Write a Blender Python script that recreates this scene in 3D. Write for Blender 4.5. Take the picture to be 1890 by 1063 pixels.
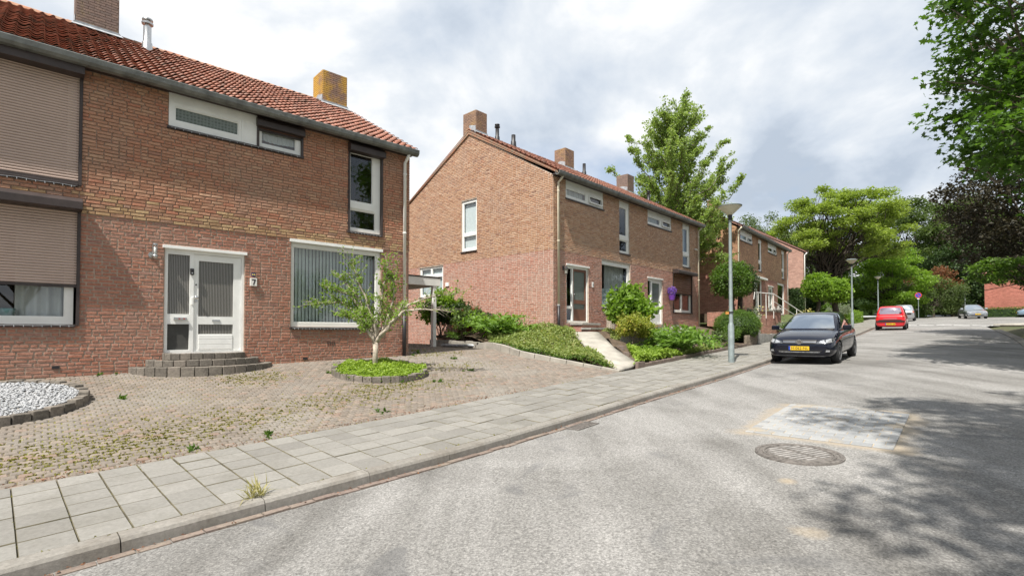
import bpy, bmesh, math, random
import numpy as np
from mathutils import Vector, Matrix, geometry
from mathutils.bvhtree import BVHTree

for o in list(bpy.data.objects): bpy.data.objects.remove(o)
scene = bpy.context.scene
COL = scene.collection
R = math.radians
random.seed(7)
rng = np.random.default_rng(7)

# ------------------------------------------------------------------ camera
CAMZ = 1.65
FPX, PITCH, HORIZON = 941.0, R(1.2), 612.0      # focal length and horizon, in photograph pixels (1890 wide)
cam = bpy.data.cameras.new('camera')
camo = bpy.data.objects.new('camera', cam); COL.objects.link(camo)
cam.sensor_width = 36.0; cam.lens = 36.0 * FPX / 1890
cam.shift_y = (HORIZON - 531.5 - FPX * math.tan(PITCH)) / 1890
camo.location = (0, 0, CAMZ); camo.rotation_euler = (R(90) + PITCH, 0, 0)
cam.clip_start = .05; cam.clip_end = 2000
scene.camera = camo

# ------------------------------------------------------------------ daylight
SUN_TO = Vector((-.475, -.88, math.tan(R(58.8)))).normalized()      # towards the sun
SUN_EL = math.asin(SUN_TO.z)
sl = bpy.data.lights.new('sun', 'SUN'); sl.energy = 4.7; sl.angle = R(.8); sl.color = (1, .955, .88)
slo = bpy.data.objects.new('sun', sl); COL.objects.link(slo)
slo.rotation_euler = SUN_TO.to_track_quat('Z', 'Y').to_euler(); slo.location = (-20, -30, 60)

w = bpy.data.worlds.new('World'); scene.world = w; w.use_nodes = True
nt = w.node_tree; nt.nodes.clear()
def nd(nt, t, ins=None, **props):
    n = nt.nodes.new(t)
    for k, v in props.items(): setattr(n, k, v)
    for k, v in (ins or {}).items():
        s = n.inputs[k]
        if isinstance(v, bpy.types.NodeSocket): nt.links.new(v, s)
        else:
            if isinstance(v, (tuple, list)) and len(v) == 3 and s.type == 'RGBA': v = (*v, 1)
            s.default_value = v
    return n
def ramp(nt, fac, stops, interp='LINEAR'):
    n = nt.nodes.new('ShaderNodeValToRGB'); nt.links.new(fac, n.inputs[0]); cr = n.color_ramp; cr.interpolation = interp
    while len(cr.elements) < len(stops): cr.elements.new(.5)
    for e, (p, c) in zip(cr.elements, stops):
        e.position = p; e.color = (*c, 1) if len(c) == 3 else c
    return n.outputs[0]
def mth(nt, op, a, b=0., c=0., clamp=False):
    n = nt.nodes.new('ShaderNodeMath'); n.operation = op; n.use_clamp = clamp
    for i, v in enumerate((a, b, c)):
        if isinstance(v, bpy.types.NodeSocket): nt.links.new(v, n.inputs[i])
        else: n.inputs[i].default_value = v
    return n.outputs[0]
def mixc(nt, f, a, b, blend='MIX'):
    n = nt.nodes.new('ShaderNodeMix'); n.data_type = 'RGBA'; n.blend_type = blend
    for i, v in ((0, f), (6, a), (7, b)):
        if isinstance(v, bpy.types.NodeSocket): nt.links.new(v, n.inputs[i])
        else: n.inputs[i].default_value = v if i == 0 else (*v[:3], 1)
    return n.outputs[2]

sky = nd(nt, 'ShaderNodeTexSky', sky_type='NISHITA', sun_disc=False, sun_elevation=SUN_EL,
         sun_rotation=math.atan2(SUN_TO.x, SUN_TO.y), altitude=100)
tc = nd(nt, 'ShaderNodeTexCoord')
sep = nd(nt, 'ShaderNodeSeparateXYZ', {0: tc.outputs['Generated']})
zz = mth(nt, 'ADD', mth(nt, 'MAXIMUM', sep.outputs[2], 0.), .42)
cv = nd(nt, 'ShaderNodeCombineXYZ', {0: mth(nt, 'DIVIDE', sep.outputs[0], zz), 1: mth(nt, 'DIVIDE', sep.outputs[1], zz), 2: 3.7})
n1 = nd(nt, 'ShaderNodeTexNoise', {'Vector': cv.outputs[0], 'Scale': 2.3, 'Detail': 9, 'Roughness': .55, 'Distortion': .2})
cv2 = nd(nt, 'ShaderNodeVectorMath', {0: cv.outputs[0], 1: (5.3, 1.7, 2.)}, operation='ADD')
n2 = nd(nt, 'ShaderNodeTexNoise', {'Vector': cv2.outputs[0], 'Scale': 1.3, 'Detail': 7, 'Roughness': .52, 'Distortion': .2})
shade = ramp(nt, n1.outputs[0], [(.38, (3.3, 3.8, 4.5)), (.46, (4.3, 4.75, 5.35)), (.535, (5.3, 5.6, 5.95)), (.62, (6.9, 6.9, 6.9))])
cover = ramp(nt, n2.outputs[0], [(.32, (.42, .42, .42)), (.44, (1, 1, 1))])
skc = mixc(nt, cover, sky.outputs[0], shade)
bg = nd(nt, 'ShaderNodeBackground', {'Color': skc, 'Strength': .1})
nd(nt, 'ShaderNodeOutputWorld', {0: bg.outputs[0]})
vs = scene.view_settings
vs.view_transform = 'Standard'; vs.look = 'None'; vs.gamma = 1; vs.use_curve_mapping = False
vs.exposure = .68
scene.cycles.max_bounces = 6; scene.cycles.transparent_max_bounces = 8
scene.cycles.use_denoising = True

# ------------------------------------------------------------------ mesh helpers
class MB:
    """collects faces, then becomes ONE mesh object"""
    def __init__(s): s.v = []; s.f = []; s.m = []; s.r = []
    def add(s, vs, fs, mi=0, r=None):
        b = len(s.v); s.v += [tuple(p) for p in vs]
        for f in fs: s.f.append(tuple(b + i for i in f)); s.m.append(mi); s.r.append(r if r is not None else 0.)
        return s
    def box(s, x0, x1, y0, y1, z0, z1, mi=0, M=None, r=None):
        vs = [(x, y, z) for z in (z0, z1) for y in (y0, y1) for x in (x0, x1)]
        if M is not None: vs = [M @ Vector(p) for p in vs]
        return s.add(vs, [(0, 2, 3, 1), (4, 5, 7, 6), (0, 1, 5, 4), (2, 6, 7, 3), (0, 4, 6, 2), (1, 3, 7, 5)], mi, r)
    def prism(s, poly, z0, z1, mi=0):
        n = len(poly); vs = [(x, y, z0) for x, y in poly] + [(x, y, z1) for x, y in poly]
        return s.add(vs, [tuple(range(n - 1, -1, -1)), tuple(range(n, 2 * n))] + [(i, (i + 1) % n, n + (i + 1) % n, n + i) for i in range(n)], mi)
    def tube(s, pts, rad, sides=8, mi=0, cap=True):
        pts = [Vector(p) for p in pts]; n = len(pts)
        if not hasattr(rad, '__len__'): rad = [rad] * n
        vs = []; fs = []; prev = None
        for i, p in enumerate(pts):
            t = (pts[min(i + 1, n - 1)] - pts[max(i - 1, 0)]).normalized()
            a = prev if prev is not None else (Vector((1, 0, 0)) if abs(t.x) < .9 else Vector((0, 1, 0)))
            a = (a - t * a.dot(t)).normalized(); prev = a; b = t.cross(a)
            vs += [p + (a * math.cos(k * 2 * math.pi / sides) + b * math.sin(k * 2 * math.pi / sides)) * rad[i] for k in range(sides)]
        for i in range(n - 1):
            for k in range(sides):
                k2 = (k + 1) % sides
                fs.append((i * sides + k, i * sides + k2, (i + 1) * sides + k2, (i + 1) * sides + k))
        if cap: fs += [tuple(range(sides - 1, -1, -1)), tuple((n - 1) * sides + k for k in range(sides))]
        return s.add(vs, fs, mi)
    def lathe(s, prof, n=24, mi=0, M=None):
        vs = []; fs = []
        for r, z in prof:
            vs += [Vector((r * math.cos(k * 2 * math.pi / n), r * math.sin(k * 2 * math.pi / n), z)) for k in range(n)]
        for i in range(len(prof) - 1):
            for k in range(n):
                k2 = (k + 1) % n
                fs.append((i * n + k, i * n + k2, (i + 1) * n + k2, (i + 1) * n + k))
        if prof[0][0] > 1e-4: fs.append(tuple(range(n - 1, -1, -1)))
        if prof[-1][0] > 1e-4: fs.append(tuple((len(prof) - 1) * n + k for k in range(n)))
        if M is not None: vs = [M @ v for v in vs]
        return s.add(vs, fs, mi)
    def mesh(s, name, mats, smooth=False):
        me = bpy.data.meshes.new(name); me.from_pydata(s.v, [], s.f)
        for m in (mats if isinstance(mats, (list, tuple)) else [mats]): me.materials.append(m)
        if any(s.m): me.polygons.foreach_set('material_index', s.m)
        if any(s.r):
            at = me.attributes.new('rnd', 'FLOAT', 'FACE'); at.data.foreach_set('value', s.r)
        if smooth: me.polygons.foreach_set('use_smooth', [True] * len(me.polygons))
        me.update(); return me
    def build(s, name, mats, parent=None, smooth=False, bevel=0, M=None, angle=None):
        o = bpy.data.objects.new(name, s.mesh(name, mats, smooth)); COL.objects.link(o)
        if parent is not None: o.parent = parent
        if M is not None: o.matrix_local = M
        if bevel:
            b = o.modifiers.new('bevel', 'BEVEL'); b.width = bevel; b.segments = 2; b.limit_method = 'ANGLE'; b.angle_limit = R(40)
        if smooth and angle:
            o.data.set_sharp_from_angle(angle=R(angle))
        return o
def empty(name, loc=(0, 0, 0), rz=0):
    o = bpy.data.objects.new(name, None); COL.objects.link(o); o.location = loc; o.rotation_euler = (0, 0, rz); o.empty_display_size = .2
    return o
def tag(o, label=None, cat=None, group=None, kind=None):
    for k, v in (('label', label), ('category', cat), ('group', group), ('kind', kind)):
        if v: o[k] = v
    return o
def link_mesh(name, me, parent=None, M=None):
    o = bpy.data.objects.new(name, me); COL.objects.link(o)
    if parent is not None: o.parent = parent
    if M is not None: o.matrix_local = M
    return o
def np_mesh(name, V, Fq, mats, rnd=None, smooth=False):
    """V (n,3), Fq (m,k) equal-sided faces"""
    me = bpy.data.meshes.new(name); V = np.asarray(V, np.float32); Fq = np.asarray(Fq, np.int32); k = Fq.shape[1]
    me.vertices.add(len(V)); me.vertices.foreach_set('co', V.ravel())
    me.loops.add(Fq.size); me.loops.foreach_set('vertex_index', Fq.ravel())
    me.polygons.add(len(Fq)); me.polygons.foreach_set('loop_start', np.arange(0, Fq.size, k, dtype=np.int32))
    me.polygons.foreach_set('loop_total', np.full(len(Fq), k, np.int32))
    for m in (mats if isinstance(mats, (list, tuple)) else [mats]): me.materials.append(m)
    if rnd is not None:
        at = me.attributes.new('rnd', 'FLOAT', 'FACE'); at.data.foreach_set('value', np.asarray(rnd, np.float32))
    me.polygons.foreach_set('use_smooth', np.full(len(Fq), smooth))
    me.update(); me.validate(); return me
def project(p):
    x, y, z = p[0], p[1], p[2] - CAMZ
    c = y * math.cos(PITCH) + z * math.sin(PITCH); u = -y * math.sin(PITCH) + z * math.cos(PITCH)
    if c < .1: return None
    return 945 + FPX * x / c, HORIZON - FPX * math.tan(PITCH) - FPX * u / c, c
def inview(p, m=0):
    q = project(p)
    return q is not None and -m < q[0] < 1890 + m and -m < q[1] < 1063 + m
def poly_patch(name, outline, ctrl, mat, res=.25, bump=.0, parent=None, inner=None):
    """terrain patch with a clean outline; heights blended from control points"""
    pts = [Vector((p[0], p[1])) for p in outline]
    dense = []
    for i, p in enumerate(pts):
        q = pts[(i + 1) % len(pts)]; n = max(1, int((q - p).length / res))
        dense += [p.lerp(q, k / n) for k in range(n)]
    xs = [p.x for p in pts]; ys = [p.y for p in pts]
    inn = []
    x = min(xs)
    while x < max(xs):
        y = min(ys)
        while y < max(ys):
            q = Vector((x + random.uniform(-.1, .1) * res, y + random.uniform(-.1, .1) * res))
            if pip(q, pts) and min((q - d).length for d in dense) > res * .5: inn.append(q)
            y += res
        x += res
    allp = dense + inn
    vo, eo, fo, *_ = geometry.delaunay_2d_cdt(allp, [], [list(range(len(dense)))], 1, 1e-5)
    V = []
    for q in vo:
        z = ctrl(q.x, q.y)
        if bump: z += bump * (math.sin(q.x * 3.1 + q.y * 1.7) * .5 + math.sin(q.x * 1.3 - q.y * 4.1) * .5)
        V.append((q.x, q.y, z))
    mb = MB(); mb.add(V, [tuple(f) for f in fo])
    return mb.build(name, mat, parent, smooth=True)
def pip(q, pts):
    c = False; n = len(pts)
    for i in range(n):
        a, b = pts[i], pts[(i + 1) % n]
        if (a[1] > q[1]) != (b[1] > q[1]) and q[0] < (b[0] - a[0]) * (q[1] - a[1]) / (b[1] - a[1]) + a[0]: c = not c
    return c
def idw(ctrl, pw=2.):
    C = np.array(ctrl, float)
    def f(x, y):
        d = (C[:, 0] - x) ** 2 + (C[:, 1] - y) ** 2 + 1e-4
        wt = d ** (-pw / 2 * 1.2); return float((wt * C[:, 2]).sum() / wt.sum())
    return f

# ------------------------------------------------------------------ materials
def newmat(name):
    m = bpy.data.materials.new(name); m.use_nodes = True; m.node_tree.nodes.clear(); return m, m.node_tree
def out(nt, sh, disp=None):
    o = nd(nt, 'ShaderNodeOutputMaterial', {0: sh}); return o
def piece_rnd(nt):
    a = nd(nt, 'ShaderNodeAttribute', attribute_name='rnd'); oi = nd(nt, 'ShaderNodeObjectInfo')
    return mth(nt, 'FRACT', mth(nt, 'ADD', a.outputs['Fac'], oi.outputs['Random']))
def wpos(nt): return nd(nt, 'ShaderNodeNewGeometry').outputs['Position']
def plain(name, col, rough=.6, metal=0., var=.12, scale=8., bump=.0, bscale=60., coat=0., spec=.5, col2=None, detail=5):
    """one colour with grain and slight wear"""
    m, t = newmat(name); p = wpos(t)
    n = nd(t, 'ShaderNodeTexNoise', {'Vector': p, 'Scale': scale, 'Detail': detail, 'Roughness': .6})
    c2 = col2 or tuple(c * (1 - 1.8 * var) for c in col)
    c1 = tuple(min(1, c * (1 + var)) for c in col)
    cc = ramp(t, n.outputs[0], [(.3, c2), (.7, c1)])
    b = nd(t, 'ShaderNodeBsdfPrincipled', {'Base Color': cc, 'Roughness': rough, 'Metallic': metal, 'Coat Weight': coat, 'Specular IOR Level': spec})
    if bump:
        nb = nd(t, 'ShaderNodeTexNoise', {'Vector': p, 'Scale': bscale, 'Detail': 3})
        bp = nd(t, 'ShaderNodeBump', {'Height': nb.outputs[0], 'Strength': bump, 'Distance': .01}); t.links.new(bp.outputs[0], b.inputs['Normal'])
    out(t, b.outputs[0]); return m
def pieces(name, stops, rough=.85, blotch=None, bs=1.2, bl=(.45, .65), grain=.25, bump=.5, bscale=90., spec=.3, hue=None):
    """individual pieces: each takes a colour of the ramp; blotch = a wear tint with its own shape"""
    m, t = newmat(name); p = wpos(t)
    cc = ramp(t, piece_rnd(t), stops)
    if blotch:
        n = nd(t, 'ShaderNodeTexNoise', {'Vector': p, 'Scale': bs, 'Detail': 6, 'Roughness': .65})
        cc = mixc(t, ramp(t, n.outputs[0], [(bl[0], (0, 0, 0)), (bl[1], (.8, .8, .8))]), cc, blotch)
    g = nd(t, 'ShaderNodeTexNoise', {'Vector': p, 'Scale': 28, 'Detail': 6, 'Roughness': .7})
    cc = mixc(t, 1., cc, ramp(t, g.outputs[0], [(.25, (1 - grain * 1.6,) * 3), (.75, (1 + grain,) * 3)]), 'MULTIPLY')
    b = nd(t, 'ShaderNodeBsdfPrincipled', {'Base Color': cc, 'Roughness': rough, 'Specular IOR Level': spec})
    nb = nd(t, 'ShaderNodeTexNoise', {'Vector': p, 'Scale': bscale, 'Detail': 4})
    bp = nd(t, 'ShaderNodeBump', {'Height': nb.outputs[0], 'Strength': bump, 'Distance': .006}); t.links.new(bp.outputs[0], b.inputs['Normal'])
    out(t, b.outputs[0]); return m
def bricktex(name, cols, mortar, split=None, cols2=None, rough=.9):
    """far walls: brick courses from UV in metres; above/below z=split (UV v) two brick sorts"""
    m, t = newmat(name)
    uv = nd(t, 'ShaderNodeUVMap'); p = wpos(t)
    def bk(c):
        bt = nd(t, 'ShaderNodeTexBrick', {'Vector': uv.outputs[0], 'Scale': 1., 'Brick Width': .22, 'Row Height': .0645, 'Mortar Size': .0075, 'Mortar Smooth': .25,
             'Color1': c[0], 'Color2': c[1], 'Mortar': mortar, 'Bias': .0}, offset=.5)
        bt2 = nd(t, 'ShaderNodeTexBrick', {'Vector': uv.outputs[0], 'Scale': 1., 'Brick Width': .22, 'Row Height': .0645, 'Mortar Size': 0., 'Color1': (.72, .72, .72), 'Color2': (1.2, 1.2, 1.2), 'Mortar': (1, 1, 1), 'Bias': -.1}, offset=.5)
        bt2.squash = 1.; 
        n = nd(t, 'ShaderNodeTexNoise', {'Vector': p, 'Scale': .9, 'Detail': 6, 'Roughness': .65})
        c3 = mixc(t, ramp(t, n.outputs[0], [(.42, (0, 0, 0)), (.66, (.75, .75, .75))]), bt.outputs[0], c[2])
        n3 = nd(t, 'ShaderNodeTexNoise', {'Vector': p, 'Scale': 17., 'Detail': 4, 'Roughness': .8})
        c4 = mixc(t, 1., c3, ramp(t, n3.outputs[0], [(.3, (.72, .72, .72)), (.7, (1.25, 1.25, 1.25))]), 'MULTIPLY')
        return mixc(t, .6, c4, bt2.outputs[0], 'MULTIPLY'), bt.outputs[1]
    ca, fa = bk(cols)
    if cols2:
        cb, fb = bk(cols2); s = nd(t, 'ShaderNodeSeparateXYZ', {0: uv.outputs[0]})
        ca = mixc(t, mth(t, 'GREATER_THAN', s.outputs[1], split), cb, ca)
    b = nd(t, 'ShaderNodeBsdfPrincipled', {'Base Color': ca, 'Roughness': rough, 'Specular IOR Level': .25})
    bp = nd(t, 'ShaderNodeBump', {'Height': mth(t, 'SUBTRACT', 1., fa), 'Strength': .7, 'Distance': .012}); t.links.new(bp.outputs[0], b.inputs['Normal'])
    out(t, b.outputs[0]); return m
def leafmat(name, c1, c2, trans=.4, rough=.5, c3=None, tcol=None):
    m, t = newmat(name)
    r = piece_rnd(t)
    n = nd(t, 'ShaderNodeTexNoise', {'Vector': wpos(t), 'Scale': .55, 'Detail': 2})
    f = mth(t, 'ADD', mth(t, 'MULTIPLY', r, .6), mth(t, 'MULTIPLY', n.outputs[0], .5))
    stops = [(.1, c1), (.85, c2)] if c3 is None else [(.1, c1), (.7, c2), (.97, c3)]
    cc = ramp(t, f, stops)
    b = nd(t, 'ShaderNodeBsdfPrincipled', {'Base Color': cc, 'Roughness': rough, 'Specular IOR Level': .35})
    tr = nd(t, 'ShaderNodeBsdfTranslucent', {'Color': mixc(t, 1., cc, tcol or (1.5, 1.6, .7), 'MULTIPLY')})
    mx = nd(t, 'ShaderNodeMixShader', {0: trans, 1: b.outputs[0], 2: tr.outputs[0]})
    out(t, mx.outputs[0]); return m
def glassmat(name, tint=(.92, .94, .935), rough=.0, refl=.85):
    m, t = newmat(name)
    fr = nd(t, 'ShaderNodeFresnel', {'IOR': 1.55})
    tr = nd(t, 'ShaderNodeBsdfTransparent', {'Color': tint}); gl = nd(t, 'ShaderNodeBsdfGlossy', {'Roughness': rough, 'Color': (.95, .97, 1)})
    bf = nd(t, 'ShaderNodeNewGeometry').outputs['Backfacing']
    f = mth(t, 'MULTIPLY', mth(t, 'MULTIPLY_ADD', fr.outputs[0], refl, .03, clamp=True), mth(t, 'SUBTRACT', 1., bf))
    mx = nd(t, 'ShaderNodeMixShader', {0: f, 1: tr.outputs[0], 2: gl.outputs[0]}); out(t, mx.outputs[0]); return m
def paint(name, col, metal=.0, rough=.35, coat=1.):
    m, t = newmat(name)
    n = nd(t, 'ShaderNodeTexNoise', {'Vector': wpos(t), 'Scale': 3., 'Detail': 4})
    rr = nd(t, 'ShaderNodeMapRange', {0: n.outputs[0], 3: rough * .8, 4: rough * 1.25})
    b = nd(t, 'ShaderNodeBsdfPrincipled', {'Base Color': (*col, 1), 'Roughness': rr.outputs[0], 'Metallic': metal, 'Coat Weight': coat, 'Coat Roughness': .03, 'Specular IOR Level': .35})
    out(t, b.outputs[0]); return m
def emis(name, col, s):
    m, t = newmat(name); e = nd(t, 'ShaderNodeEmission', {'Color': col, 'Strength': s}); out(t, e.outputs[0]); return m

M = {}
M['brick_up'] = pieces('tan_brick', [(0, (0.403, 0.197, 0.123)), (.25, (0.448, 0.230, 0.145)), (.5, (0.470, 0.261, 0.168)), (.7, (0.437, 0.186, 0.114)), (.85, (0.504, 0.307, 0.199)), (1, (0.347, 0.180, 0.125))], blotch=(0.381, 0.249, 0.182), bs=.8, bl=(.48, .75))
M['brick_row'] = pieces('yellow_brick', [(0, (.42, .26, .14)), (.3, (.52, .36, .20)), (.6, (.47, .30, .17)), (.8, (.40, .22, .13)), (1, (.36, .22, .16))], blotch=(.33, .2, .13), bs=1., bl=(.5, .75))
M['brick_low'] = pieces('red_brick', [(0, (0.335, 0.151, 0.101)), (.3, (0.400, 0.177, 0.118)), (.55, (0.373, 0.185, 0.132)), (.75, (0.432, 0.190, 0.120)), (.9, (0.378, 0.207, 0.157)), (1, (0.292, 0.146, 0.115))], blotch=(0.389, 0.252, 0.196), bs=.7, bl=(.46, .74))
M['mortar'] = plain('mortar', (.36, .27, .21), .95, var=.2, scale=14, bump=.5)
M['chim_brick'] = pieces('chimney_brick', [(0, (.25, .16, .12)), (.5, (.33, .2, .14)), (1, (.24, .17, .14))], blotch=(.60, .35, .05), bs=1.5, bl=(.40, .54))
M['brick_up2'] = pieces('tan_gable_brick', [(0, (0.392, 0.215, 0.132)), (.25, (0.498, 0.297, 0.187)), (.5, (0.551, 0.352, 0.231)), (.7, (0.445, 0.237, 0.149)), (.85, (0.583, 0.396, 0.275)), (1, (0.329, 0.182, 0.127))], blotch=(0.424, 0.286, 0.215), bs=.8, bl=(.5, .75))
M['brick_low2'] = pieces('pale_red_brick', [(0, (0.388, 0.175, 0.125)), (.3, (0.469, 0.222, 0.165)), (.55, (0.510, 0.255, 0.193)), (.75, (0.428, 0.187, 0.130)), (.9, (0.469, 0.267, 0.215)), (1, (0.337, 0.170, 0.137))], blotch=(0.449, 0.295, 0.238), bs=.7, bl=(.48, .76))
M['mortar2'] = plain('pale_mortar', (.50, .42, .35), .95, var=.15, scale=9.)
M['chim_brick2'] = pieces('grey_brown_chimney_brick', [(0, (.27, .17, .12)), (.5, (.36, .225, .155)), (1, (.24, .16, .125))], blotch=(.40, .26, .10), bs=1.6, bl=(.5, .68))
M['chim_brick_dark'] = pieces('sooty_chimney_brick', [(0, (.20, .15, .13)), (.5, (.27, .19, .155)), (1, (.22, .16, .14))], blotch=(.34, .27, .12), bs=1.9, bl=(.55, .7))
UPC = ((.40, .225, .14), (.50, .30, .19), (.40, .235, .165)); LOC = ((.43, .185, .14), (.50, .225, .175), (.42, .20, .165))
M['wall2'] = bricktex('brick_wall_two_tone', UPC, (.56, .47, .39), 2.9, LOC)
M['wall3'] = bricktex('brick_wall_brown', ((0.378, 0.192, 0.108), (0.483, 0.264, 0.144), (0.315, 0.174, 0.108)), (0.378, 0.348, 0.264), 2.9, ((0.357, 0.156, 0.120), (0.430, 0.192, 0.144), (0.336, 0.156, 0.120)))
M['wall4'] = bricktex('brick_wall_pink', ((.42, .24, .19), (.46, .27, .21), (.39, .23, .18)), (.42, .34, .29))
M['wall5'] = bricktex('brick_wall_red', ((.40, .13, .095), (.46, .16, .115), (.35, .14, .1)), (.36, .25, .2))
M['tile'] = pieces('red_roof_tile', [(0, (0.373, 0.156, 0.106)), (.3, (0.461, 0.205, 0.143)), (.6, (0.428, 0.184, 0.125)), (.85, (0.505, 0.255, 0.188)), (1, (0.318, 0.149, 0.114))], rough=.65, blotch=(0.176, 0.137, 0.110), bs=2.8, bl=(.48, .66), bump=.3)
M['tile3'] = pieces('brown_roof_tile', [(0, (.27, .15, .12)), (.5, (.32, .18, .15)), (1, (.24, .14, .115))], rough=.8, bump=.3)
M['ridge'] = pieces('ridge_tile', [(0, (.34, .14, .085)), (.5, (.42, .2, .12)), (1, (.30, .15, .1))], rough=.8, blotch=(.26, .22, .16), bs=4, bl=(.42, .62), bump=.4)
M['zinc'] = plain('weathered_zinc', (.16, .165, .155), .5, .35, .25, 5., bump=.1)
M['lead'] = plain('lead_flashing', (.42, .44, .46), .55, .3, .2, 9.)
M['white'] = plain('white_paint', (.82, .82, .79), .4, var=.05, scale=3.)
M['pvc'] = plain('white_plastic', (.78, .77, .73), .35, var=.04, scale=2.)
M['cream'] = plain('cream_pipe', (.66, .60, .47), .5, var=.08, scale=3.)
M['black'] = plain('black_metal', (.022, .02, .022), .45, var=.1, scale=6.)
M['brownbox'] = plain('dark_brown_shutter_box', (.045, .032, .03), .5, var=.2, scale=4.)
M['slat'] = plain('beige_shutter_slat', (.50, .375, .315), .5, var=.05, scale=1.)
M['brownslat'] = plain('brown_shutter_slat', (.17, .075, .045), .55, var=.08, scale=2.)
M['glass'] = glassmat('window_glass')
M['ribglass'] = None
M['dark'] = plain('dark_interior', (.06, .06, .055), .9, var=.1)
M['blind'] = plain('pale_green_blind_slat', (.52, .57, .565), .7, var=.05, scale=2.)
M['curtain'] = plain('grey_net_curtain', (.52, .52, .50), .9, var=.1, scale=3.)
M['steel'] = plain('brushed_steel', (.55, .55, .54), .3, .9, .1, 20.)
M['chrome'] = plain('chrome', (.75, .75, .76), .12, 1., .03)
M['concrete'] = plain('concrete', (.36, .345, .315), .9, var=.16, scale=5., bump=.5, bscale=120)
M['concrete_path'] = plain('pale_concrete_path', (.37, .345, .30), .9, var=.14, scale=3., bump=.4, bscale=100)
M['soil'] = plain('garden_soil', (.10, .07, .045), .95, var=.3, scale=6., bump=.8, bscale=40)
M['bark'] = plain('grey_bark', (.20, .165, .125), .9, var=.3, scale=12., bump=.9, bscale=35)
M['barkpale'] = plain('pale_bark', (.42, .36, .29), .85, var=.3, scale=14., bump=.7, bscale=40)
M['barkdark'] = plain('dark_bark', (.07, .055, .042), .9, var=.3, scale=8., bump=.9, bscale=25)
# ================================================================== terrain frame
def zr(x, y): return .0273 * x + .0319 * y            # the street climbs 4 % along its length
KP = [(-16.8, -10.6), (-9.83, -3.45), (-2.83, 3.72), (-.15, 6.43), (2.86, 9.85), (5.21, 12.43), (7.92, 15.58), (13.1, 21.4), (18.25, 27.22), (24.87, 35.2), (31.4, 43.), (38.5, 51.6), (41.5, 55.6), (42.3, 58.6), (41., 62.)]
def catmull(P, step=.1):
    P = [Vector(p) for p in P]; o = []
    for i in range(len(P) - 1):
        a, b, c, d = P[max(i - 1, 0)], P[i], P[i + 1], P[min(i + 2, len(P) - 1)]
        n = max(2, int((c - b).length / step))
        for k in range(n):
            t = k / n
            o.append(.5 * ((2 * b) + (c - a) * t + (2 * a - 5 * b + 4 * c - d) * t * t + (3 * b - a - 3 * c + d) * t ** 3))
    o.append(P[-1]); return o
_K = catmull(KP); _KL = [0.]
for a, b in zip(_K, _K[1:]): _KL.append(_KL[-1] + (b - a).length)
_KL = np.array(_KL); _KX = np.array([p.x for p in _K]); _KY = np.array([p.y for p in _K])
ULEN = float(_KL[-1])
def kf(u):
    """kerb line: point, tangent, left normal at arc length u"""
    x, y = np.interp(u, _KL, _KX), np.interp(u, _KL, _KY)
    x2, y2 = np.interp(u + .3, _KL, _KX), np.interp(u + .3, _KL, _KY); x1, y1 = np.interp(u - .3, _KL, _KX), np.interp(u - .3, _KL, _KY)
    t = Vector((x2 - x1, y2 - y1)).normalized()
    return Vector((x, y)), t, Vector((-t.y, t.x))
def kuv(x, y):
    d = (_KX - x) ** 2 + (_KY - y) ** 2; i = int(d.argmin()); p, t, n = kf(_KL[i])
    return float(_KL[i]), (x - p.x) * n.x + (y - p.y) * n.y
PAVE_W = 2.06
def pv_z(x, y, v): return zr(x, y) + .11 + .03 * v
def at_uv(u, v, dz=0.):
    p, t, n = kf(u); q = p + n * v
    return Vector((q.x, q.y, (pv_z(q.x, q.y, v) if v > 0 else zr(q.x, q.y)) + dz))
U_A = kuv(-2.83, 3.72)[0]

# house frames: local x along the facade, y into the house, z up
def frame(ox, oy, ang):
    a = R(ang); return Vector((ox, oy)), Vector((math.sin(a), math.cos(a))), Vector((math.cos(a), -math.sin(a)))
O1, U1, N1 = frame(-5.568, 11.03, 46.9)
def sw1(x, y):
    d = Vector((x, y)) - O1; return d.dot(U1), d.dot(N1)
def yard_z(x, y):
    s, w_ = sw1(x, y)
    zb = 1.65 - .704 + .0221 * s; wb = 5.1 - .07 * (s + 3.9)
    e = O1 + U1 * s + N1 * wb; zp = zr(e.x, e.y) + .165
    t = min(max(w_ / wb, 0), 1.2); return zb * (1 - t) + zp * t

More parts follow.
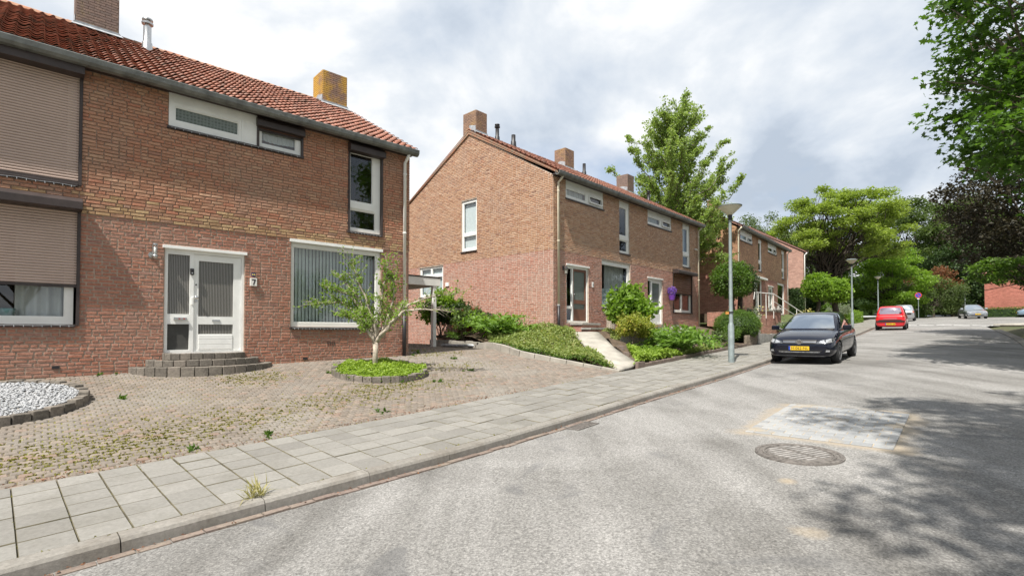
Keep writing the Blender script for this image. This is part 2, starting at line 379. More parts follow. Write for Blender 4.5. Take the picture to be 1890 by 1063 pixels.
# ------------------------------------------------------------------ asphalt, slabs, sand
def asphalt():
    m, t = newmat('worn_asphalt'); p = wpos(t)
    big = nd(t, 'ShaderNodeTexNoise', {'Vector': p, 'Scale': .45, 'Detail': 6, 'Roughness': .6, 'Distortion': .6})
    mp = nd(t, 'ShaderNodeMapping', {0: p, 'Rotation': (0, 0, R(-49)), 'Scale': (.12, 1., 1.)}, vector_type='TEXTURE')
    mp2 = nd(t, 'ShaderNodeMapping', {0: p, 'Rotation': (0, 0, R(41)), 'Scale': (1.6, .16, 1.)})
    trk = nd(t, 'ShaderNodeTexNoise', {'Vector': mp2.outputs[0], 'Scale': 1., 'Detail': 5, 'Roughness': .55})
    f = mth(t, 'ADD', mth(t, 'MULTIPLY', big.outputs[0], .5), mth(t, 'MULTIPLY', trk.outputs[0], .5))
    base = ramp(t, f, [(.38, (.15, .145, .137)), (.47, (.205, .2, .191)), (.58, (.265, .259, .25))])
    ag = nd(t, 'ShaderNodeTexVoronoi', {'Vector': p, 'Scale': 75.})
    ag2 = nd(t, 'ShaderNodeTexNoise', {'Vector': p, 'Scale': 46., 'Detail': 5, 'Roughness': .78})
    c = mixc(t, 1., base, ramp(t, ag2.outputs[0], [(.33, (.53, .525, .52)), (.5, (1, 1, 1)), (.66, (1.42, 1.41, 1.4))]), 'MULTIPLY')
    c = mixc(t, .55, c, ramp(t, ag.outputs['Color'], [(.2, (.62, .61, .6)), (.8, (1.35, 1.34, 1.32))]), 'MULTIPLY')
    # dark tar stains
    st = nd(t, 'ShaderNodeTexNoise', {'Vector': p, 'Scale': .9, 'Detail': 4, 'Roughness': .5, 'Distortion': 1.2})
    c = mixc(t, ramp(t, st.outputs[0], [(.62, (0, 0, 0)), (.70, (.45, .45, .45))]), c, (.105, .105, .108))
    # fine cracks and a darker worn lane
    cn = nd(t, 'ShaderNodeTexNoise', {'Vector': p, 'Scale': 1.6, 'Detail': 5})
    cw = nd(t, 'ShaderNodeVectorMath', {0: p, 1: cn.outputs['Color']}, operation='ADD')
    ck = nd(t, 'ShaderNodeTexVoronoi', {'Vector': cw.outputs[0], 'Scale': .33}, feature='DISTANCE_TO_EDGE')
    cm = nd(t, 'ShaderNodeTexNoise', {'Vector': p, 'Scale': .35, 'Detail': 2})
    ckm = mth(t, 'MULTIPLY', mth(t, 'LESS_THAN', ck.outputs['Distance'], .0025), mth(t, 'GREATER_THAN', cm.outputs[0], .52))
    c = mixc(t, mth(t, 'MULTIPLY', ckm, .3), c, (.07, .065, .06))
    # spilled sand round the repaired patch
    mv = nd(t, 'ShaderNodeMapping', {0: p, 'Location': (-4.42, -7.06, 0)})
    rv = nd(t, 'ShaderNodeVectorRotate', {'Vector': mv.outputs[0], 'Angle': R(-48.6)}, rotation_type='Z_AXIS')
    s = nd(t, 'ShaderNodeSeparateXYZ', {0: rv.outputs[0]})
    dx = mth(t, 'MAXIMUM', mth(t, 'SUBTRACT', mth(t, 'ABSOLUTE', s.outputs[0]), 1.2), 0.); dy = mth(t, 'MAXIMUM', mth(t, 'SUBTRACT', mth(t, 'ABSOLUTE', s.outputs[1]), .8), 0.)
    dist = mth(t, 'SQRT', mth(t, 'ADD', mth(t, 'MULTIPLY', dx, dx), mth(t, 'MULTIPLY', dy, dy)))
    sn = nd(t, 'ShaderNodeTexNoise', {'Vector': p, 'Scale': 2.4, 'Detail': 6, 'Roughness': .7})
    k = mth(t, 'SUBTRACT', mth(t, 'ADD', mth(t, 'MULTIPLY', sn.outputs[0], .62), -.06), dist)
    c = mixc(t, ramp(t, k, [(.05, (0, 0, 0)), (.28, (.85, .85, .85))]), c, (.33, .275, .205))
    # small loose sand spots
    for (sx, sy, r_) in ((2.12, 3.68, .16), (1.1, 8.6, .5), (2.55, 4.75, .1)):
        d = nd(t, 'ShaderNodeVectorMath', {0: p, 1: (sx, sy, zr(sx, sy))}, operation='DISTANCE')
        k2 = mth(t, 'SUBTRACT', mth(t, 'MULTIPLY', sn.outputs[0], 2 * r_), d.outputs['Value'])
        c = mixc(t, ramp(t, k2, [(-.0, (0, 0, 0)), (r_ * .9 + .02, (.7, .7, .7))]), c, (.45, .36, .24))
    b = nd(t, 'ShaderNodeBsdfPrincipled', {'Base Color': c, 'Roughness': .9, 'Specular IOR Level': .25})
    bp = nd(t, 'ShaderNodeBump', {'Height': mth(t, 'ADD', ag2.outputs[0], mth(t, 'MULTIPLY', ag.outputs['Distance'], .8)), 'Strength': .6, 'Distance': .008}); t.links.new(bp.outputs[0], b.inputs['Normal'])
    out(t, b.outputs[0]); return m
M['asphalt'] = asphalt()
M['slab'] = pieces('grey_pavement_slab', [(0, (0.198, 0.189, 0.172)), (.5, (0.233, 0.224, 0.204)), (1, (0.264, 0.253, 0.231))], rough=.9, blotch=(0.176, 0.167, 0.145), bs=1.6, bl=(.5, .75), grain=.14, bscale=160)
M['kerb'] = pieces('concrete_kerb', [(0, (0.232, 0.217, 0.194)), (1, (0.275, 0.258, 0.232))], rough=.9, blotch=(0.163, 0.142, 0.116), bs=2.2, bl=(.46, .72), grain=.2, bscale=130)
M['gutter'] = pieces('clay_gutter_brick', [(0, (0.170, 0.128, 0.106)), (.5, (0.221, 0.170, 0.145)), (1, (0.200, 0.157, 0.136))], rough=.9, blotch=(0.255, 0.212, 0.170), bs=3)
M['paver'] = pieces('brown_grey_paver', [(0, (0.171, 0.143, 0.116)), (.3, (0.217, 0.184, 0.152)), (.6, (0.193, 0.167, 0.142)), (.85, (0.254, 0.211, 0.173)), (1, (0.231, 0.165, 0.128))], rough=.9, blotch=(0.259, 0.242, 0.212), bs=.5, bl=(.5, .72), grain=.2)
M['sett'] = pieces('dark_concrete_block', [(0, (.13, .115, .098)), (.5, (.18, .16, .135)), (1, (.225, .195, .165))], rough=.9, blotch=(.27, .24, .20), bs=3., bl=(.48, .7), grain=.3)
M['newpaver'] = pieces('new_grey_concrete_paver', [(0, (.25, .255, .26)), (.5, (.30, .305, .305)), (1, (.335, .335, .33))], rough=.85, blotch=(.33, .28, .21), bs=2.0, bl=(.56, .66), grain=.1)
def jointmat():
    m, t = newmat('sandy_mossy_joint'); p = wpos(t)
    n = nd(t, 'ShaderNodeTexNoise', {'Vector': p, 'Scale': 1.1, 'Detail': 6, 'Roughness': .65})
    c = ramp(t, n.outputs[0], [(.38, (.11, .09, .065)), (.48, (.17, .14, .085)), (.55, (.19, .17, .055)), (.66, (.18, .19, .045))])
    g = nd(t, 'ShaderNodeTexNoise', {'Vector': p, 'Scale': 60., 'Detail': 3})
    c = mixc(t, 1., c, ramp(t, g.outputs[0], [(.3, (.6, .6, .6)), (.7, (1.3, 1.3, 1.3))]), 'MULTIPLY')
    b = nd(t, 'ShaderNodeBsdfPrincipled', {'Base Color': c, 'Roughness': .95}); out(t, b.outputs[0]); return m
M['joint'] = jointmat()
M['pjoint'] = plain('dark_mossy_joint', (.15, .132, .085), .95, var=.3, scale=5.)
def grassmat(name, a, b_, c_):
    m, t = newmat(name); p = wpos(t)
    n = nd(t, 'ShaderNodeTexNoise', {'Vector': p, 'Scale': .7, 'Detail': 7, 'Roughness': .7})
    n2_ = nd(t, 'ShaderNodeTexNoise', {'Vector': p, 'Scale': 25., 'Detail': 4})
    c = mixc(t, 1., ramp(t, n.outputs[0], [(.35, a), (.5, b_), (.65, c_)]), ramp(t, n2_.outputs[0], [(.3, (.6, .6, .6)), (.7, (1.35, 1.35, 1.35))]), 'MULTIPLY')
    b = nd(t, 'ShaderNodeBsdfPrincipled', {'Base Color': c, 'Roughness': .95})
    bp = nd(t, 'ShaderNodeBump', {'Height': n2_.outputs[0], 'Strength': .8, 'Distance': .03}); t.links.new(bp.outputs[0], b.inputs['Normal'])
    out(t, b.outputs[0]); return m
M['grass'] = grassmat('short_grass', (.055, .075, .022), (.085, .11, .03), (.12, .12, .05))
M['earth'] = grassmat('shady_earth', (.06, .05, .03), (.075, .075, .03), (.055, .08, .025))

# ------------------------------------------------------------------ ground sheet to the horizon
def ground_z(x, y):
    u, v = kuv(x, y)
    far = max(0., math.hypot(x, y) - 95)
    zp = zr(x, y) if far == 0 else zr(x * 95 / math.hypot(x, y), y * 95 / math.hypot(x, y))
    if v >= 0 and u > 60: return zp + (-.25 if v < .2 else .10)
    if v >= 0: return zp + (-.25 if v < 2.2 else -.18 + .11 * min(v - 2.2, 4.5))
    r_ = -v
    if r_ < 6.6: return zp - .25
    if u > 66: return zp - .06
    return zp + .03 + .05 * min(r_ - 6.6, 6)
gx = np.concatenate([np.linspace(-600, -40, 8)[:-1], np.arange(-40, 75, 1.5), np.linspace(75, 700, 9)])
gy = np.concatenate([np.linspace(-500, -22, 7)[:-1], np.arange(-22, 85, 1.5), np.linspace(85, 900, 9)])
gv = [(x, y, ground_z(x, y)) for y in gy for x in gx]; nx = len(gx)
gfc = [(j * nx + i, j * nx + i + 1, (j + 1) * nx + i + 1, (j + 1) * nx + i) for j in range(len(gy) - 1) for i in range(nx - 1)]
mb = MB(); mb.add(gv, gfc)
tag(mb.build('ground', M['earth'], smooth=True), kind='structure')

# ------------------------------------------------------------------ road
ROADW = 6.0
mb = MB(); us = np.arange(0, ULEN, .6); cols = [.12, -.08, -1.2, -2.5, -3.8, -5., -ROADW - .02]
for u in us:
    p, t, n = kf(u)
    for v in cols:
        q = p + n * v; cr = .05 * (1 - ((v + 3) / 3.1) ** 2)
        mb.v.append((q.x, q.y, zr(q.x, q.y) + max(cr, 0)))
nc = len(cols)
for i in range(len(us) - 1):
    for k in range(nc - 1): mb.f.append((i * nc + k, (i + 1) * nc + k, (i + 1) * nc + k + 1, i * nc + k + 1)); mb.m.append(0); mb.r.append(0)
road = tag(mb.build('road', M['asphalt'], smooth=True), kind='structure')
def road_z(x, y):
    u, v = kuv(x, y); return zr(x, y) + max(0, .05 * (1 - ((v + 3) / 3.1) ** 2))
jo = [(33.2, 35.3), (35., 36.6), (44, 36.), (70, 34.), (84, 52), (66, 62), (50, 63.5), (41.5, 60.5), (38.2, 52), (30., 41.6)]
tag(poly_patch('road_junction', jo, lambda x, y: zr(x, y) + .012, M['asphalt'], 1.5), kind='structure')

# speed hump: white block markings
hump = tag(empty('hump_marking', (31.5, 37.1, zr(31.5, 37.1))), kind='structure')
mwhite = plain('worn_white_road_paint', (.86, .85, .82), .7, var=.1, scale=7.)
p0, p1_ = Vector((29.3, 39.3)), Vector((33.3, 34.8)); dd = (p1_ - p0).normalized(); nn = Vector((-dd.y, dd.x))
L_ = (p1_ - p0).length; k = 0; x = 0.
while x < L_ - .3:
    for j, v0 in enumerate((0., .52)):
        if (k + j) % 2 == 0:
            mb = MB(); a = p0 + dd * (x + .03) + nn * v0; b = p0 + dd * min(x + .47, L_) + nn * v0
            q = [a, b, b + nn * .5, a + nn * .5]
            mb.add([(c.x - 31.5, c.y - 37.1, road_z(c.x, c.y) + .018 - zr(31.5, 37.1)) for c in q], [(0, 1, 2, 3)])
            mb.build('white_block', mwhite, hump)
    x += .5; k += 1

# ------------------------------------------------------------------ kerb, gutter bricks, pavement slabs
def prof_sweep(prof, length):
    """kerb-like piece: profile (v, z) swept along local x, origin at its middle"""
    mb = MB(); n = len(prof); h = length / 2
    mb.add([(-h, y, z) for y, z in prof] + [(h, y, z) for y, z in prof],
           [tuple(range(n)), tuple(range(2 * n - 1, n - 1, -1))] + [(i, n + i, n + (i + 1) % n, (i + 1) % n) for i in range(n)]); return mb
def frame_at(u, v, dz=0., yaw=0., flat=False):
    p, t, n = kf(u); q = p + n * v
    z = (pv_z(q.x, q.y, max(v, 0)) if not flat else zr(q.x, q.y)) + dz
    t3 = Vector((t.x, t.y, .0273 * t.x + .0319 * t.y)).normalized(); n3 = Vector((n.x, n.y, .0273 * n.x + .0319 * n.y + (.03 if not flat else 0))).normalized()
    w3 = t3.cross(n3)
    Mx = Matrix((t3, n3, w3)).transposed().to_4x4(); Mx.translation = (q.x, q.y, z)
    return Mx @ Matrix.Rotation(yaw, 4, 'Z') if yaw else Mx
kerbs = tag(empty('kerb', (-2.83, 3.72, zr(-2.83, 3.72))), kind='structure')
kme = prof_sweep([(.0, -.16), (.012, -.03), (.03, -.006), (.055, 0.), (.155, 0.), (.155, -.16)], .993).mesh('kerb_stone', M['kerb'])
def put(name, me, root, Mx):
    o = link_mesh(name, me, root); o.matrix_world = Mx
    o.matrix_local = Matrix.Translation(-root.location) @ Mx; return o
u = U_A - 3.
while u < ULEN - 2:
    put('kerb_stone', kme, kerbs, frame_at(u + .5, 0, random.uniform(-.006, .004), random.gauss(0, .004))); u += 1.0
gut = tag(empty('gutter_strip', (-2.83, 3.7, zr(-2.83, 3.72))), kind='structure')
mb = MB(); mb.box(-.105, .105, -.038, .038, -.04, .0)
gme = mb.mesh('gutter_brick', M['gutter'])
rest = MB(); u = U_A - 3.; k = 0
while u < 75:
    dz = random.uniform(.012, .026)
    Mx = frame_at(u + .11, -.055 + random.gauss(0, .004), dz, random.gauss(0, .02), True)
    if k < 130: put('gutter_brick', gme, gut, Mx)
    else: rest.box(-.105, .105, -.038, .038, -.04, 0, M=Matrix.Translation(-gut.location) @ Mx, r=random.random())
    u += .22; k += 1
tag(rest.build('gutter_bricks_beyond', M['gutter'], gut), kind='stuff')

pav = tag(empty('pavement', (-2.83, 3.72, zr(-2.83, 3.72) + .1)), kind='structure')
mb = MB(); us = np.arange(0, ULEN - 1, .8)
for u in us:
    for v in (.13, PAVE_W + .04): q = at_uv(u, v, -.022); mb.v.append(tuple(q - pav.location))
for i in range(len(us) - 1): mb.f.append((2 * i, 2 * i + 2, 2 * i + 3, 2 * i + 1)); mb.m.append(0); mb.r.append(0)
mb.build('bedding', M['pjoint'], pav)
SP = .3155
def tile_mb(lx, ly, h=.05, inset=.008, mb=None, Mx=None, r=None, drop=.005, edge=0):
    mb = mb or MB(); a, b = lx / 2, ly / 2
    vs = [(-a, -b, -h), (a, -b, -h), (a, b, -h), (-a, b, -h), (-a, -b, -drop), (a, -b, -drop), (a, b, -drop), (-a, b, -drop),
          (-a + inset, -b + inset, 0), (a - inset, -b + inset, 0), (a - inset, b - inset, 0), (-a + inset, b - inset, 0)]
    if Mx is not None: vs = [Mx @ Vector(v) for v in vs]
    fs = [(8, 9, 10, 11)] + [(i, (i + 1) % 4, 4 + (i + 1) % 4, 4 + i) for i in range(4)] + [(4 + i, 4 + (i + 1) % 4, 8 + (i + 1) % 4, 8 + i) for i in range(4)]
    if edge: mb.add(vs, fs[:1], 0, r); mb.add(vs, fs[1:], edge, r)
    else: mb.add(vs, fs, 0, r)
    return mb
sme = tile_mb(SP - .004, SP - .006, inset=.004, drop=.008, edge=1).mesh('slab', [M['slab'], M['pjoint']])
cand = []; halves = []; was = False
u = U_A - 4.
while u < 92:
    stag = u > U_A + 3.6
    for k in range(6):
        off = (SP / 2 if (stag and k % 2) else 0)
        Mx = frame_at(u + SP / 2 + off, .155 + SP * (k + .5) + .004, random.gauss(0, .0022) - .0, random.gauss(0, .004)) @ Matrix.Rotation(random.gauss(0, .006), 4, 'X')
        d = Mx.translation
        cand.append((-d.length if inview(d, 60) else -999 - d.length, Mx))
        if off and not was:      # half slab where the bond starts to stagger
            halves.append(frame_at(u + SP / 4, .155 + SP * (k + .5) + .004))
    was = stag; u += SP
hme = tile_mb(SP / 2 - .009, SP - .009, inset=.005, drop=.008, edge=1).mesh('slab', [M['slab'], M['pjoint']])
for Mx in halves: put('slab', hme, pav, Mx)
cand.sort(key=lambda c: -c[0]); rest = MB()
for i, (d, Mx) in enumerate(cand):
    if i < 297: put('slab', sme, pav, Mx)
    else: tile_mb(SP - .004, SP - .006, inset=.004, drop=.008, edge=1, mb=rest, Mx=Matrix.Translation(-pav.location) @ Mx, r=random.random())
tag(rest.build('slabs_beyond', [M['slab'], M['pjoint']], pav), kind='stuff')

# right-hand kerb strip, corner pavement and verge
rk = tag(empty('right_kerb', (18.7, 18.64, zr(18.7, 18.64))), kind='structure')
rme = prof_sweep([(-.0, -.1), (0., .03), (-.3, .045), (-.3, -.1)][::-1], .97).mesh('kerb_band_block', M['kerb'])
u = U_A - 8
while u < 60.:
    put('kerb_band_block', rme, rk, frame_at(u + .5, -ROADW, 0, 0, True)); u += 1.
cp = [(33.6, 35.6), (34.4, 36.3), (38.5, 36.4), (46, 35.6), (58, 34.2), (58, 31.8), (46, 32.8), (37.5, 33.4), (35., 33.6)]
co = poly_patch('corner_pavement', cp, lambda x, y: zr(x, y) + .13, M['concrete_path'], 1.2)
sm = co.modifiers.new('thick', 'SOLIDIFY'); sm.thickness = .16; sm.offset = -1
tag(co, kind='structure')

# ------------------------------------------------------------------ manhole, gully, repaired patch
mx, my = 3.13, 5.6
mh = tag(empty('manhole_cover', (mx, my, road_z(mx, my) + .004), R(20)), 'round ribbed cast-iron manhole cover set in the road beside the paver patch', 'manhole cover')
iron = plain('rusty_cast_iron', (.175, .158, .143), .75, .2, .3, 18., bump=.5, bscale=80)
ironp = plain('worn_cast_iron', (.33, .31, .29), .6, .2, .25, 14., bump=.4)
slope = Matrix.Rotation(math.atan(.0319), 4, 'X') @ Matrix.Rotation(-math.atan(.0273), 4, 'Y')
SL = Matrix.Rotation(-R(20), 4, 'Z') @ slope @ Matrix.Rotation(R(20), 4, 'Z')
mb = MB(); mb.lathe([(.33, .0), (.335, .012), (.355, .014), (.36, .004), (.385, .004), (.39, .012), (.41, .012), (.415, .004), (.425, .004), (.43, .008), (.435, -.02)], 56); mb.f.pop(0) if False else None
mb.build('ring', iron, mh, M=SL)
mb = MB(); mb.lathe([(.001, .006), (.32, .006), (.325, -.01)], 48); mb.build('lid', iron, mh, M=SL)
for side in (-1, 1):
    for k in range(9):
        y0 = -.24 + k * .06; xm = math.sqrt(max(.29 ** 2 - y0 ** 2, 0))
        mb = MB(); mb.box(.03 if side > 0 else -xm, xm if side > 0 else -.03, y0 - .016, y0 + .016, .004, .015); mb.build('rib', ironp, mh, M=SL)
gl_ = tag(empty('gully_grate', (0.97, 7.50, zr(.97, 7.5) + .012)), 'rusty iron drain grate in the gutter against the kerb', 'drain grate')
gm = frame_at(kuv(.97, 7.5)[0], -.30, .012, 0, True); gm.translation = (0, 0, 0)
mb = MB()
for a in ((-.27, .27, -.19, -.165), (-.27, .27, .165, .19), (-.27, -.245, -.165, .165), (.245, .27, -.165, .165)): mb.box(*a, -.03, .012)
mb.build('grate_frame', iron, gl_, M=gm)
for k in range(11):
    mb = MB(); x0 = -.225 + k * .045; mb.box(x0 - .011, x0 + .011, -.163, .163, -.02, .01); mb.build('bar', iron, gl_, M=gm)
mb = MB(); mb.box(-.24, .24, -.16, .16, -.03, .0035); mb.build('pit', M['black'], gl_, M=gm)

pc = Vector((4.42, 7.07)); al = Vector((.661, .750)); pl = Vector((.750, -.661))
pp = tag(empty('paver_patch', (pc.x, pc.y, road_z(pc.x, pc.y))), kind='structure')
def plane_M(x, y, z, ax, ay):
    t3 = Vector((ax.x, ax.y, .0273 * ax.x + .0319 * ax.y)).normalized(); n3 = Vector((ay.x, ay.y, .0273 * ay.x + .0319 * ay.y)).normalized(); w3 = t3.cross(n3).normalized()
    Mx = Matrix((t3, n3, w3)).transposed().to_4x4(); Mx.translation = (x, y, z); return Mx
nme = tile_mb(.202, .094, .04, .006, drop=.007).mesh('paver', M['newpaver']); nme2 = tile_mb(.1, .098, .04, .004).mesh('paver_half', M['newpaver'])
mb = MB(); mb.box(-1.17, 1.17, -.77, .77, -.03, .005); sb = mb.build('sand_bed', plain('bedding_sand', (.40, .33, .24), .95, var=.15, scale=9.), pp)
sb.matrix_local = Matrix.Translation(-pp.location) @ plane_M(pc.x, pc.y, road_z(pc.x, pc.y) + .002, pl.cross(Vector((0, 0))) if False else al, -pl)
for i in range(15):          # rows run across the street
    y0 = -1.12 + i * .16
    j = -.78 + (0 if i % 2 else -.105)
    while j < .78:
        j0, j1 = max(j, -.78), min(j + .21, .78)
        if j1 - j0 > .05:
            q = pc + pl * ((j0 + j1) / 2) + al * y0
            Mx = plane_M(q.x, q.y, road_z(q.x, q.y) + .014 + random.gauss(0, .0015), pl, al)
            Mx = Mx @ Matrix.Diagonal(((j1 - j0) / .21, 1.6, 1, 1)); put('paver', nme, pp, Mx)
        j += .21

# ------------------------------------------------------------------ forecourt of the near house
fc = tag(empty('paved_forecourt', (-4., 9., yard_z(-4, 9))), kind='structure')
def P1(s, w_): q = O1 + U1 * s + N1 * w_; return q
def pav_edge(u): q = at_uv(u, PAVE_W + .02); return (q.x, q.y)
u0 = kuv(*P1(-9, 5))[0]; u1 = kuv(2.7, 12.9)[0]
edge = [pav_edge(u) for u in np.arange(u0, u1 + .01, 1.)] + [pav_edge(u1)]
outl = [tuple(P1(-9, -.05)), *edge, (2.6, 12.95), (.23, 14.6), (-.85, 16.3), (-2.34, 19.2), (-4.6, 22.8), tuple(P1(7.0, -9)), tuple(P1(3.85, -9)), tuple(P1(3.85, -.05))]
fb = poly_patch('joint_sand', outl, lambda x, y: yard_z(x, y) - .014, M['joint'], .4, parent=fc)
fb.matrix_local = Matrix.Translation(-fc.location)
OUTL = [Vector(p) for p in outl]
PX, PY = .125, .098
pme = tile_mb(PX - .012, PY - .011, .03, .013, drop=.010).mesh('paver', M['paver'])
STEP_C = (-.93, 0.)
def blocked(s, w_):
    if ((s - STEP_C[0]) / 1.2) ** 2 + (w_ / .78) ** 2 < 1 and w_ > -.1: return True
    x, y = P1(s, w_)
    return (x + 2.83) ** 2 + (y - 10.98) ** 2 < .93 ** 2 or (x + 7.28) ** 2 + (y - 7.0) ** 2 < 1.08 ** 2
cand = []; j = 0; w_ = -8.8
while w_ < 5.6:
    s = (-7.2 if w_ > 0 else 3.9) + (PX / 2 if j % 2 else 0)
    while s < 8.6:
        q = P1(s, w_)
        if q.y > 2 and pip(q, OUTL) and not blocked(s, w_) and not (w_ < .06 and s < 3.88):
            e = .02; z0 = yard_z(q.x, q.y)
            ax, ay = U1, -N1
            t3 = Vector((ax.x, ax.y, (yard_z(*(q + ax * e)) - z0) / e)).normalized(); n3 = Vector((ay.x, ay.y, (yard_z(*(q + ay * e)) - z0) / e)).normalized(); w3 = t3.cross(n3).normalized()
            Mx = Matrix((t3, n3, w3)).transposed().to_4x4(); Mx.translation = (q.x, q.y, z0 + random.gauss(0, .0025))
            cand.append((-Mx.translation.length if inview(Mx.translation) else -999 - Mx.translation.length, Mx))
        s += PX
    w_ += PY; j += 1
cand.sort(key=lambda c: -c[0]); rest = MB(); sel = cand[:300]
for d, Mx in sel: put('paver', pme, fc, Mx @ Matrix.Rotation(random.gauss(0, .03), 4, 'Z'))
for d, Mx in cand[300:]: tile_mb(PX - .012, PY - .011, .03, .013, mb=rest, Mx=Matrix.Translation(-fc.location) @ Mx @ Matrix.Rotation(random.gauss(0, .03), 4, 'Z'), r=random.random(), drop=.010)
tag(rest.build('pavers_beyond', M['paver'], fc), kind='stuff')
# ================================================================== houses
def ribglass():
    m, t = newmat('ribbed_glass'); tc_ = nd(t, 'ShaderNodeTexCoord')
    wv = nd(t, 'ShaderNodeTexWave', {'Vector': tc_.outputs['Object'], 'Scale': 11.}, wave_type='BANDS', bands_direction='X')
    c = ramp(t, wv.outputs[0], [(.1, (.06, .056, .048)), (.6, (.11, .10, .088)), (.92, (.26, .25, .23))])
    b = nd(t, 'ShaderNodeBsdfPrincipled', {'Base Color': c, 'Roughness': .22, 'Specular IOR Level': .7})
    bp = nd(t, 'ShaderNodeBump', {'Height': wv.outputs[0], 'Strength': .5, 'Distance': .01}); t.links.new(bp.outputs[0], b.inputs['Normal'])
    out(t, b.outputs[0]); return m
M['ribglass'] = ribglass()
def patglass():
    m, t = newmat('patterned_glass'); tc_ = nd(t, 'ShaderNodeTexCoord')
    v = nd(t, 'ShaderNodeTexVoronoi', {'Vector': tc_.outputs['Object'], 'Scale': 16., 'Randomness': .15})
    c = ramp(t, v.outputs['Distance'], [(.15, (.03, .04, .035)), (.55, (.14, .17, .15))])
    b = nd(t, 'ShaderNodeBsdfPrincipled', {'Base Color': c, 'Roughness': .25, 'Specular IOR Level': .7})
    bp = nd(t, 'ShaderNodeBump', {'Height': v.outputs['Distance'], 'Strength': .6, 'Distance': .01}); t.links.new(bp.outputs[0], b.inputs['Normal'])
    out(t, b.outputs[0]); return m
M['patglass'] = patglass()
BAND, EAVE, RIDGE_Y, DEPTH = 2.9, 5.53, 4.3, 9.2
SLOPE = .578
EY, EZ = -.27, 5.56                                # lower edge of the tiles
RIDGE_Z = EZ + SLOPE * (RIDGE_Y - EY)
HL = 12.3

def uvm(o):
    me = o.data; uv = me.uv_layers.new(name='UVMap')
    for p in me.polygons:
        n = p.normal
        for li in p.loop_indices:
            c = me.vertices[me.loops[li].vertex_index].co
            uv.data[li].uv = (c.x + 3.7, c.z) if abs(n.y) >= abs(n.x) else (c.y + 1.3, c.z)
    return o
def rects(x0, x1, z0, z1, ops):
    xs = sorted({x0, x1, *[v for o in ops for v in o[:2] if x0 < v < x1]}); zs = sorted({z0, z1, *[v for o in ops for v in o[2:4] if z0 < v < z1]})
    for a, b in zip(xs, xs[1:]):
        for c, d in zip(zs, zs[1:]):
            mx_, mz = (a + b) / 2, (c + d) / 2
            if not any(o[0] < mx_ < o[1] and o[2] < mz < o[3] for o in ops): yield a, b, c, d
def panel(mb, x0, x1, z0, z1, ops, y, depth, mi=0, edge=False):
    """flat wall or frame facing -y with holes and reveals"""
    for a, b, c, d in rects(x0, x1, z0, z1, ops): mb.add([(a, y, c), (b, y, c), (b, y, d), (a, y, d)], [(0, 1, 2, 3)], mi)
    lst = [(o[0], o[1], o[2], o[3], 1) for o in ops] + ([(x0, x1, z0, z1, -1)] if edge else [])
    for a, b, c, d, sg in lst:
        for q in (((a, c), (a, d)), ((b, d), (b, c)), ((b, c), (a, c)), ((a, d), (b, d))):
            (p0, p1) = q if sg > 0 else (q[1], q[0])
            mb.add([(p0[0], y, p0[1]), (p0[0], y + depth, p0[1]), (p1[0], y + depth, p1[1]), (p1[0], y, p1[1])], [(0, 1, 2, 3)], mi)
def part(name, root, Mx=None):
    e = bpy.data.objects.new(name, None); COL.objects.link(e); e.parent = root; e.empty_display_size = .1
    if Mx is not None: e.matrix_local = Mx
    return e
def window(root, x0, x1, z0, z1, panes, Mx=None, frame='pvc', y=.05, sill=True, glass='glass', name='window', bw=.0, back=None, glass_names=None):
    w_ = part(name, root, Mx)
    mb = MB(); panel(mb, x0, x1, z0, z1, panes, y, .06, 0, True); mb.build('frame', M[frame], w_, bevel=.004)
    for i, (a, b, c, d) in enumerate(panes):
        g = glass[i] if isinstance(glass, (list, tuple)) else glass
        mb = MB(); mb.box(a - .01, b + .01, y + .036, y + .042, c - .01, d + .01); mb.build('pane', M[g], w_)
        mb = MB(); panel(mb, a - .002, b + .002, c - .002, d + .002, [(a + .018, b - .018, c + .018, d - .018)], y + .014, .03, 0, False); mb.build('glazing_bead', M[frame], w_)
    if sill:
        mb = MB(); mb.box(x0 - .03, x1 + .03, -.05, y + .02, z0 - .055, z0 - .004); mb.build('sill', M['brownbox'], w_, bevel=.005)
    return w_
def blinds(w_, x0, x1, z0, z1, y, mat, pitch=.083, ang=28):
    x = x0
    me = MB(); me.box(-.042, .042, -.001, .001, z0, z1); me = me.mesh('blind_slat', M[mat])
    while x < x1:
        link_mesh('blind_slat', me, w_, Matrix.Translation((x, y, 0)) @ Matrix.Rotation(R(ang + random.gauss(0, 3)), 4, 'Z')); x += pitch
def curtain(w_, x0, x1, z0, z1, y, mat='curtain', amp=.035, wl=.16, top=None):
    mb = MB(); n = int((x1 - x0) / .02); ph = random.uniform(0, 6)
    for i in range(n + 1):
        x = x0 + (x1 - x0) * i / n; yy = y + amp * math.sin(x / wl * 6.28 + ph) + .4 * amp * math.sin(x / wl * 2.9 + 1)
        mb.v += [(x, yy, z0 + .012 * math.sin(x * 9)), (x, yy * .98 + .02 * y, z1)]
    for i in range(n): mb.f.append((2 * i, 2 * i + 2, 2 * i + 3, 2 * i + 1)); mb.m.append(0); mb.r.append(0)
    return mb.build('curtain', M[mat], w_, smooth=True)
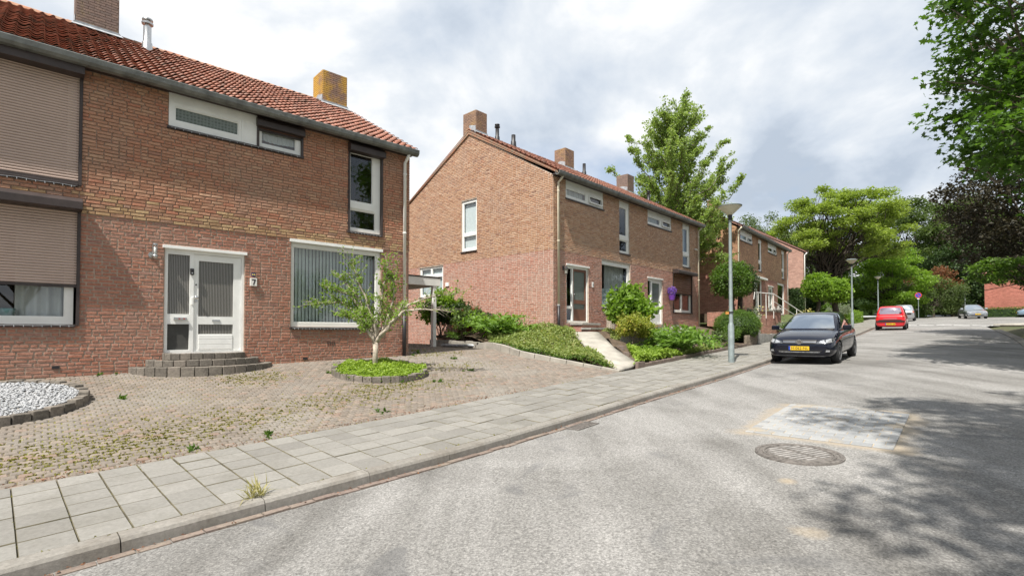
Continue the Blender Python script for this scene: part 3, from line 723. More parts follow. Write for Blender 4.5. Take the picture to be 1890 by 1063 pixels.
def shutter(root, x0, x1, zt, zb, boxh=.2, boxd=.2, mat='slat', guide_bottom=None, pitch=.048, Mx=None, slats=True, by=.0):
    s_ = part('roller_shutter', root, Mx)
    mb = MB(); mb.prism([(-boxd, 0), (-boxd, boxh * .62), (-boxd * .6, boxh), (.06, boxh), (.06, 0)], 0, 1)
    mb.v = [(x0 - .03 + v[2] * (x1 - x0 + .06), v[0] + by, zt + v[1]) for v in mb.v]; mb.f = [f[::-1] for f in mb.f]
    mb.build('shutter_box', M['brownbox'], s_, bevel=.006)
    gb = guide_bottom if guide_bottom is not None else zb
    for a in (x0 - .02, x1 - .025):
        mb = MB(); mb.box(a, a + .045, -.035, .05, gb, zt - .002); mb.build('guide_rail', M['brownbox'], s_)
    if slats:
        z = zb + .05; mbp = MB()
        n = 3
        L2 = x1 - x0 - .055
        vs = []
        for i in range(n + 1):
            q = i / n; vs += [(-L2 / 2, -.011 * math.sin(math.pi * q) - .002, q * (pitch - .006)), (L2 / 2, -.011 * math.sin(math.pi * q) - .002, q * (pitch - .006))]
        mbp.add(vs, [(2 * i, 2 * i + 1, 2 * i + 3, 2 * i + 2) for i in range(n)])
        
        me = mbp.mesh('slat', M[mat])
        while z < zt - .01:
            link_mesh('slat', me, s_, Matrix.Translation(((x0 + x1) / 2, .012, z))); z += pitch
        mb = MB(); mb.box(x0 + .02, x1 - .02, -.012, .03, zb, zb + .045); mb.build('end_bar', M['brownbox'], s_)
    return s_
def roof(root, tilemat, nobj=0, x0=-.06, x1=HL + .06, real=True):
    rf = part('roof', root)
    ev = Vector((0, EY, EZ)); es = Vector((0, 1, SLOPE)).normalized(); en = Vector((0, -es.z, es.y))
    sl_len = (RIDGE_Y - EY) / es.y
    mb = MB()
    a = (EY, EZ - .07); r_ = (RIDGE_Y, RIDGE_Z - .05); b = (DEPTH + .2, RIDGE_Z - .05 - .545 * (DEPTH + .2 - RIDGE_Y))
    for X0 in (x0, x1): pass
    pr = [a, (a[0], a[1] + .03), (r_[0], r_[1]), (b[0], b[1] + .03), b, (r_[0], r_[1] - .1)]
    n = len(pr)
    mb.add([(x0, *p) for p in pr] + [(x1, *p) for p in pr], [(0, 1, 2, 5), (5, 2, 3, 4), (6 + 5, 6 + 2, 6 + 1, 6), (6 + 4, 6 + 3, 6 + 2, 6 + 5)] + [(i, 6 + i, 6 + (i + 1) % n, (i + 1) % n) for i in range(n)])
    mb.build('deck', M['tile3' if tilemat == 'tile3' else 'ridge'], rf)
    # pantiles: S profile, each lapping the one below
    W_, Lt, pit = .182, .36, .275
    prof = [(0, .034), (.035, .012), (.075, .002), (.115, .008), (.148, .034), (.178, .052), (.205, .046), (.222, .03)]
    tm = MB(); np_ = len(prof)
    top = [Vector((x * .9 - .09, 0, z + .052)) for x, z in prof]; up = [Vector((x * .9 - .09, Lt, z)) for x, z in prof]; lip = [v - Vector((0, -.01, .016)) for v in top]
    tm.add(top + up + lip, [(i, i + 1, np_ + i + 1, np_ + i) for i in range(np_ - 1)] + [(2 * np_ + i, 2 * np_ + i + 1, i + 1, i) for i in range(np_ - 1)])
    tme = tm.mesh('roof_tile', M[tilemat], True)
    tV = np.array(tm.v); tF = np.array(tm.f)
    base = Matrix((Vector((1, 0, 0)), es, en)).transposed().to_4x4()
    ncol = int((x1 - x0) / W_); W2 = (x1 - x0) / ncol; cand = []
    for r in range(int(sl_len / pit) + 1):
        for c in range(ncol):
            p = ev + es * (r * pit) + Vector((x0 + W2 * (c + .5), 0, 0)) + en * random.gauss(.006, .004)
            if r * pit > sl_len - .12: continue
            Mx = Matrix.Translation(p) @ base @ Matrix.Rotation(random.gauss(0, .008), 4, 'Z')
            cand.append(Mx)
    mw = Matrix.Translation(root.location) @ root.rotation_euler.to_matrix().to_4x4()
    if nobj:
        key = lambda m: (0 if inview(mw @ m.translation) else 1, (mw @ m.translation - Vector((0, 0, CAMZ))).length)
        cand.sort(key=key)
        for m in cand[:nobj]: link_mesh('roof_tile', tme, rf, m)
        cand = cand[nobj:]
    Vs = []; Fs = []; rn = []
    for i, m in enumerate(cand):
        A = np.array(m); Vs.append(tV @ A[:3, :3].T + A[:3, 3]); Fs.append(tF + i * len(tV)); rn += [random.random()] * len(tF)
    o = link_mesh('roof_tiles_beyond', np_mesh('roof_tiles', np.vstack(Vs), np.vstack(Fs), M[tilemat], rn, True), rf); tag(o, kind='stuff')
    # ridge
    rm = MB(); n = 7; Lr = .36
    A = [(-.12 * math.cos(math.pi * k / (n - 1)), .10 * math.sin(math.pi * k / (n - 1))) for k in range(n)]
    rm.add([(0, y, z) for y, z in A] + [(Lr, y * .9, z * .9) for y, z in A] + [(0, y * .82, z * .8 - .005) for y, z in A], [(i, n + i, n + i + 1, i + 1) for i in range(n - 1)] + [(2 * n + i, i, i + 1, 2 * n + i + 1) for i in range(n - 1)])
    rme_ = rm.mesh('ridge_tile', M['ridge'] if tilemat == 'tile' else M[tilemat], True); x = x0
    while x < x1 - .1:
        link_mesh('ridge_tile', rme_, rf, Matrix.Translation((x, RIDGE_Y, RIDGE_Z - .015)) @ Matrix.Rotation(random.gauss(0, .012), 4, 'Y')); x += .325
    return rf
def gutter(root, x0=-.1, x1=HL + .1, mat='zinc'):
    g = part('gutter', root)
    pr = [(-.36, 5.60), (-.375, 5.585), (-.365, 5.50), (-.33, 5.455), (-.27, 5.435), (-.21, 5.45), (-.185, 5.49), (-.18, 5.60), (-.20, 5.60), (-.21, 5.51), (-.27, 5.47), (-.33, 5.51), (-.345, 5.585)]
    mb = MB(); n = len(pr)
    mb.add([(x0, *p) for p in pr] + [(x1, *p) for p in pr], [tuple(range(n)), tuple(range(2 * n - 1, n - 1, -1))] + [(i, n + i, n + (i + 1) % n, (i + 1) % n) for i in range(n)])
    mb.build('trough', M[mat], g)
    x = x0 + .9
    while x < x1:
        mb = MB(); mb.add([(x + dx, y * 1.0 - (.004 if y < -.27 else -.004), z - .004) for dx in (0, .03) for y, z in pr[1:8]], [(i, 7 + i, 8 + i, i + 1) for i in range(6)]); mb.build('seam', M[mat], g); x += 1.0
    mb = MB(); mb.box(x0 + .05, x1 - .05, -.19, -.002, 5.49, 5.53); mb.build('soffit', M['brownbox'], g)
def pipe(root, x, zt, zb, mat='cream', zblack=1.3, y=-.085, xo=None):
    d = part('downpipe', root)
    mb = MB(); mb.tube([(x + .02, -.26, zt + .0), (x + .01, -.2, zt - .1), (x, y, zt - .2), (x, y, zblack)], .042, 10); mb.build('pipe', M[mat], d, smooth=True)
    mb = MB(); mb.tube([(x, y, zblack), (x, y, zb)], .05, 10); mb.build('standpipe', M['black'], d, smooth=True)
    for z in (zblack, (zt + zblack) / 2, zt - .5):
        mb = MB(); mb.lathe([(.05, -.02), (.054, 0), (.05, .02)], 10); mb.build('collar', M['lead' if z == zblack else mat], d, M=Matrix.Translation((x, y, z)))
def chimney(root, x0, x1, y0, y1, zb, zt, mat='chim_brick', real=True):
    c = part('chimney', root)
    mb = MB(); mb.box(x0, x1, y0, y1, zb, zt - .01); mb.build('core', M['mortar'], c)
    mb = MB(); z = zb; k = 0
    while z < zt - .02:
        for face in range(4):
            L_ = (x1 - x0) if face % 2 == 0 else (y1 - y0)
            x = -.5 * .22 * (k % 2) 
            while x < L_:
                a, b = max(x, 0) + .005, min(x + .22, L_) - .005
                if b - a > .03:
                    if face == 0: bb = (x0 + a, x0 + b, y0 - .014, y0)
                    elif face == 1: bb = (x1, x1 + .014, y0 + a, y0 + b)
                    elif face == 2: bb = (x0 + a, x0 + b, y1, y1 + .014)
                    else: bb = (x0 - .014, x0, y0 + a, y0 + b)
                    mb.box(*bb, z + .005, z + .058, r=random.random())
                x += .22
        z += .0645; k += 1
    o = mb.build('bricks', M[mat], c); tag(o, kind='stuff')
    zf = EZ + SLOPE * (y0 - EY)
    mb = MB(); mb.add([(x0 - .1, y0 - .12, zf + .04), (x1 + .1, y0 - .12, zf + .04), (x1 + .06, y0 - .016, zf + .12), (x0 - .06, y0 - .016, zf + .12), (x1 + .02, y0 - .02, zf + .17), (x0 - .02, y0 - .02, zf + .17)], [(0, 1, 2, 3), (3, 2, 4, 5)])
    zg = EZ + SLOPE * (min(y1, RIDGE_Y) - EY)
    mb.add([(x0 - .02, y0, zf + .02), (x0 - .02, y0, zf + .34), (x0 - .02, (y0 + y1) / 2, zf + .44), (x0 - .02, min(y1, RIDGE_Y), zg + .04)], [(0, 1, 2, 3)])
    mb.build('lead_flashing', M['lead'], c)
    mb = MB(); mb.box(x0 + .05, x1 - .05, y0 + .05, y1 - .05, zt - .008, zt + .012); mb.build('cap', M['concrete'], c)
    return c
def flue(root, x, y, zb, h, r=.075, mat='black', cowl=True, name='flue'):
    f = part(name, root, Matrix.Translation((x, y, zb)))
    mb = MB(); mb.lathe([(r * 1.5, -.1), (r * 1.25, .22), (r, .25), (r, h)], 14); mb.build('pipe', M[mat], f, smooth=True, angle=40)
    if cowl:
        mb = MB(); mb.lathe([(r * .7, h), (r * .7, h + .06), (r * 1.45, h + .06), (r * 1.5, h + .10), (r * .75, h + .105), (r * .75, h + .16), (r * 1.4, h + .165), (r * 1.3, h + .2), (.001, h + .21)], 14); mb.build('cowl', M[mat], f, smooth=True, angle=40)
def shell(root, ops, gops, wallmat, uvs=True, z0=-.9):
    """facade, gables and back; returns facade object"""
    mb = MB(); panel(mb, 0, HL, z0, EAVE, ops, 0, .12)
    mb.add([(0, DEPTH, z0), (HL, DEPTH, z0), (HL, DEPTH, 5.4), (0, DEPTH, 5.4)], [(3, 2, 1, 0)])
    f = mb.build('wall', M[wallmat], root); uvm(f)
    zt = 5.42; g = RIDGE_Z - .12
    for x, sg, oo in ((0, 1, gops), (HL, -1, [])):
        mb = MB()
        for a, b, c, d in rects(0, DEPTH, z0, zt, oo):
            q = [(x, a, c), (x, a, d), (x, b, d), (x, b, c)]; mb.add(q, [(0, 1, 2, 3) if sg > 0 else (3, 2, 1, 0)])
        for a, b, c, d in oo:
            for p0, p1 in (((a, c), (a, d)), ((b, d), (b, c)), ((b, c), (a, c)), ((a, d), (b, d))):
                mb.add([(x, p0[0], p0[1]), (x + .12, p0[0], p0[1]), (x + .12, p1[0], p1[1]), (x, p1[0], p1[1])], [(3, 2, 1, 0)])
        q = [(x, 0, zt), (x, 0, EAVE), (x, RIDGE_Y, g), (x, DEPTH, zt)]; mb.add(q, [(0, 1, 2, 3) if sg > 0 else (3, 2, 1, 0)])
        uvm(mb.build('gable_wall', M[wallmat], root))
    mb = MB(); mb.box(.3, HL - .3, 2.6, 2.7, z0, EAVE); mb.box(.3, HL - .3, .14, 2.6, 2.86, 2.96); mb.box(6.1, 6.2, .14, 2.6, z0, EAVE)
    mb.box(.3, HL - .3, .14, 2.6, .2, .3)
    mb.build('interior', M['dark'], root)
    return f
def house(name, O, U, s0, zb, label, cat='house'):
    o = O + U * s0; r = empty(name, (o.x, o.y, zb), math.atan2(U.y, U.x)); return tag(r, label, cat)
def W2L(root, p): return (Matrix.Translation(root.location) @ root.rotation_euler.to_matrix().to_4x4()).inverted() @ Vector(p)

# ------------------------------------------------------------------ house 1 (number 7)
h1 = house('brick_house', O1, U1, -8.48, .86, 'brick house nearest the camera with white door, beige shutters and round front steps')
ops1 = [(3.1, 5.56, 3.39, 5.42), (3.1, 5.56, .90, 2.93), (6.87, 9.46, 4.83, 5.5), (10.59, 11.48, 3.27, 5.44), (6.84, 8.27, .34, 2.44), (9.24, 11.49, .90, 2.87)]
mb = MB(); panel(mb, 0, HL, -.9, EAVE, ops1, .005, .13); wl = mb.build('wall', M['mortar'], h1)
mb = MB(); mb.add([(HL, 0.012, -.9), (HL, DEPTH, -.9), (HL, DEPTH, 5.42), (HL, RIDGE_Y, RIDGE_Z - .12), (HL, .012, EAVE)], [(0, 1, 2, 3, 4)])
mb.add([(0, 0.012, -.9), (0, DEPTH, -.9), (0, DEPTH, 5.42), (0, RIDGE_Y, RIDGE_Z - .12), (0, .012, EAVE)], [(4, 3, 2, 1, 0)])
mb.add([(0, DEPTH, -.9), (HL, DEPTH, -.9), (HL, DEPTH, 5.42), (0, DEPTH, 5.42)], [(3, 2, 1, 0)])
uvm(mb.build('gable_wall', M['wall2'], h1))
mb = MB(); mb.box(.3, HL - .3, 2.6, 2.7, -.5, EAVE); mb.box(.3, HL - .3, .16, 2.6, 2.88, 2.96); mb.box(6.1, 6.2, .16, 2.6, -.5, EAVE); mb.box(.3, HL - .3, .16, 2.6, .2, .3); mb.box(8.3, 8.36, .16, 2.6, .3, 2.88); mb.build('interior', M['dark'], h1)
def brick_mb(Lx, H, seed, mb=None, c=None, r=None, rough=.5, mi=0):
    rr = random.Random(seed); mb = mb or MB(); a, b = Lx / 2, H / 2; j = lambda s: rr.uniform(-s, s)
    d = .012 + .004 * rr.random()
    F_ = [(-a + j(.002), 0.016, -b + j(.002)), (a + j(.002), .016, -b + j(.002)), (a + j(.002), .016, b + j(.002)), (-a + j(.002), .016, b + j(.002))]
    i_ = .006 * rough + .002
    G_ = [(-a + i_ + abs(j(.004)) * rough, -d + .012 + j(.003), -b + i_ * .7 + abs(j(.003)) * rough), (a - i_ - abs(j(.004)) * rough, -d + .012 + j(.003), -b + i_ * .7 + abs(j(.003)) * rough),
          (a - i_ - abs(j(.004)) * rough, -d + .012 + j(.003), b - i_ * .7 - abs(j(.003)) * rough), (-a + i_ + abs(j(.004)) * rough, -d + .012 + j(.003), b - i_ * .7 - abs(j(.003)) * rough)]
    vs = F_ + G_
    if c is not None: vs = [(v[0] + c[0], v[1] + c[1], v[2] + c[2]) for v in vs]
    mb.add(vs, [(4, 5, 6, 7), (0, 1, 5, 4), (1, 2, 6, 5), (2, 3, 7, 6), (3, 0, 4, 7)], mi, r); return mb
CH = .0645
var_low = [brick_mb(.206, .052, k, rough=1.).mesh('brick', M['brick_low']) for k in range(8)]
var_up = [brick_mb(.206, .053, 50 + k, rough=.6).mesh('brick', M['brick_up']) for k in range(8)]
var_row = [brick_mb(.206, .053, 80 + k, rough=.7).mesh('brick', M['brick_row']) for k in range(4)]
mw1 = Matrix.Translation(h1.location) @ h1.rotation_euler.to_matrix().to_4x4()
full = []; rest = MB()
nco = int((EAVE + .62) / CH)
for k in range(nco):
    zc = BAND + (k - int((BAND + .62) / CH) + .5) * CH
    if zc > EAVE - .03: break
    up = zc > BAND; yrow = up and zc < BAND + 6 * CH and random.random() < .9
    proud = -.012 if up else 0.
    blk = sorted((o[0], o[1]) for o in ops1 if o[2] - .03 < zc < o[3] + (.0 if o[3] > 5 else .03))
    segs = []; x = 0.
    for a, b in blk: segs.append((x, a)); x = b
    segs.append((x, HL))
    for a, b in segs:
        x = a - random.choice((0, .054, .108, .108, .16)); first = True
        while x < b - .01:
            L_ = .2165 if random.random() > .36 else .11
            p, q = max(x, a), min(x + L_, b)
            if q - p > .03:
                seed = random.random()
                ln = q - p - (.010 if up else .0115)
                c = ((p + q) / 2, proud, zc)
                mi = 2 if not up else (1 if (zc < BAND + 6 * CH and seed < 1.05 - .16 * ((zc - BAND) / CH)) else 0)
                wp = mw1 @ Vector(c); H_ = .052 if mi == 2 else .053
                H_ += random.uniform(-.003, .004)
                if q - p > .21 and inview(wp): full.append(((wp - Vector((0, 0, CAMZ))).length, c, mi, seed, H_))
                else: brick_mb(ln, H_, seed, rest, c, random.random() * .98 + .01, 1. if mi == 2 else .65, mi)
            x += L_
full.sort()
for i, (d, c, mi, seed, H_) in enumerate(full):
    if i < 300:
        v = (var_up, var_row, var_low)[mi]; link_mesh('brick', v[int(seed * len(v)) % len(v)], wl, Matrix.Translation(c))
    else: brick_mb(.204 if mi == 2 else .206, H_, seed, rest, c, random.random() * .98 + .01, 1. if mi == 2 else .65, mi)
tag(rest.build('bricks_beyond', [M['brick_up'], M['brick_row'], M['brick_low']], wl), kind='stuff')
# quoin ends of the bricks on the right corner
mb = MB(); k = 0; z = -.6
while z < EAVE - .05:
    up = z > BAND - .01
    y = .0
    while y < 2.2:
        L_ = .1 if (y == 0 and k % 2) else .21
        mb.box(HL, HL + (.022 if up else .012), y + .004 - (.012 if up and y == 0 else 0), y + L_ - .006, z + .006, z + .058, r=random.random(), mi=0 if up else 1); y += L_
    z += CH; k += 1
tag(mb.build('corner_bricks', [M['brick_up'], M['brick_low']], wl), kind='stuff')
roof(h1, 'tile', 300); gutter(h1)
pipe(h1, 12.13, 5.46, .12, 'pvc', 1.33)
chimney(h1, 11.5, 12.28, 3.75, 4.5, 7.4, 9.0)
chimney(h1, 5.62, 6.42, 4.0, 4.75, 7.4, 9.05, 'chim_brick_dark')
flue(h1, 6.95, 3.5, EZ + SLOPE * (3.5 - EY), .62, .085, 'steel', True)
# left-hand windows with beige roller shutters
shutter(h1, 3.1, 5.56, 5.30, 3.41, .23, .25, guide_bottom=3.38)
window(h1, 3.12, 5.5, 3.41, 5.3, [(3.2, 5.4, 3.5, 5.2)], y=.07)
shutter(h1, 3.1, 5.56, 2.91, 1.57, .21, .33, guide_bottom=.9)
wA = window(h1, 3.12, 5.5, .92, 2.9, [(3.2, 5.39, 1.04, 2.8)], y=.06)
curtain(wA, 3.2, 4.1, 1.0, 2.8, .24); curtain(wA, 4.75, 5.4, 1.0, 2.8, .24)
pot = plain('glazed_teal_pot', (.10, .20, .19), .25, var=.1)
mb = MB(); mb.lathe([(.07, 0), (.10, .12), (.105, .18), (.09, .18), (.085, .15)], 16); mb.build('flower_pot', pot, wA, M=Matrix.Translation((4.66, .19, 1.0)), smooth=True)
def light_string(root, x0, x1, z, y=-.062, n=14):
    ls = part('fairy_light_string', root)
    mb = MB(); mb.tube([(x0 + (x1 - x0) * i / 30, y, z + .006 * math.sin(i)) for i in range(31)], .004, 5); mb.build('cable', M['lead'], ls)
    for i in range(n):
        x = x0 + (x1 - x0) * (i + .5) / n; mb = MB(); mb.tube([(x, y, z + .004), (x + .002, y - .003, z - .03)], [.004, .005], 5); mb.build('bulb', M['lead'], ls)
light_string(h1, 3.2, 5.5, .90, n=20); light_string(h1, 3.2, 5.5, 3.36, n=20)
# high window group
wB = window(h1, 6.87, 8.48, 4.83, 5.5, [(6.97, 8.12, 4.96, 5.24)], y=-.01, frame='white', glass='patglass')
mb = MB(); mb.box(6.9, 8.46, -.02, -.011, 5.30, 5.46); mb.build('fascia_board', M['white'], wB)
mb = MB(); mb.box(8.17, 8.22, -.024, -.011, 4.84, 5.3); mb.build('mullion', M['white'], wB)
wC = window(h1, 8.48, 9.46, 4.83, 5.5, [(8.58, 9.33, 4.92, 5.24)], y=.03, frame='white')
curtain(wC, 8.55, 9.36, 5.02, 5.26, .13, amp=.015, wl=.09)
shutter(h1, 8.5, 9.46, 5.26, 5.19, .2, .13, 'brownslat', guide_bottom=4.80, by=-.0)
light_string(h1, 6.9, 9.4, 4.80, n=18)
# tall window
wD = window(h1, 10.59, 11.48, 3.27, 5.36, [(10.66, 11.27, 4.03, 5.24), (10.66, 11.35, 3.36, 3.82)], y=.05)
mb = MB(); mb.box(10.62, 11.3, .03, .05, 3.85, 3.99); mb.build('transom', M['pvc'], wD, bevel=.004)
shutter(h1, 10.60, 11.5, 5.23, 5.2, .22, .17, guide_bottom=3.27, slats=False); light_string(h1, 10.62, 11.46, 3.24, n=10)
# big window with vertical blinds
wE = window(h1, 9.24, 11.49, .90, 2.87, [(9.31, 11.38, 1.0, 2.74)], y=.06)
blinds(wE, 9.36, 11.4, 1.0, 2.78, .24, 'blind', ang=24)
mb = MB(); mb.box(9.2, 11.53, -.03, .02, 2.83, 2.90); mb.build('drip_board', M['white'], wE, bevel=.004)
light_string(h1, 9.26, 11.47, .87, n=26)
# front door with side light
dr = part('door', h1); dr['label'] = 'white front door with ribbed glass and side light'
mb = MB(); panel(mb, 6.84, 8.27, .34, 2.44, [(6.90, 7.27, 1.14, 2.32), (6.90, 7.27, .43, .94), (7.34, 8.22, .39, 2.36)], .04, .07, 0, True); mb.build('frame', M['white'], dr, bevel=.005)
for z0_, z1_ in ((1.14, 2.32), (.43, .94)):
    mb = MB(); mb.box(-.185, .185, -.004, .004, z0_, z1_); mb.build('side_pane', M['ribglass' if z0_ > 1 else 'dark'], dr, M=Matrix.Translation((7.085, .085, 0)))
mb = MB(); panel(mb, 7.345, 8.215, .395, 2.355, [(7.43, 8.07, 1.10, 2.23), (7.43, 8.07, .74, .94)], .062, .04, 0, True); mb.build('leaf', M['white'], dr, bevel=.004)
for z0_, z1_ in ((1.10, 2.23), (.74, .94)):
    mb = MB(); mb.box(-.32, .32, -.004, .004, z0_, z1_); mb.build('pane', M['ribglass'], dr, M=Matrix.Translation((7.75, .09, 0)))
for k in range(3):
    mb = MB(); mb.box(7.44, 8.06, .052, .061, .43 + k * .1, .525 + k * .1); mb.build('board', M['white'], dr, bevel=.004)
mb = MB(); mb.box(7.0, 7.22, .0, .04, 1.02, 1.075); mb.build('letter_slot', M['steel'], dr, bevel=.004)
for xx in (7.08, 7.16):
    mb = MB(); mb.box(xx, xx + .03, -.004, -.0005, 1.037, 1.055); mb.build('slot_tag', plain('red_plastic%.2f' % xx, (.5, .05, .03), .5), dr)
mb = MB(); mb.box(7.68, 7.82, .05, .062, 1.0, 1.04); mb.build('name_plate', M['steel'], dr)
mb = MB(); mb.lathe([(.001, .075), (.022, .07), (.034, .05), (.03, .03), (.014, .022), (.014, 0), (.028, 0)], 16); mb.build('knob', M['chrome'], dr, smooth=True, M=Matrix.Translation((7.385, .06, 1.48)) @ Matrix.Rotation(R(90), 4, 'X'))
mb = MB(); mb.box(7.36, 7.41, .05, .062, 1.385, 1.44); mb.build('lock_plate', M['steel'], dr)
mb = MB(); mb.lathe([(.016, 0), (.014, .012), (.001, .014)], 12); mb.build('peephole', M['black'], dr, M=Matrix.Translation((7.385, .061, 1.74)) @ Matrix.Rotation(R(90), 4, 'X'))
mb = MB(); mb.box(7.295, 7.335, .02, .04, 1.33, 1.48); mb.build('intercom', M['white'], dr, bevel=.003)
mb = MB(); mb.box(6.8, 8.31, -.04, .04, 2.42, 2.48); mb.build('drip_board', M['white'], dr, bevel=.004)
bell = tag(empty('video_doorbell', tuple(mw1 @ Vector((7.305, .035, 1.93))), h1.rotation_euler.z), 'black video doorbell on the white door frame', 'doorbell')
mb = MB(); mb.box(-.035, .035, -.035, .004, 0, .13); mb.build('body', M['black'], bell, bevel=.012)
mb = MB(); mb.lathe([(.017, 0), (.014, .006), (.001, .007)], 14); mb.build('lens', plain('lens_glass', (.03, .03, .035), .08), bell, M=Matrix.Translation((0, -.035, .095)) @ Matrix.Rotation(R(90), 4, 'X'))
mb = MB(); mb.lathe([(.013, 0), (.013, .004), (.001, .004)], 14); mb.build('button', M['steel'], bell, M=Matrix.Translation((0, -.035, .035)) @ Matrix.Rotation(R(90), 4, 'X'))
# wall lamp, number, small enamel plate, vents
wlp = tag(empty('wall_lamp', tuple(mw1 @ Vector((6.67, -.0, 2.2))), h1.rotation_euler.z), 'steel and glass cylinder wall lamp left of the white front door', 'wall lamp')
mb = MB(); mb.lathe([(.055, 0), (.055, .018), (.02, .022), (.018, .07)], 18); mb.build('wall_plate', M['steel'], wlp, smooth=True, angle=40, M=Matrix.Translation((-.045, .0, .06)) @ Matrix.Rotation(R(90), 4, 'X'))
mb = MB(); mb.lathe([(.001, -.015), (.035, -.008), (.045, .03), (.045, .06)], 18); mb.build('holder', M['steel'], wlp, smooth=True, M=Matrix.Translation((0, -.085, .0)))
mb = MB(); mb.lathe([(.034, .06), (.034, .245)], 18); mb.build('glass_tube', glassmat('lamp_glass', (.9, .92, .92)), wlp, smooth=True, M=Matrix.Translation((0, -.085, 0)))
mb = MB(); mb.lathe([(.022, .06), (.022, .22), (.001, .22)], 14); mb.build('bulb', M['white'], wlp, smooth=True, M=Matrix.Translation((0, -.085, 0)))
mb = MB(); mb.lathe([(.045, .245), (.045, .275), (.001, .285)], 18); mb.build('cap', M['steel'], wlp, smooth=True, angle=40, M=Matrix.Translation((0, -.085, 0)))
for a in range(3):
    mb = MB(); mb.tube([(.043 * math.cos(a * 2.1 + .5), .043 * math.sin(a * 2.1 + .5), .06), (.043 * math.cos(a * 2.1 + .5), .043 * math.sin(a * 2.1 + .5), .25)], .003, 5); mb.build('rod', M['steel'], wlp, M=Matrix.Translation((0, -.085, 0)))
ns = tag(empty('house_number_sign', tuple(mw1 @ Vector((8.435, -.012, 1.86 - .09))), h1.rotation_euler.z), 'white plate with a black number 7 right of the door', 'number sign')
mb = MB(); mb.box(-.068, .068, -.05, 0, 0, .17); mb.build('plate', plain('enamel_white', (.72, .7, .65), .3, var=.03), ns, bevel=.006)
mb = MB(); mb.add([(-.04, -.053, .148), (.04, -.053, .148), (.04, -.053, .125), (.008, -.053, .025), (-.018, -.053, .025), (.012, -.053, .122), (-.04, -.053, .122)], [(0, 6, 5, 4, 3, 2, 1)]); mb.build('digit', M['black'], ns)
es_ = tag(empty('enamel_plate', tuple(mw1 @ Vector((8.44, -.012, 1.975))), h1.rotation_euler.z), 'tiny dark blue plate with two yellow dots above the number 7', 'plate')
mb = MB(); mb.box(-.042, .042, -.02, 0, 0, .08); mb.build('plate', plain('enamel_blue', (.015, .02, .10), .25), es_, bevel=.004)
for xx in (-.017, .019):
    mb = MB(); mb.lathe([(.015, 0), (.013, .003), (.001, .004)], 12); mb.build('dot', plain('enamel_yellow%.2f' % xx, (.7, .55, .12), .3), es_, M=Matrix.Translation((xx, -.02, .042)) @ Matrix.Rotation(R(90), 4, 'X'))
for x_, z_ in ((5.28, .17), (9.57, .17), (11.27, .24)):
    mb = MB(); mb.box(x_ - .05, x_ + .05, -.014, .02, z_ - .024, z_ + .024); mb.build('air_brick', M['black'], wl)
for k in range(4):
    mb = MB(); mb.box(10.1 + k * .05, 10.112 + k * .05, -.012, .012, .47, .555); mb.build('weep_slot', M['black'], wl)

# ------------------------------------------------------------------ house 2
O2, U2, N2 = frame(1.43, 17.7, 42.8); O3, U3, N3 = frame(13.64, 30.7, 40.5); O4, U4, N4 = frame(25.8, 45.0, 28.)
GM = Matrix.Rotation(R(-90), 4, 'Z')
h2 = house('brick_house', O2, U2, 0, 1.62, 'two-tone brick house with bare gable end and red roof behind the sloping garden')
tall = lambda X: (X + 4.4, X + 5.22, 3.28, 5.44)
ops2 = [(.74, 3.2, 4.84, 5.5), tall(0), (.78, 2.16, .37, 2.44), (3.08, 5.27, .98, 2.85), (6.82, 9.15, 4.84, 5.5), tall(6.02), (6.8, 8.2, .37, 2.44), (9.3, 11.45, .98, 2.88)]
gops2 = [(3.87, 4.78, 3.3, 5.38), (5.96, 7.6, 1.55, 2.86)]
w2f = shell(h2, ops2, gops2, 'mortar2')
def lay_bricks(owner, mw, x0, x1, z0, ztop, ops, Mx, nobj, mats, rough=.6):
    """courses on a wall plane facing local -y; the largest ones in view become parts, the rest one mesh"""
    full = []; rest = MB(); k = 0; nb = round((BAND - z0) / CH); z0 = BAND - nb * CH
    while True:
        zc = z0 + (k + .5) * CH
        if zc > 8.2: break
        up = zc > BAND; a0, b0 = x0, x1
        if ztop is not None: a0, b0 = ztop(zc, x0, x1)
        elif zc > EAVE - .03: break
        if b0 - a0 < .1: break
        blk = sorted((o[0], o[1]) for o in ops if o[2] - .03 < zc < o[3] + .03); segs = []; x = a0
        for a, b in blk: segs.append((x, a)); x = b
        segs.append((x, b0))
        for a, b in segs:
            x = math.floor(a / .2165) * .2165 - (k % 2) * .108
            while x < b - .01:
                L_ = .2165 if random.random() > .12 else .11
                p, q = max(x, a), min(x + L_, b)
                if q - p > .03:
                    c = ((p + q) / 2, -.010 if up else -.004, zc); mi = 0 if up else 1
                    if up and zc < BAND + 2 * CH: pass
                    wp = mw @ Mx @ Vector(c)
                    full.append(((wp - Vector((0, 0, CAMZ))).length if (q - p > .21 and inview(wp)) else 1e3, c, mi, q - p - .011))
                x += L_
        k += 1
    full.sort(); vs_ = [[brick_mb(.2055, .0525, 200 + i + 9 * j, rough=rough).mesh('brick', M[mats[j]]) for i in range(4)] for j in (0, 1)]
    for i, (d, c, mi, ln) in enumerate(full):
        if i < nobj and d < 900: link_mesh('brick', random.choice(vs_[mi]), owner, Mx @ Matrix.Translation(c))
        else:
            b_ = len(rest.v); brick_mb(ln, .0525, random.random(), rest, c, random.random() * .98 + .01, rough, mi)
    if Mx != Matrix.Identity(4): rest.v = [tuple(Mx @ Vector(v)) for v in rest.v]
    tag(rest.build('bricks_beyond', [M[m_] for m_ in mats], owner), kind='stuff')
def band(root, x0=0, x1=HL):
    mb = MB(); mb.box(x0 - .012, x1 + .012, -.014, -.001, BAND + .002, EAVE - .01); return mb
mwh2 = Matrix.Translation(h2.location) @ h2.rotation_euler.to_matrix().to_4x4()
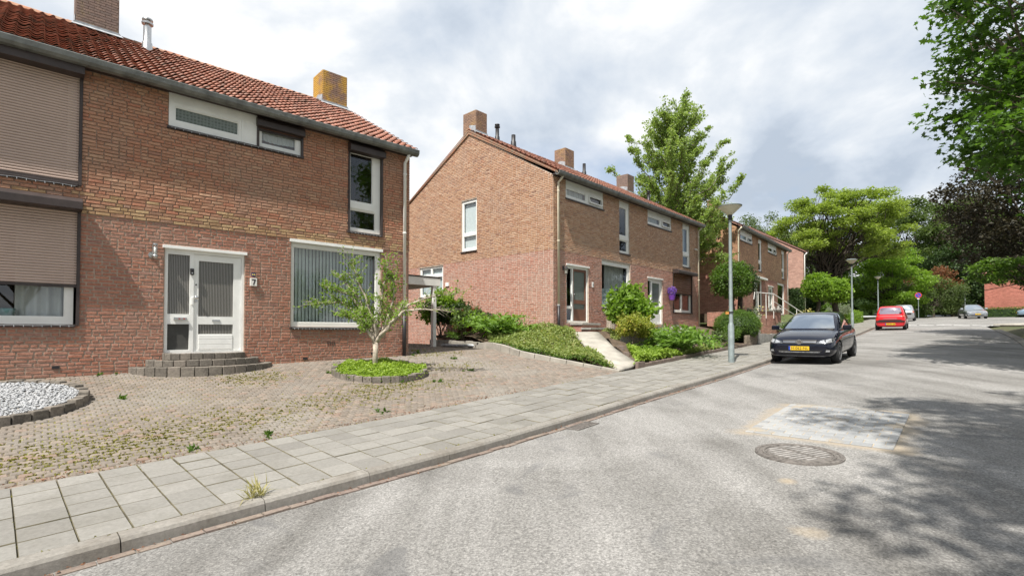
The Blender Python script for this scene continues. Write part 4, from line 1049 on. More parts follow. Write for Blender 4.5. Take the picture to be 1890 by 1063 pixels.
g2 = [c for c in h2.children if c.name.startswith('gable_wall')][0]
lay_bricks(w2f, mwh2, 0, HL, -.5, None, ops2, Matrix.Identity(4), 150, ('brick_up2', 'brick_low2'))
def gtop(z, a, b):
    if z < EAVE - .04: return a, b
    yf = (z - (EAVE - .03)) / ((RIDGE_Z - .12 - EAVE) / RIDGE_Y); yb = DEPTH - (z - 5.42) / ((RIDGE_Z - .12 - 5.42) / (DEPTH - RIDGE_Y))
    return -min(yb, DEPTH), -yf
lay_bricks(g2, mwh2, -DEPTH, 0., -.5, gtop, [(-b, -a, c, d) for a, b, c, d in gops2], GM, 150, ('brick_up2', 'brick_low2'))
roof(h2, 'tile'); gutter(h2); pipe(h2, .2, 5.46, -.3, 'cream', .95); pipe(h2, 12.15, 5.46, -.1, 'cream', -.05)
chimney(h2, -.004, .6, 3.92, 4.68, RIDGE_Z - .2, 8.93, 'chim_brick2'); chimney(h2, 5.8, 6.5, 3.8, 4.45, 7.4, 8.95, 'chim_brick2'); chimney(h2, 11.5, 12.2, 3.7, 4.4, 7.4, 8.95, 'chim_brick_dark')
flue(h2, 1.35, 4.05, RIDGE_Z - .15, .55, .08); flue(h2, 2.2, 3.9, RIDGE_Z - .15, .5, .09, cowl=False); flue(h2, 7.1, 3.6, RIDGE_Z - .4, .62, .08, cowl=False); flue(h2, 11.1, 2.2, EZ + SLOPE * 2.4, .45, .08)
def high_window(root, X, x0, x1):
    xm = x0 + (x1 - x0) * .56
    w_ = window(root, x0, x1, 4.84, 5.5, [(x0 + .07, xm - .1, 4.95, 5.2), (xm + .12, x1 - .1, 4.95, 5.2)], y=.02, frame='white')
    mb = MB(); mb.box(x0 + .02, x1 - .02, .008, .019, 5.27, 5.49); mb.build('fascia_board', M['white'], w_)
    mb = MB(); panel(mb, xm + .10, x1 - .08, 4.93, 5.22, [(xm + .15, x1 - .13, 4.98, 5.17)], 0, .03, 0, True); mb.build('casement', M['pvc'], w_, M=Matrix.Translation((0, 0, 5.22)) @ Matrix.Rotation(R(-8), 4, 'X') @ Matrix.Translation((0, 0, -5.22)))
    curtain(w_, x0 + .1, xm - .1, 4.95, 5.22, .16, amp=.015)
def tall_window(root, X, cur=True):
    w_ = window(root, X + 4.4, X + 5.22, 3.28, 5.44, [(X + 4.47, X + 5.03, 4.03, 5.2), (X + 4.47, X + 5.08, 3.37, 3.82)], y=.04, frame='white')
    mb = MB(); mb.box(X + 4.42, X + 5.2, .02, .039, 3.85, 4.0); mb.build('transom', M['pvc'], w_)
    mb = MB(); mb.box(X + 4.42, X + 5.2, .02, .039, 5.25, 5.42); mb.build('fascia_board', M['white'], w_)
    if cur: curtain(w_, X + 4.6, X + 5.1, 4.0, 5.25, .22)
def front_door(root, X, x0, x1, leafmat='brownslat', panes=True, side=.42):
    d = part('door', root); xs = x0 + side
    mb = MB(); panel(mb, x0, x1, .37, 2.42, [(x0 + .06, xs - .05, .96, 2.32), (x0 + .06, xs - .05, .45, .86), (xs + .03, x1 - .06, .42, 2.34)], .04, .07, 0, True); mb.build('frame', M['white'], d)
    for z0_, z1_ in ((.96, 2.32), (.45, .86)):
        mb = MB(); mb.box(x0 + .05, xs - .04, .08, .086, z0_ - .01, z1_ + .01); mb.build('side_pane', M['glass'], d)
    mb = MB(); panel(mb, xs + .035, x1 - .065, .425, 2.335, [(xs + .12, x1 - .14, 1.2, 2.25), (xs + .12, x1 - .14, .86, 1.06)], .07, .04, 0, True); mb.build('leaf', M[leafmat], d)
    for z0_, z1_ in ((1.2, 2.25), (.86, 1.06)):
        mb = MB(); mb.box(xs + .11, x1 - .13, .1, .106, z0_ - .01, z1_ + .01); mb.build('pane', M['patglass'], d)
    mb = MB(); mb.lathe([(.001, .07), (.03, .05), (.012, .02), (.012, 0)], 12); mb.build('knob', M['chrome'], d, smooth=True, M=Matrix.Translation((xs + .075, .068, 1.4)) @ Matrix.Rotation(R(90), 4, 'X'))
    mb = MB(); mb.box(x0 - .03, x1 + .03, -.04, .03, 2.42, 2.48); mb.build('drip_board', M['white'], d)
high_window(h2, 0, .74, 3.2); tall_window(h2, 0, False); high_window(h2, 6, 6.82, 9.15); tall_window(h2, 6.02)
front_door(h2, 0, .78, 2.16); front_door(h2, 6, 6.8, 8.2, 'white')
wF = window(h2, 3.08, 5.27, .98, 2.85, [(3.15, 5.12, 1.08, 2.70)], y=.05, frame='white'); curtain(wF, 3.75, 5.15, 1.0, 2.75, .3)
mb = MB(); mb.box(3.16, 5.12, .12, .125, 1.08, 1.75); mb.build('film', plain('frosted_film', (.32, .40, .40), .4), wF)
wG = window(h2, 9.3, 11.45, .98, 2.88, [(9.4, 10.28, 1.08, 2.8), (10.42, 11.3, 1.08, 2.8)], y=.05)
shutter(h2, 9.3, 11.45, 2.84, 1.86, .2, .34, 'brownslat', guide_bottom=.98, pitch=.11)
window(h2, -4.78, -3.87, 3.3, 5.38, [(-4.70, -3.95, 4.05, 5.27), (-4.70, -3.95, 3.42, 3.92)], GM, frame='white', y=.04)
wH = window(h2, -7.6, -5.96, 1.55, 2.86, [(-7.5, -6.85, 1.65, 2.4), (-7.5, -6.85, 2.52, 2.78), (-6.75, -6.06, 1.65, 2.4), (-6.75, -6.06, 2.52, 2.78)], GM, frame='white', y=.04)
for wx, x0_, x1_, z0_, z1_ in ((None, -4.7, -3.95, 3.45, 5.27),):
    wv = part('roller_blind', h2, GM); mb = MB(); mb.box(x0_, x1_, .14, .15, z0_, z1_); mb.build('sheet', plain('white_roller_blind', (.66, .70, .72), .8, var=.04), wv)
wv = part('roller_blind', h2, GM); mb = MB(); mb.box(-7.5, -6.06, .14, .15, 1.6, 2.8); mb.build('sheet', plain('pale_blue_blind', (.5, .56, .58), .8, var=.05), wv)
mb = MB(); mb.box(-5.75, -5.55, -.05, 0, 1.95, 2.1); mb.build('vent_box', M['white'], h2, M=GM)
mw2 = Matrix.Translation(h2.location) @ h2.rotation_euler.to_matrix().to_4x4()
def lantern(mw, x, z, rz, label):
    l = tag(empty('wall_lantern', tuple(mw @ Vector((x, 0, z))), rz), label, 'wall lamp')
    mb = MB(); mb.box(-.04, .04, -.02, 0, -.03, .12); mb.build('wall_plate', M['black'], l)
    mb = MB(); mb.tube([(0, -.02, .1), (0, -.09, .13), (0, -.14, .08)], .012, 6); mb.build('arm', M['black'], l)
    mb = MB(); mb.lathe([(.10, .0), (.03, .07), (.001, .09)], 8); mb.build('roof_cap', M['black'], l, M=Matrix.Translation((0, -.14, 0)))
    mb = MB(); mb.lathe([(.045, -.17), (.07, 0)], 8); mb.build('lamp_glass', plain('lantern_glass', (.3, .3, .27), .2), l, M=Matrix.Translation((0, -.14, 0)))
    mb = MB(); mb.lathe([(.05, -.185), (.05, -.168)], 8); mb.build('base', M['black'], l, M=Matrix.Translation((0, -.14, 0)))
lantern(mw2, .57, 2.25, h2.rotation_euler.z, 'black coach lantern by the brown front door of the two-tone house')
# camera and number plates on house 2
s2 = tag(empty('house_number_sign', tuple(mw2 @ Vector((2.42, -.01, 1.72))), h2.rotation_euler.z), 'small white number tile right of the brown front door', 'number sign')
mb = MB(); mb.box(-.05, .05, -.02, 0, 0, .2); mb.build('plate', M['white'], s2, bevel=.004)
mb = MB(); mb.box(-.015, .015, -.024, -.021, .05, .14); mb.build('digit', M['black'], s2)
sc = tag(empty('security_camera', tuple(mw2 @ Vector((11.8, 0, 4.3))), h2.rotation_euler.z), 'small white security camera under the eaves of the two-tone house', 'camera')
mb = MB(); mb.tube([(0, 0, 0), (0, -.08, -.02)], .02, 8); mb.build('bracket', M['white'], sc)
mb = MB(); mb.tube([(-.08, -.1, -.02), (.08, -.12, -.05)], .04, 10); mb.build('body', M['white'], sc)
hb = tag(empty('hanging_basket', tuple(mw2 @ Vector((8.78, 0, 1.62))), h2.rotation_euler.z), 'purple hanging flower pot on the wall between white door and shutter', 'flower pot')
purple = plain('purple_plastic', (.19, .06, .42), .4)
mb = MB(); mb.lathe([(.11, 0), (.17, .22), (.18, .24), (.15, .24)], 14); mb.build('pot', purple, hb, M=Matrix.Translation((0, -.2, -.1)))
mb = MB(); mb.tube([(0, 0, .5), (0, -.2, .45), (0, -.2, .14)], .008, 5); mb.build('hook', M['black'], hb)

# ------------------------------------------------------------------ house 3 and 4
h3 = house('brick_house', O3, U3, 0, 2.43, 'brown brick house with greyish roof behind the clipped ball trees')
ops3 = [(.5, 3.0, 4.84, 5.5), tall(0), (3.1, 5.25, .5, 2.75), (6.82, 9.2, 4.84, 5.5), tall(6.3), (6.8, 8.1, .37, 2.44), (9.4, 11.5, .5, 2.88)]
shell(h3, ops3, [], 'wall3'); roof(h3, 'tile3'); gutter(h3); pipe(h3, -.12, 5.5, .1, 'cream', .2); pipe(h3, 12.2, 5.5, -.1, 'pvc', 0)
chimney(h3, .0, .7, 3.8, 4.5, 7.4, 8.9, 'chim_brick_dark'); chimney(h3, 5.8, 6.5, 3.2, 3.85, 7.0, 8.9, 'chim_brick2')
flue(h3, -.0 + 1.5, 5.2, RIDGE_Z - .4, .9, .09)
high_window(h3, 0, .5, 3.0); tall_window(h3, 0); high_window(h3, 6, 6.82, 9.2); tall_window(h3, 6.3); front_door(h3, 6, 6.8, 8.1, 'white')
wI = window(h3, 3.1, 5.25, .5, 2.75, [(3.2, 4.1, .6, 2.65), (4.2, 5.12, .6, 2.65)], y=.05, frame='white'); curtain(wI, 3.2, 5.1, .6, 2.7, .2, 'brownslat')
wJ = window(h3, 9.4, 11.5, .5, 2.88, [(9.48, 11.35, .6, 2.75)], y=.05, frame='white')
aw = part('awning', h3)
mb = MB(); mb.box(2.7, 5.9, -.22, -.02, 2.72, 2.86); mb.build('cassette', M['white'], aw, bevel=.02)
mb = MB(); mb.tube([(2.8, -.16, 2.75), (2.85, -.2, 2.0), (2.8, -.12, 1.3)], .025, 6); mb.build('arm', M['white'], aw)
h4 = house('brick_house', O4, U4, 0, 3.1, 'pinkish brick gable of the farthest house in the row')
shell(h4, [], [], 'wall4'); roof(h4, 'tile3'); gutter(h4); pipe(h4, -.1, 5.5, .1, 'pvc', .2)
for z_ in (1.0, 1.75):
    mb = MB(); mb.box(-4.4 + 3.0, -4.0 + 3.0, -.02, .02, z_, z_ + .4); mb.build('vent', M['black'], h4, M=GM)
# white verge boards on the gables facing the camera
for h_, mt in ((h2, 'ridge'), (h3, 'tile3'), (h4, 'tile3')):
    mb = MB(); mb.add([(-.075, EY, EZ - .05), (-.075, EY, EZ + .02), (-.075, RIDGE_Y, RIDGE_Z + .02), (-.075, RIDGE_Y, RIDGE_Z - .05)], [(0, 1, 2, 3)])
    mb.add([(-.075, RIDGE_Y, RIDGE_Z - .05), (-.075, RIDGE_Y, RIDGE_Z + .02), (-.075, DEPTH + .2, RIDGE_Z - .545 * (DEPTH + .2 - RIDGE_Y)), (-.075, DEPTH + .2, RIDGE_Z - .05 - .545 * (DEPTH + .2 - RIDGE_Y))], [(0, 1, 2, 3)])
    mb.build('verge_board', M[mt], h_)
# brick building across the side street
bb = tag(empty('red_brick_building', (52.9, 57., zr(52.9, 57.)), R(-45)), 'plain red brick building behind the low hedge at the right edge', 'building')
mb = MB(); mb.box(0, 26, 0, 9, -1, 4.9); uvm(mb.build('wall', M['wall5'], bb))
mb = MB(); mb.add([(-.2, -.2, 4.85), (26.2, -.2, 4.85), (26.2, 4.5, 6.4), (-.2, 4.5, 6.4), (26.2, 9.2, 4.85), (-.2, 9.2, 4.85)], [(0, 1, 2, 3), (3, 2, 4, 5), (0, 3, 5), (1, 4, 2)]); mb.build('roof', M['tile'], bb)
# ================================================================== foliage tools
def leaf_mesh(name, P, size, mat, up=.6, aspect=.62, fold=.18, dirs=None, kind='rhomb', jitter=.35):
    """one small folded blade per point; dirs = optional growing direction"""
    P = np.asarray(P, float); n = len(P)
    nrm = rng.normal(size=(n, 3)); nrm[:, 2] += up * 2.2; nrm /= np.linalg.norm(nrm, axis=1)[:, None]
    t = rng.normal(size=(n, 3)) if dirs is None else np.asarray(dirs) + rng.normal(size=(n, 3)) * jitter
    t -= nrm * (t * nrm).sum(1)[:, None]; t /= np.linalg.norm(t, axis=1)[:, None] + 1e-9; b = np.cross(nrm, t)
    s = (np.asarray(size) * rng.uniform(.65, 1.3, n))[:, None]
    if kind == 'rhomb':
        V = np.stack([P, P + t * s * .45 + b * s * aspect * .5 + nrm * s * fold, P + t * s, P + t * s * .45 - b * s * aspect * .5 + nrm * s * fold], 1).reshape(-1, 3)
        Fq = np.arange(4 * n).reshape(n, 4)
    else:      # lobed leaf
        prof = [(0, 0), (.18, .10), (.22, .46), (.42, .26), (.62, .52), (.70, .20), (1.05, 0), (.70, -.20), (.62, -.52), (.42, -.26), (.22, -.46), (.18, -.10)]
        V = np.stack([P + t * s * a + b * s * c * 1. + nrm * s * (fold * abs(c) - .12 * a * a) for a, c in prof], 1).reshape(-1, 3); Fq = np.arange(12 * n).reshape(n, 12)
    return np_mesh(name, V, Fq, mat, rng.random(n))
def ball_pts(n, c, r, shell=.5, flat=1.):
    d = rng.normal(size=(n, 3)); d /= np.linalg.norm(d, axis=1)[:, None]
    q = rng.random(n) ** (shell / 3.); p = d * q[:, None] * np.asarray(r); p[:, 2] *= flat
    return p + np.asarray(c)
def branch(mb, a, b, r0, r1, sides=6, wob=.08, n=5):
    a, b = Vector(a), Vector(b); L_ = (b - a).length; pts = []
    for i in range(n + 1):
        t = i / n; p = a.lerp(b, t)
        if 0 < i < n: p += Vector((random.gauss(0, wob), random.gauss(0, wob), random.gauss(0, wob) + .06 * math.sin(math.pi * t))) * L_
        pts.append(p)
    mb.tube(pts, [r0 + (r1 - r0) * i / n for i in range(n + 1)], sides); return pts
def tree(name, label, loc, trunk_h, r0, clusters, nleaf, size, mat, bark='bark', group=None, cat='tree', flat=.55, up=.6, shell=1.4, lean=(0, 0), limbs=True, kind='rhomb', leaf_aspect=.62):
    t = tag(empty(name, loc), label, cat, group)
    mb = MB(); top = Vector((lean[0], lean[1], trunk_h))
    tp = branch(mb, (0, 0, -.3), top, r0 * 1.15, r0 * .62, 10, .015, 6)
    if limbs:
        for c, r in clusters:
            st = tp[random.choice((4, 5, 6, 6))]; c = Vector(c)
            ln = (c - st).length
            if ln < .2: continue
            pts = branch(mb, st, c, max(.012, r0 * .24 * min(1, ln / 6 + .3)), max(.006, r0 * .06), 6, .05, 6)
            for k in range(2):
                s = pts[random.choice((3, 4, 5))]; e = c + Vector((random.gauss(0, r * .5), random.gauss(0, r * .5), random.gauss(0, r * .3)))
                branch(mb, s, e, max(.006, r0 * .09), .004, 4, .06, 3)
    mb.build('trunk', M[bark], t, smooth=True)
    tot = sum(r ** 2 for c, r in clusters)
    P = np.vstack([ball_pts(max(6, int(nleaf * r ** 2 / tot)), c, r, shell, flat) for c, r in clusters])
    link_mesh('crown', leaf_mesh('crown', P, size, mat, up, kind=kind, aspect=leaf_aspect), t)
    return t
def blob_clusters(c, rad, n, rmin, rmax, low=-1., seed=None, shell=.6):
    """cluster centres spread through an ellipsoid, biased to its skin"""
    o = []; rr = random.Random(seed)
    tries = 0
    while len(o) < n and tries < n * 60:
        tries += 1
        d = Vector((rr.gauss(0, 1), rr.gauss(0, 1), rr.gauss(0, 1))).normalized() * (rr.random() ** (shell / 3))
        if d.z < low: continue
        r = rr.uniform(rmin, rmax); p = Vector((c[0] + d.x * rad[0], c[1] + d.y * rad[1], c[2] + d.z * rad[2]))
        if any((p - q).length < .45 * (r + s) for q, s in o): continue
        o.append((p, r))
    return o
def shrub(name, label, loc, rad, n, size, mat, cat='shrub', group=None, lumps=9, up=.4, aspect=.6, shell=.35, kind='rhomb', stems=True, low=-.25):
    s = tag(empty(name, loc), label, cat, group)
    cl = blob_clusters((0, 0, rad[2] * .95), (rad[0] * .62, rad[1] * .62, rad[2] * .62), lumps, .34 * min(rad), .52 * min(rad), low, hash(name) % 99 + int(loc[0] * 7))
    if stems:
        mb = MB()
        for c, r in cl: branch(mb, (random.gauss(0, .04), random.gauss(0, .04), -.1), c, .014, .004, 5, .05, 4)
        mb.build('stem', M['bark'], s)
    P = [ball_pts(int(n * .72) // len(cl), c, r, shell * 2, .9) for c, r in cl]
    ctr = Vector((0, 0, rad[2] * .5)); ns_ = len(cl) * 5
    for k in range(ns_):      # loose shoots break the outline
        c, r = random.choice(cl); d = ((c - ctr).normalized() + Vector((random.gauss(0, .5), random.gauss(0, .5), random.gauss(.3, .4)))).normalized()
        m_ = max(4, int(n * .28 / ns_)); tt = rng.random(m_)[:, None] * r * random.uniform(1., 1.75)
        P.append(np.array(c) + np.array(d) * tt + rng.normal(size=(m_, 3)) * r * .09)
    P = np.vstack(P); P[:, 2] = np.maximum(P[:, 2], .01)
    link_mesh('foliage', leaf_mesh('foliage', P, size, mat, up, aspect=aspect, kind=kind), s); return s
def fern(name, label, loc, nfr, L_, mat, cat='fern', group=None, spread=1., leaflet=.5):
    f = tag(empty(name, loc), label, cat, group)
    for k in range(nfr):
        a = k * 2.399 + random.uniform(-.3, .3); el = random.uniform(.5, 1.25); ln = L_ * random.uniform(.7, 1.1); P = []; D = []; S = []; mb = MB()
        d = Vector((math.cos(a) * math.cos(el) * spread, math.sin(a) * math.cos(el) * spread, math.sin(el))); side = Vector((-math.sin(a), math.cos(a), 0)); pts = []
        for i in range(15):
            t = i / 14; p = d * ln * t + Vector((math.cos(a) * .42 * ln * t * t, math.sin(a) * .42 * ln * t * t, -.5 * ln * t ** 2.4)); pts.append(p)
            if i > 1:
                wdt = ln * .24 * leaflet * 2 * math.sin(math.pi * (t * .9 + .1)) ** .8
                for sg in (-1, 1):
                    P.append(p); D.append(side * sg + d * .35); S.append(wdt)
        mb.tube(pts[::2], [.006, .005, .004, .004, .003, .003, .002, .002], 4)
        P = np.array([tuple(p) for p in P]); D = np.array([tuple(p) for p in D])
        fo = link_mesh('frond', leaf_mesh('frond', P, np.array(S), mat, .5, aspect=.30, dirs=D, jitter=.1), f); tag(fo, kind='stuff')
        bm = bmesh.new(); bm.from_mesh(fo.data); bm.from_mesh(mb.mesh('stem', mat)); bm.to_mesh(fo.data); bm.free()
    return f
def cover(name, label, pts, size, mat, cat='ground cover', up=.5, dirs=None, kind='rhomb', aspect=.7):
    o = link_mesh(name, leaf_mesh(name, pts, size, mat, up, dirs=dirs, aspect=aspect, kind=kind)); tag(o, label, cat, kind='stuff'); return o
def scatter(poly, n, zf, h, mound=None):
    pts = [Vector(p) for p in poly]; xs = [p.x for p in pts]; ys = [p.y for p in pts]; o = []
    while len(o) < n:
        q = (random.uniform(min(xs), max(xs)), random.uniform(min(ys), max(ys)))
        if pip(q, pts):
            hh = h * (.5 + .5 * math.sin(q[0] * 2.3 + 1.1 * math.sin(q[1] * 3.1)) * math.sin(q[1] * 2.1 + q[0])) * .8 + h * .2
            o.append((q[0], q[1], zf(*q) + random.random() ** .6 * hh))
    return np.array(o)
M['leaf_mid'] = leafmat('leaf_mid_green', (.055, .105, .018), (.12, .205, .035))
M['leaf_young'] = leafmat('leaf_young_green', (.12, .20, .03), (.25, .36, .07), .4)
M['leaf_bright'] = leafmat('leaf_bright_green', (.10, .18, .022), (.22, .34, .05), .45)
M['leaf_yellow'] = leafmat('leaf_yellow_green', (.16, .20, .035), (.36, .38, .075), .4, c3=(.42, .25, .07))
M['leaf_dark'] = leafmat('leaf_dark_green', (.02, .042, .013), (.06, .105, .03), .3)
M['leaf_olive'] = leafmat('leaf_olive_green', (.05, .085, .022), (.125, .175, .055), .35)
M['leaf_copper'] = leafmat('leaf_copper', (.020, .020, .010), (.052, .046, .025), .22, tcol=(1.3, 1.1, .8))
M['leaf_red'] = leafmat('leaf_reddish', (.14, .055, .03), (.26, .12, .05), .35, tcol=(1.3, 1., .7))
M['leaf_grey'] = leafmat('leaf_grey_green', (.14, .17, .12), (.28, .32, .24), .3)
M['leaf_ginkgo'] = leafmat('leaf_ginkgo', (.15, .215, .06), (.30, .385, .125), .45)
M['leaf_maple'] = leafmat('leaf_maple', (.035, .08, .014), (.095, .18, .03), .42)
M['leaf_crown'] = leafmat('leaf_crown_lime', (.13, .185, .035), (.30, .375, .085), .42)
M['fernleaf'] = leafmat('fern_green', (.10, .19, .03), (.19, .31, .05), .4)
M['cover'] = leafmat('ground_cover_leaf', (.13, .18, .045), (.28, .34, .11), .35, c3=(.36, .31, .14))
M['cover_bright'] = leafmat('bright_ground_cover', (.16, .25, .03), (.32, .43, .07), .35)
M['moss'] = leafmat('moss', (.14, .14, .03), (.26, .24, .055), .2)
M['dryleaf'] = leafmat('dry_leaf', (.13, .05, .025), (.28, .13, .06), .2, tcol=(1.2, 1., .8))
M['drygrass'] = leafmat('dry_grass', (.26, .24, .09), (.42, .38, .18), .3)
M['flower_white'] = leafmat('white_petal', (.6, .58, .45), (.8, .78, .6), .3, tcol=(1, 1, .9))
M['flower_yellow'] = leafmat('pale_yellow_petal', (.6, .52, .2), (.75, .68, .35), .3, tcol=(1, 1, .8))
M['flower_purple'] = leafmat('purple_petal', (.16, .07, .40), (.28, .16, .55), .3, tcol=(1, 1, 1))

# ================================================================== front of house 1
# round steps
zth = .86 + .36
st = tag(empty('round_steps', tuple((*P1(-.93, .0), zth)), h1.rotation_euler.z), 'three dark half-round block steps in front of the white door', 'steps')
tiers = [(.74, .34, 0.), (1.0, .60, -.118), (1.26, .86, -.236)]
for ti, (rx, ry, zt) in enumerate(tiers):
    mb = MB(); nseg = 20
    ring = [(rx * .93 * math.cos(math.pi * k / nseg), -ry * .86 * math.sin(math.pi * k / nseg)) for k in range(nseg + 1)]
    mb.prism(ring[::-1], zt - .16 - (.2 if ti == 2 else 0), zt - .004); mb.build('tread', M['paver'], st)
    n = (11, 14, 17)[ti]
    for k in range(n):
        a0, a1 = math.pi * (k + .025) / n, math.pi * (k + .975) / n; zz_ = random.gauss(0, .004)
        o_ = [(rx * math.cos(a), -ry * math.sin(a)) for a in (a0, (a0 + a1) / 2, a1)]; i_ = [((rx - .15) * math.cos(a), -(ry - .14) * math.sin(a)) for a in (a1, (a0 + a1) / 2, a0)]
        mb = MB(); mb.prism([(x, y + .0) for x, y in (o_ + i_)][::-1], zt - .118 - (.14 if ti == 2 else 0), zt + .006 + zz_); mb.build('block', M['sett'], st, bevel=.012)
# round planter with bright ground cover
PC = Vector((-2.83, 10.98)); pz = yard_z(PC.x, PC.y)
def ring_planter(name, label, c, r, n, h, mat_blk, tilt=0):
    e = tag(empty(name, (c.x, c.y, yard_z(c.x, c.y))), label, 'planter')
    for k in range(n):
        a0, a1 = 2 * math.pi * (k + .03) / n, 2 * math.pi * (k + .97) / n; am = (a0 + a1) / 2
        x, y = c.x + r * math.cos(am), c.y + r * math.sin(am); z = yard_z(x, y) - e.location.z; zz_ = random.gauss(0, .008)
        mb = MB(); mb.prism([(r * math.cos(a0), r * math.sin(a0)), (r * math.cos(a1), r * math.sin(a1)), ((r - .12) * math.cos(a1), (r - .12) * math.sin(a1)), ((r - .12) * math.cos(a0), (r - .12) * math.sin(a0))], z - .08, z + h + zz_)
        mb.build('block', M[mat_blk], e, bevel=.012)
    return e
pl = ring_planter('round_planter', 'low round ring of dark blocks around the small bare-branched tree', PC, 1.0, 34, .13, 'sett')
def ring_fill(root, c, r, h, mat, name, dome=0.):
    mb = MB(); n = 30; rs = (1., .66, .33)
    for f in rs:
        for k in range(n):
            x_, y_ = c.x + r * f * math.cos(6.2832 * k / n), c.y + r * f * math.sin(6.2832 * k / n); mb.v.append((x_ - c.x, y_ - c.y, yard_z(x_, y_) + h + dome * (1 - f * f) - root.location.z))
    mb.v.append((0, 0, h + dome))
    for j in range(2):
        for k in range(n): mb.f.append((j * n + k, j * n + (k + 1) % n, (j + 1) * n + (k + 1) % n, (j + 1) * n + k)); mb.m.append(0); mb.r.append(0)
    for k in range(n): mb.f.append((2 * n + k, 2 * n + (k + 1) % n, 3 * n)); mb.m.append(0); mb.r.append(0)
    mb.build(name, M[mat], root, smooth=True)
ring_fill(pl, PC, .9, .06, 'soil', 'soil', .04)
n_ = 15000; a = rng.random(n_) * 6.283; q = np.sqrt(rng.random(n_)) * .98
hh = .10 + .075 * (1 - q ** 2) + .03 * np.sin(a * 5) * q
lump = .05 * np.sin(a * 9 + q * 7) * np.sin(q * 11)
P = np.stack([PC.x + q * np.cos(a), PC.y + q * np.sin(a), np.array([yard_z(PC.x + b * math.cos(c), PC.y + b * math.sin(c)) for b, c in zip(q, a)]) + (hh + lump) * rng.uniform(.55, 1.05, n_)], 1)
cover('planter_ground_cover', 'bright green low ground cover filling the round planter', P, .05, M['cover_bright'], up=.7)
# white gravel ring
GC = Vector((-7.28, 7.0))
gp = ring_planter('round_gravel_bed', 'ring of dark blocks filled with white pebbles at the left edge', GC, 1.16, 36, .12, 'sett')
n_ = 5200; a = rng.random(n_) * 6.283; q = np.sqrt(rng.random(n_)) * 1.03
pts_ = [(GC.x + b * math.cos(c), GC.y + b * math.sin(c)) for b, c in zip(q, a)]
mb = MB(); oct_ = [(1, 0, 0), (-1, 0, 0), (0, 1, 0), (0, -1, 0), (0, 0, 1), (0, 0, -1)]; of = [(0, 2, 4), (2, 1, 4), (1, 3, 4), (3, 0, 4), (2, 0, 5), (1, 2, 5), (3, 1, 5), (0, 3, 5)]
for x, y in pts_:
    s = random.uniform(.014, .026); z = yard_z(x, y) + .085 + random.uniform(0, .02); an = random.uniform(0, 6.28); ca, sa = math.cos(an), math.sin(an)
    vs = []
    for v in oct_:
        vx, vy, vz = v[0] * s * random.uniform(.9, 1.7), v[1] * s * random.uniform(.7, 1.1), v[2] * s * .6
        vs.append((x + vx * ca - vy * sa, y + vx * sa + vy * ca, z + vz))
    mb.add(vs, of, 0, random.random())
tag(mb.build('white_pebbles', pieces('white_pebble', [(0, (.33, .335, .345)), (.5, (.45, .455, .46)), (1, (.26, .27, .285))], rough=.7, grain=.1), smooth=True), 'loose white pebbles inside the left block ring', 'pebbles', kind='stuff')
ring_fill(gp, GC, 1.07, .082, 'concrete', 'pebble_bed')

# small tree in the planter: sprawling, half bare
tz = yard_z(-2.97, 11.08) + .12
yt = tag(empty('small_tree', (-2.97, 11.08, tz)), 'small crooked pale-barked tree with sparse leaves in the round planter', 'tree')
mb = MB(); LP = []; LD = []
base = [Vector((0, 0, -.15)), Vector((.0, 0, .25)), Vector((.01, 0, .52))]
mb.tube(base, [.065, .055, .06], 9)
limbs = [((-.18, .0, 1.0), (-.42, .1, 1.25), (-.75, .05, 1.42), (-1.15, 0, 1.38)), ((.05, .1, 1.1), (.12, .1, 1.75), (.22, .1, 2.25)), ((.0, -.05, 1.0), (-.25, -.1, 1.75), (-.42, -.1, 2.25)), ((.28, 0, .9), (.62, .05, 1.35), (1.05, .1, 1.55), (1.55, .1, 1.62)),
         ((-.1, .1, .9), (-.38, .2, 1.5), (-.72, .2, 1.95)), ((.2, .12, 1.0), (.33, .2, 1.6), (.30, .2, 2.0)), ((.25, -.1, .85), (.55, -.1, 1.2), (.95, 0, 1.28), (1.5, .1, 1.2)), ((-.15, -.1, .8), (-.3, -.15, 1.05), (-.55, -.2, 1.1)), ((-.1, .05, 1.05), (-.55, .1, 1.6), (-1.0, .05, 1.75))]
bare = (3, 6)
for li, L_ in enumerate(limbs):
    pts = [Vector((.01, 0, .5))] + [Vector((p[0] * 1.12, p[1], p[2] * .98)) for p in L_]; pts2 = []
    for a_, b_ in zip(pts, pts[1:]):
        for k in range(4): pts2.append(a_.lerp(b_, k / 4) + Vector((random.gauss(0, .014), random.gauss(0, .014), random.gauss(0, .014))))
    pts2.append(pts[-1]); n = len(pts2)
    mb.tube(pts2, [.038 * (1 - i / n) + .006 for i in range(n)], 6)
    for i in range(3, n):
        for k in range(4):
            d = Vector((random.gauss(0, 1), random.gauss(0, 1), random.gauss(.5, .7))).normalized(); ln = random.uniform(.08, .30)
            e = pts2[i] + d * ln + (pts2[min(i + 1, n - 1)] - pts2[i - 1]).normalized() * ln * .8
            mb.tube([pts2[i], pts2[i].lerp(e, .5) + Vector((0, 0, .02)), e], [.0045, .0035, .002], 4)
            if li in bare and random.random() < .55: continue
            for j in range(12):
                LP.append(tuple(pts2[i].lerp(e, random.uniform(.1, 1.1)) + Vector((random.gauss(0, .022), random.gauss(0, .022), random.gauss(0, .022)))))
mb.build('trunk', M['barkpale'], yt, smooth=True)
link_mesh('crown', leaf_mesh('crown', np.array(LP), .066, M['leaf_young'], .3), yt)

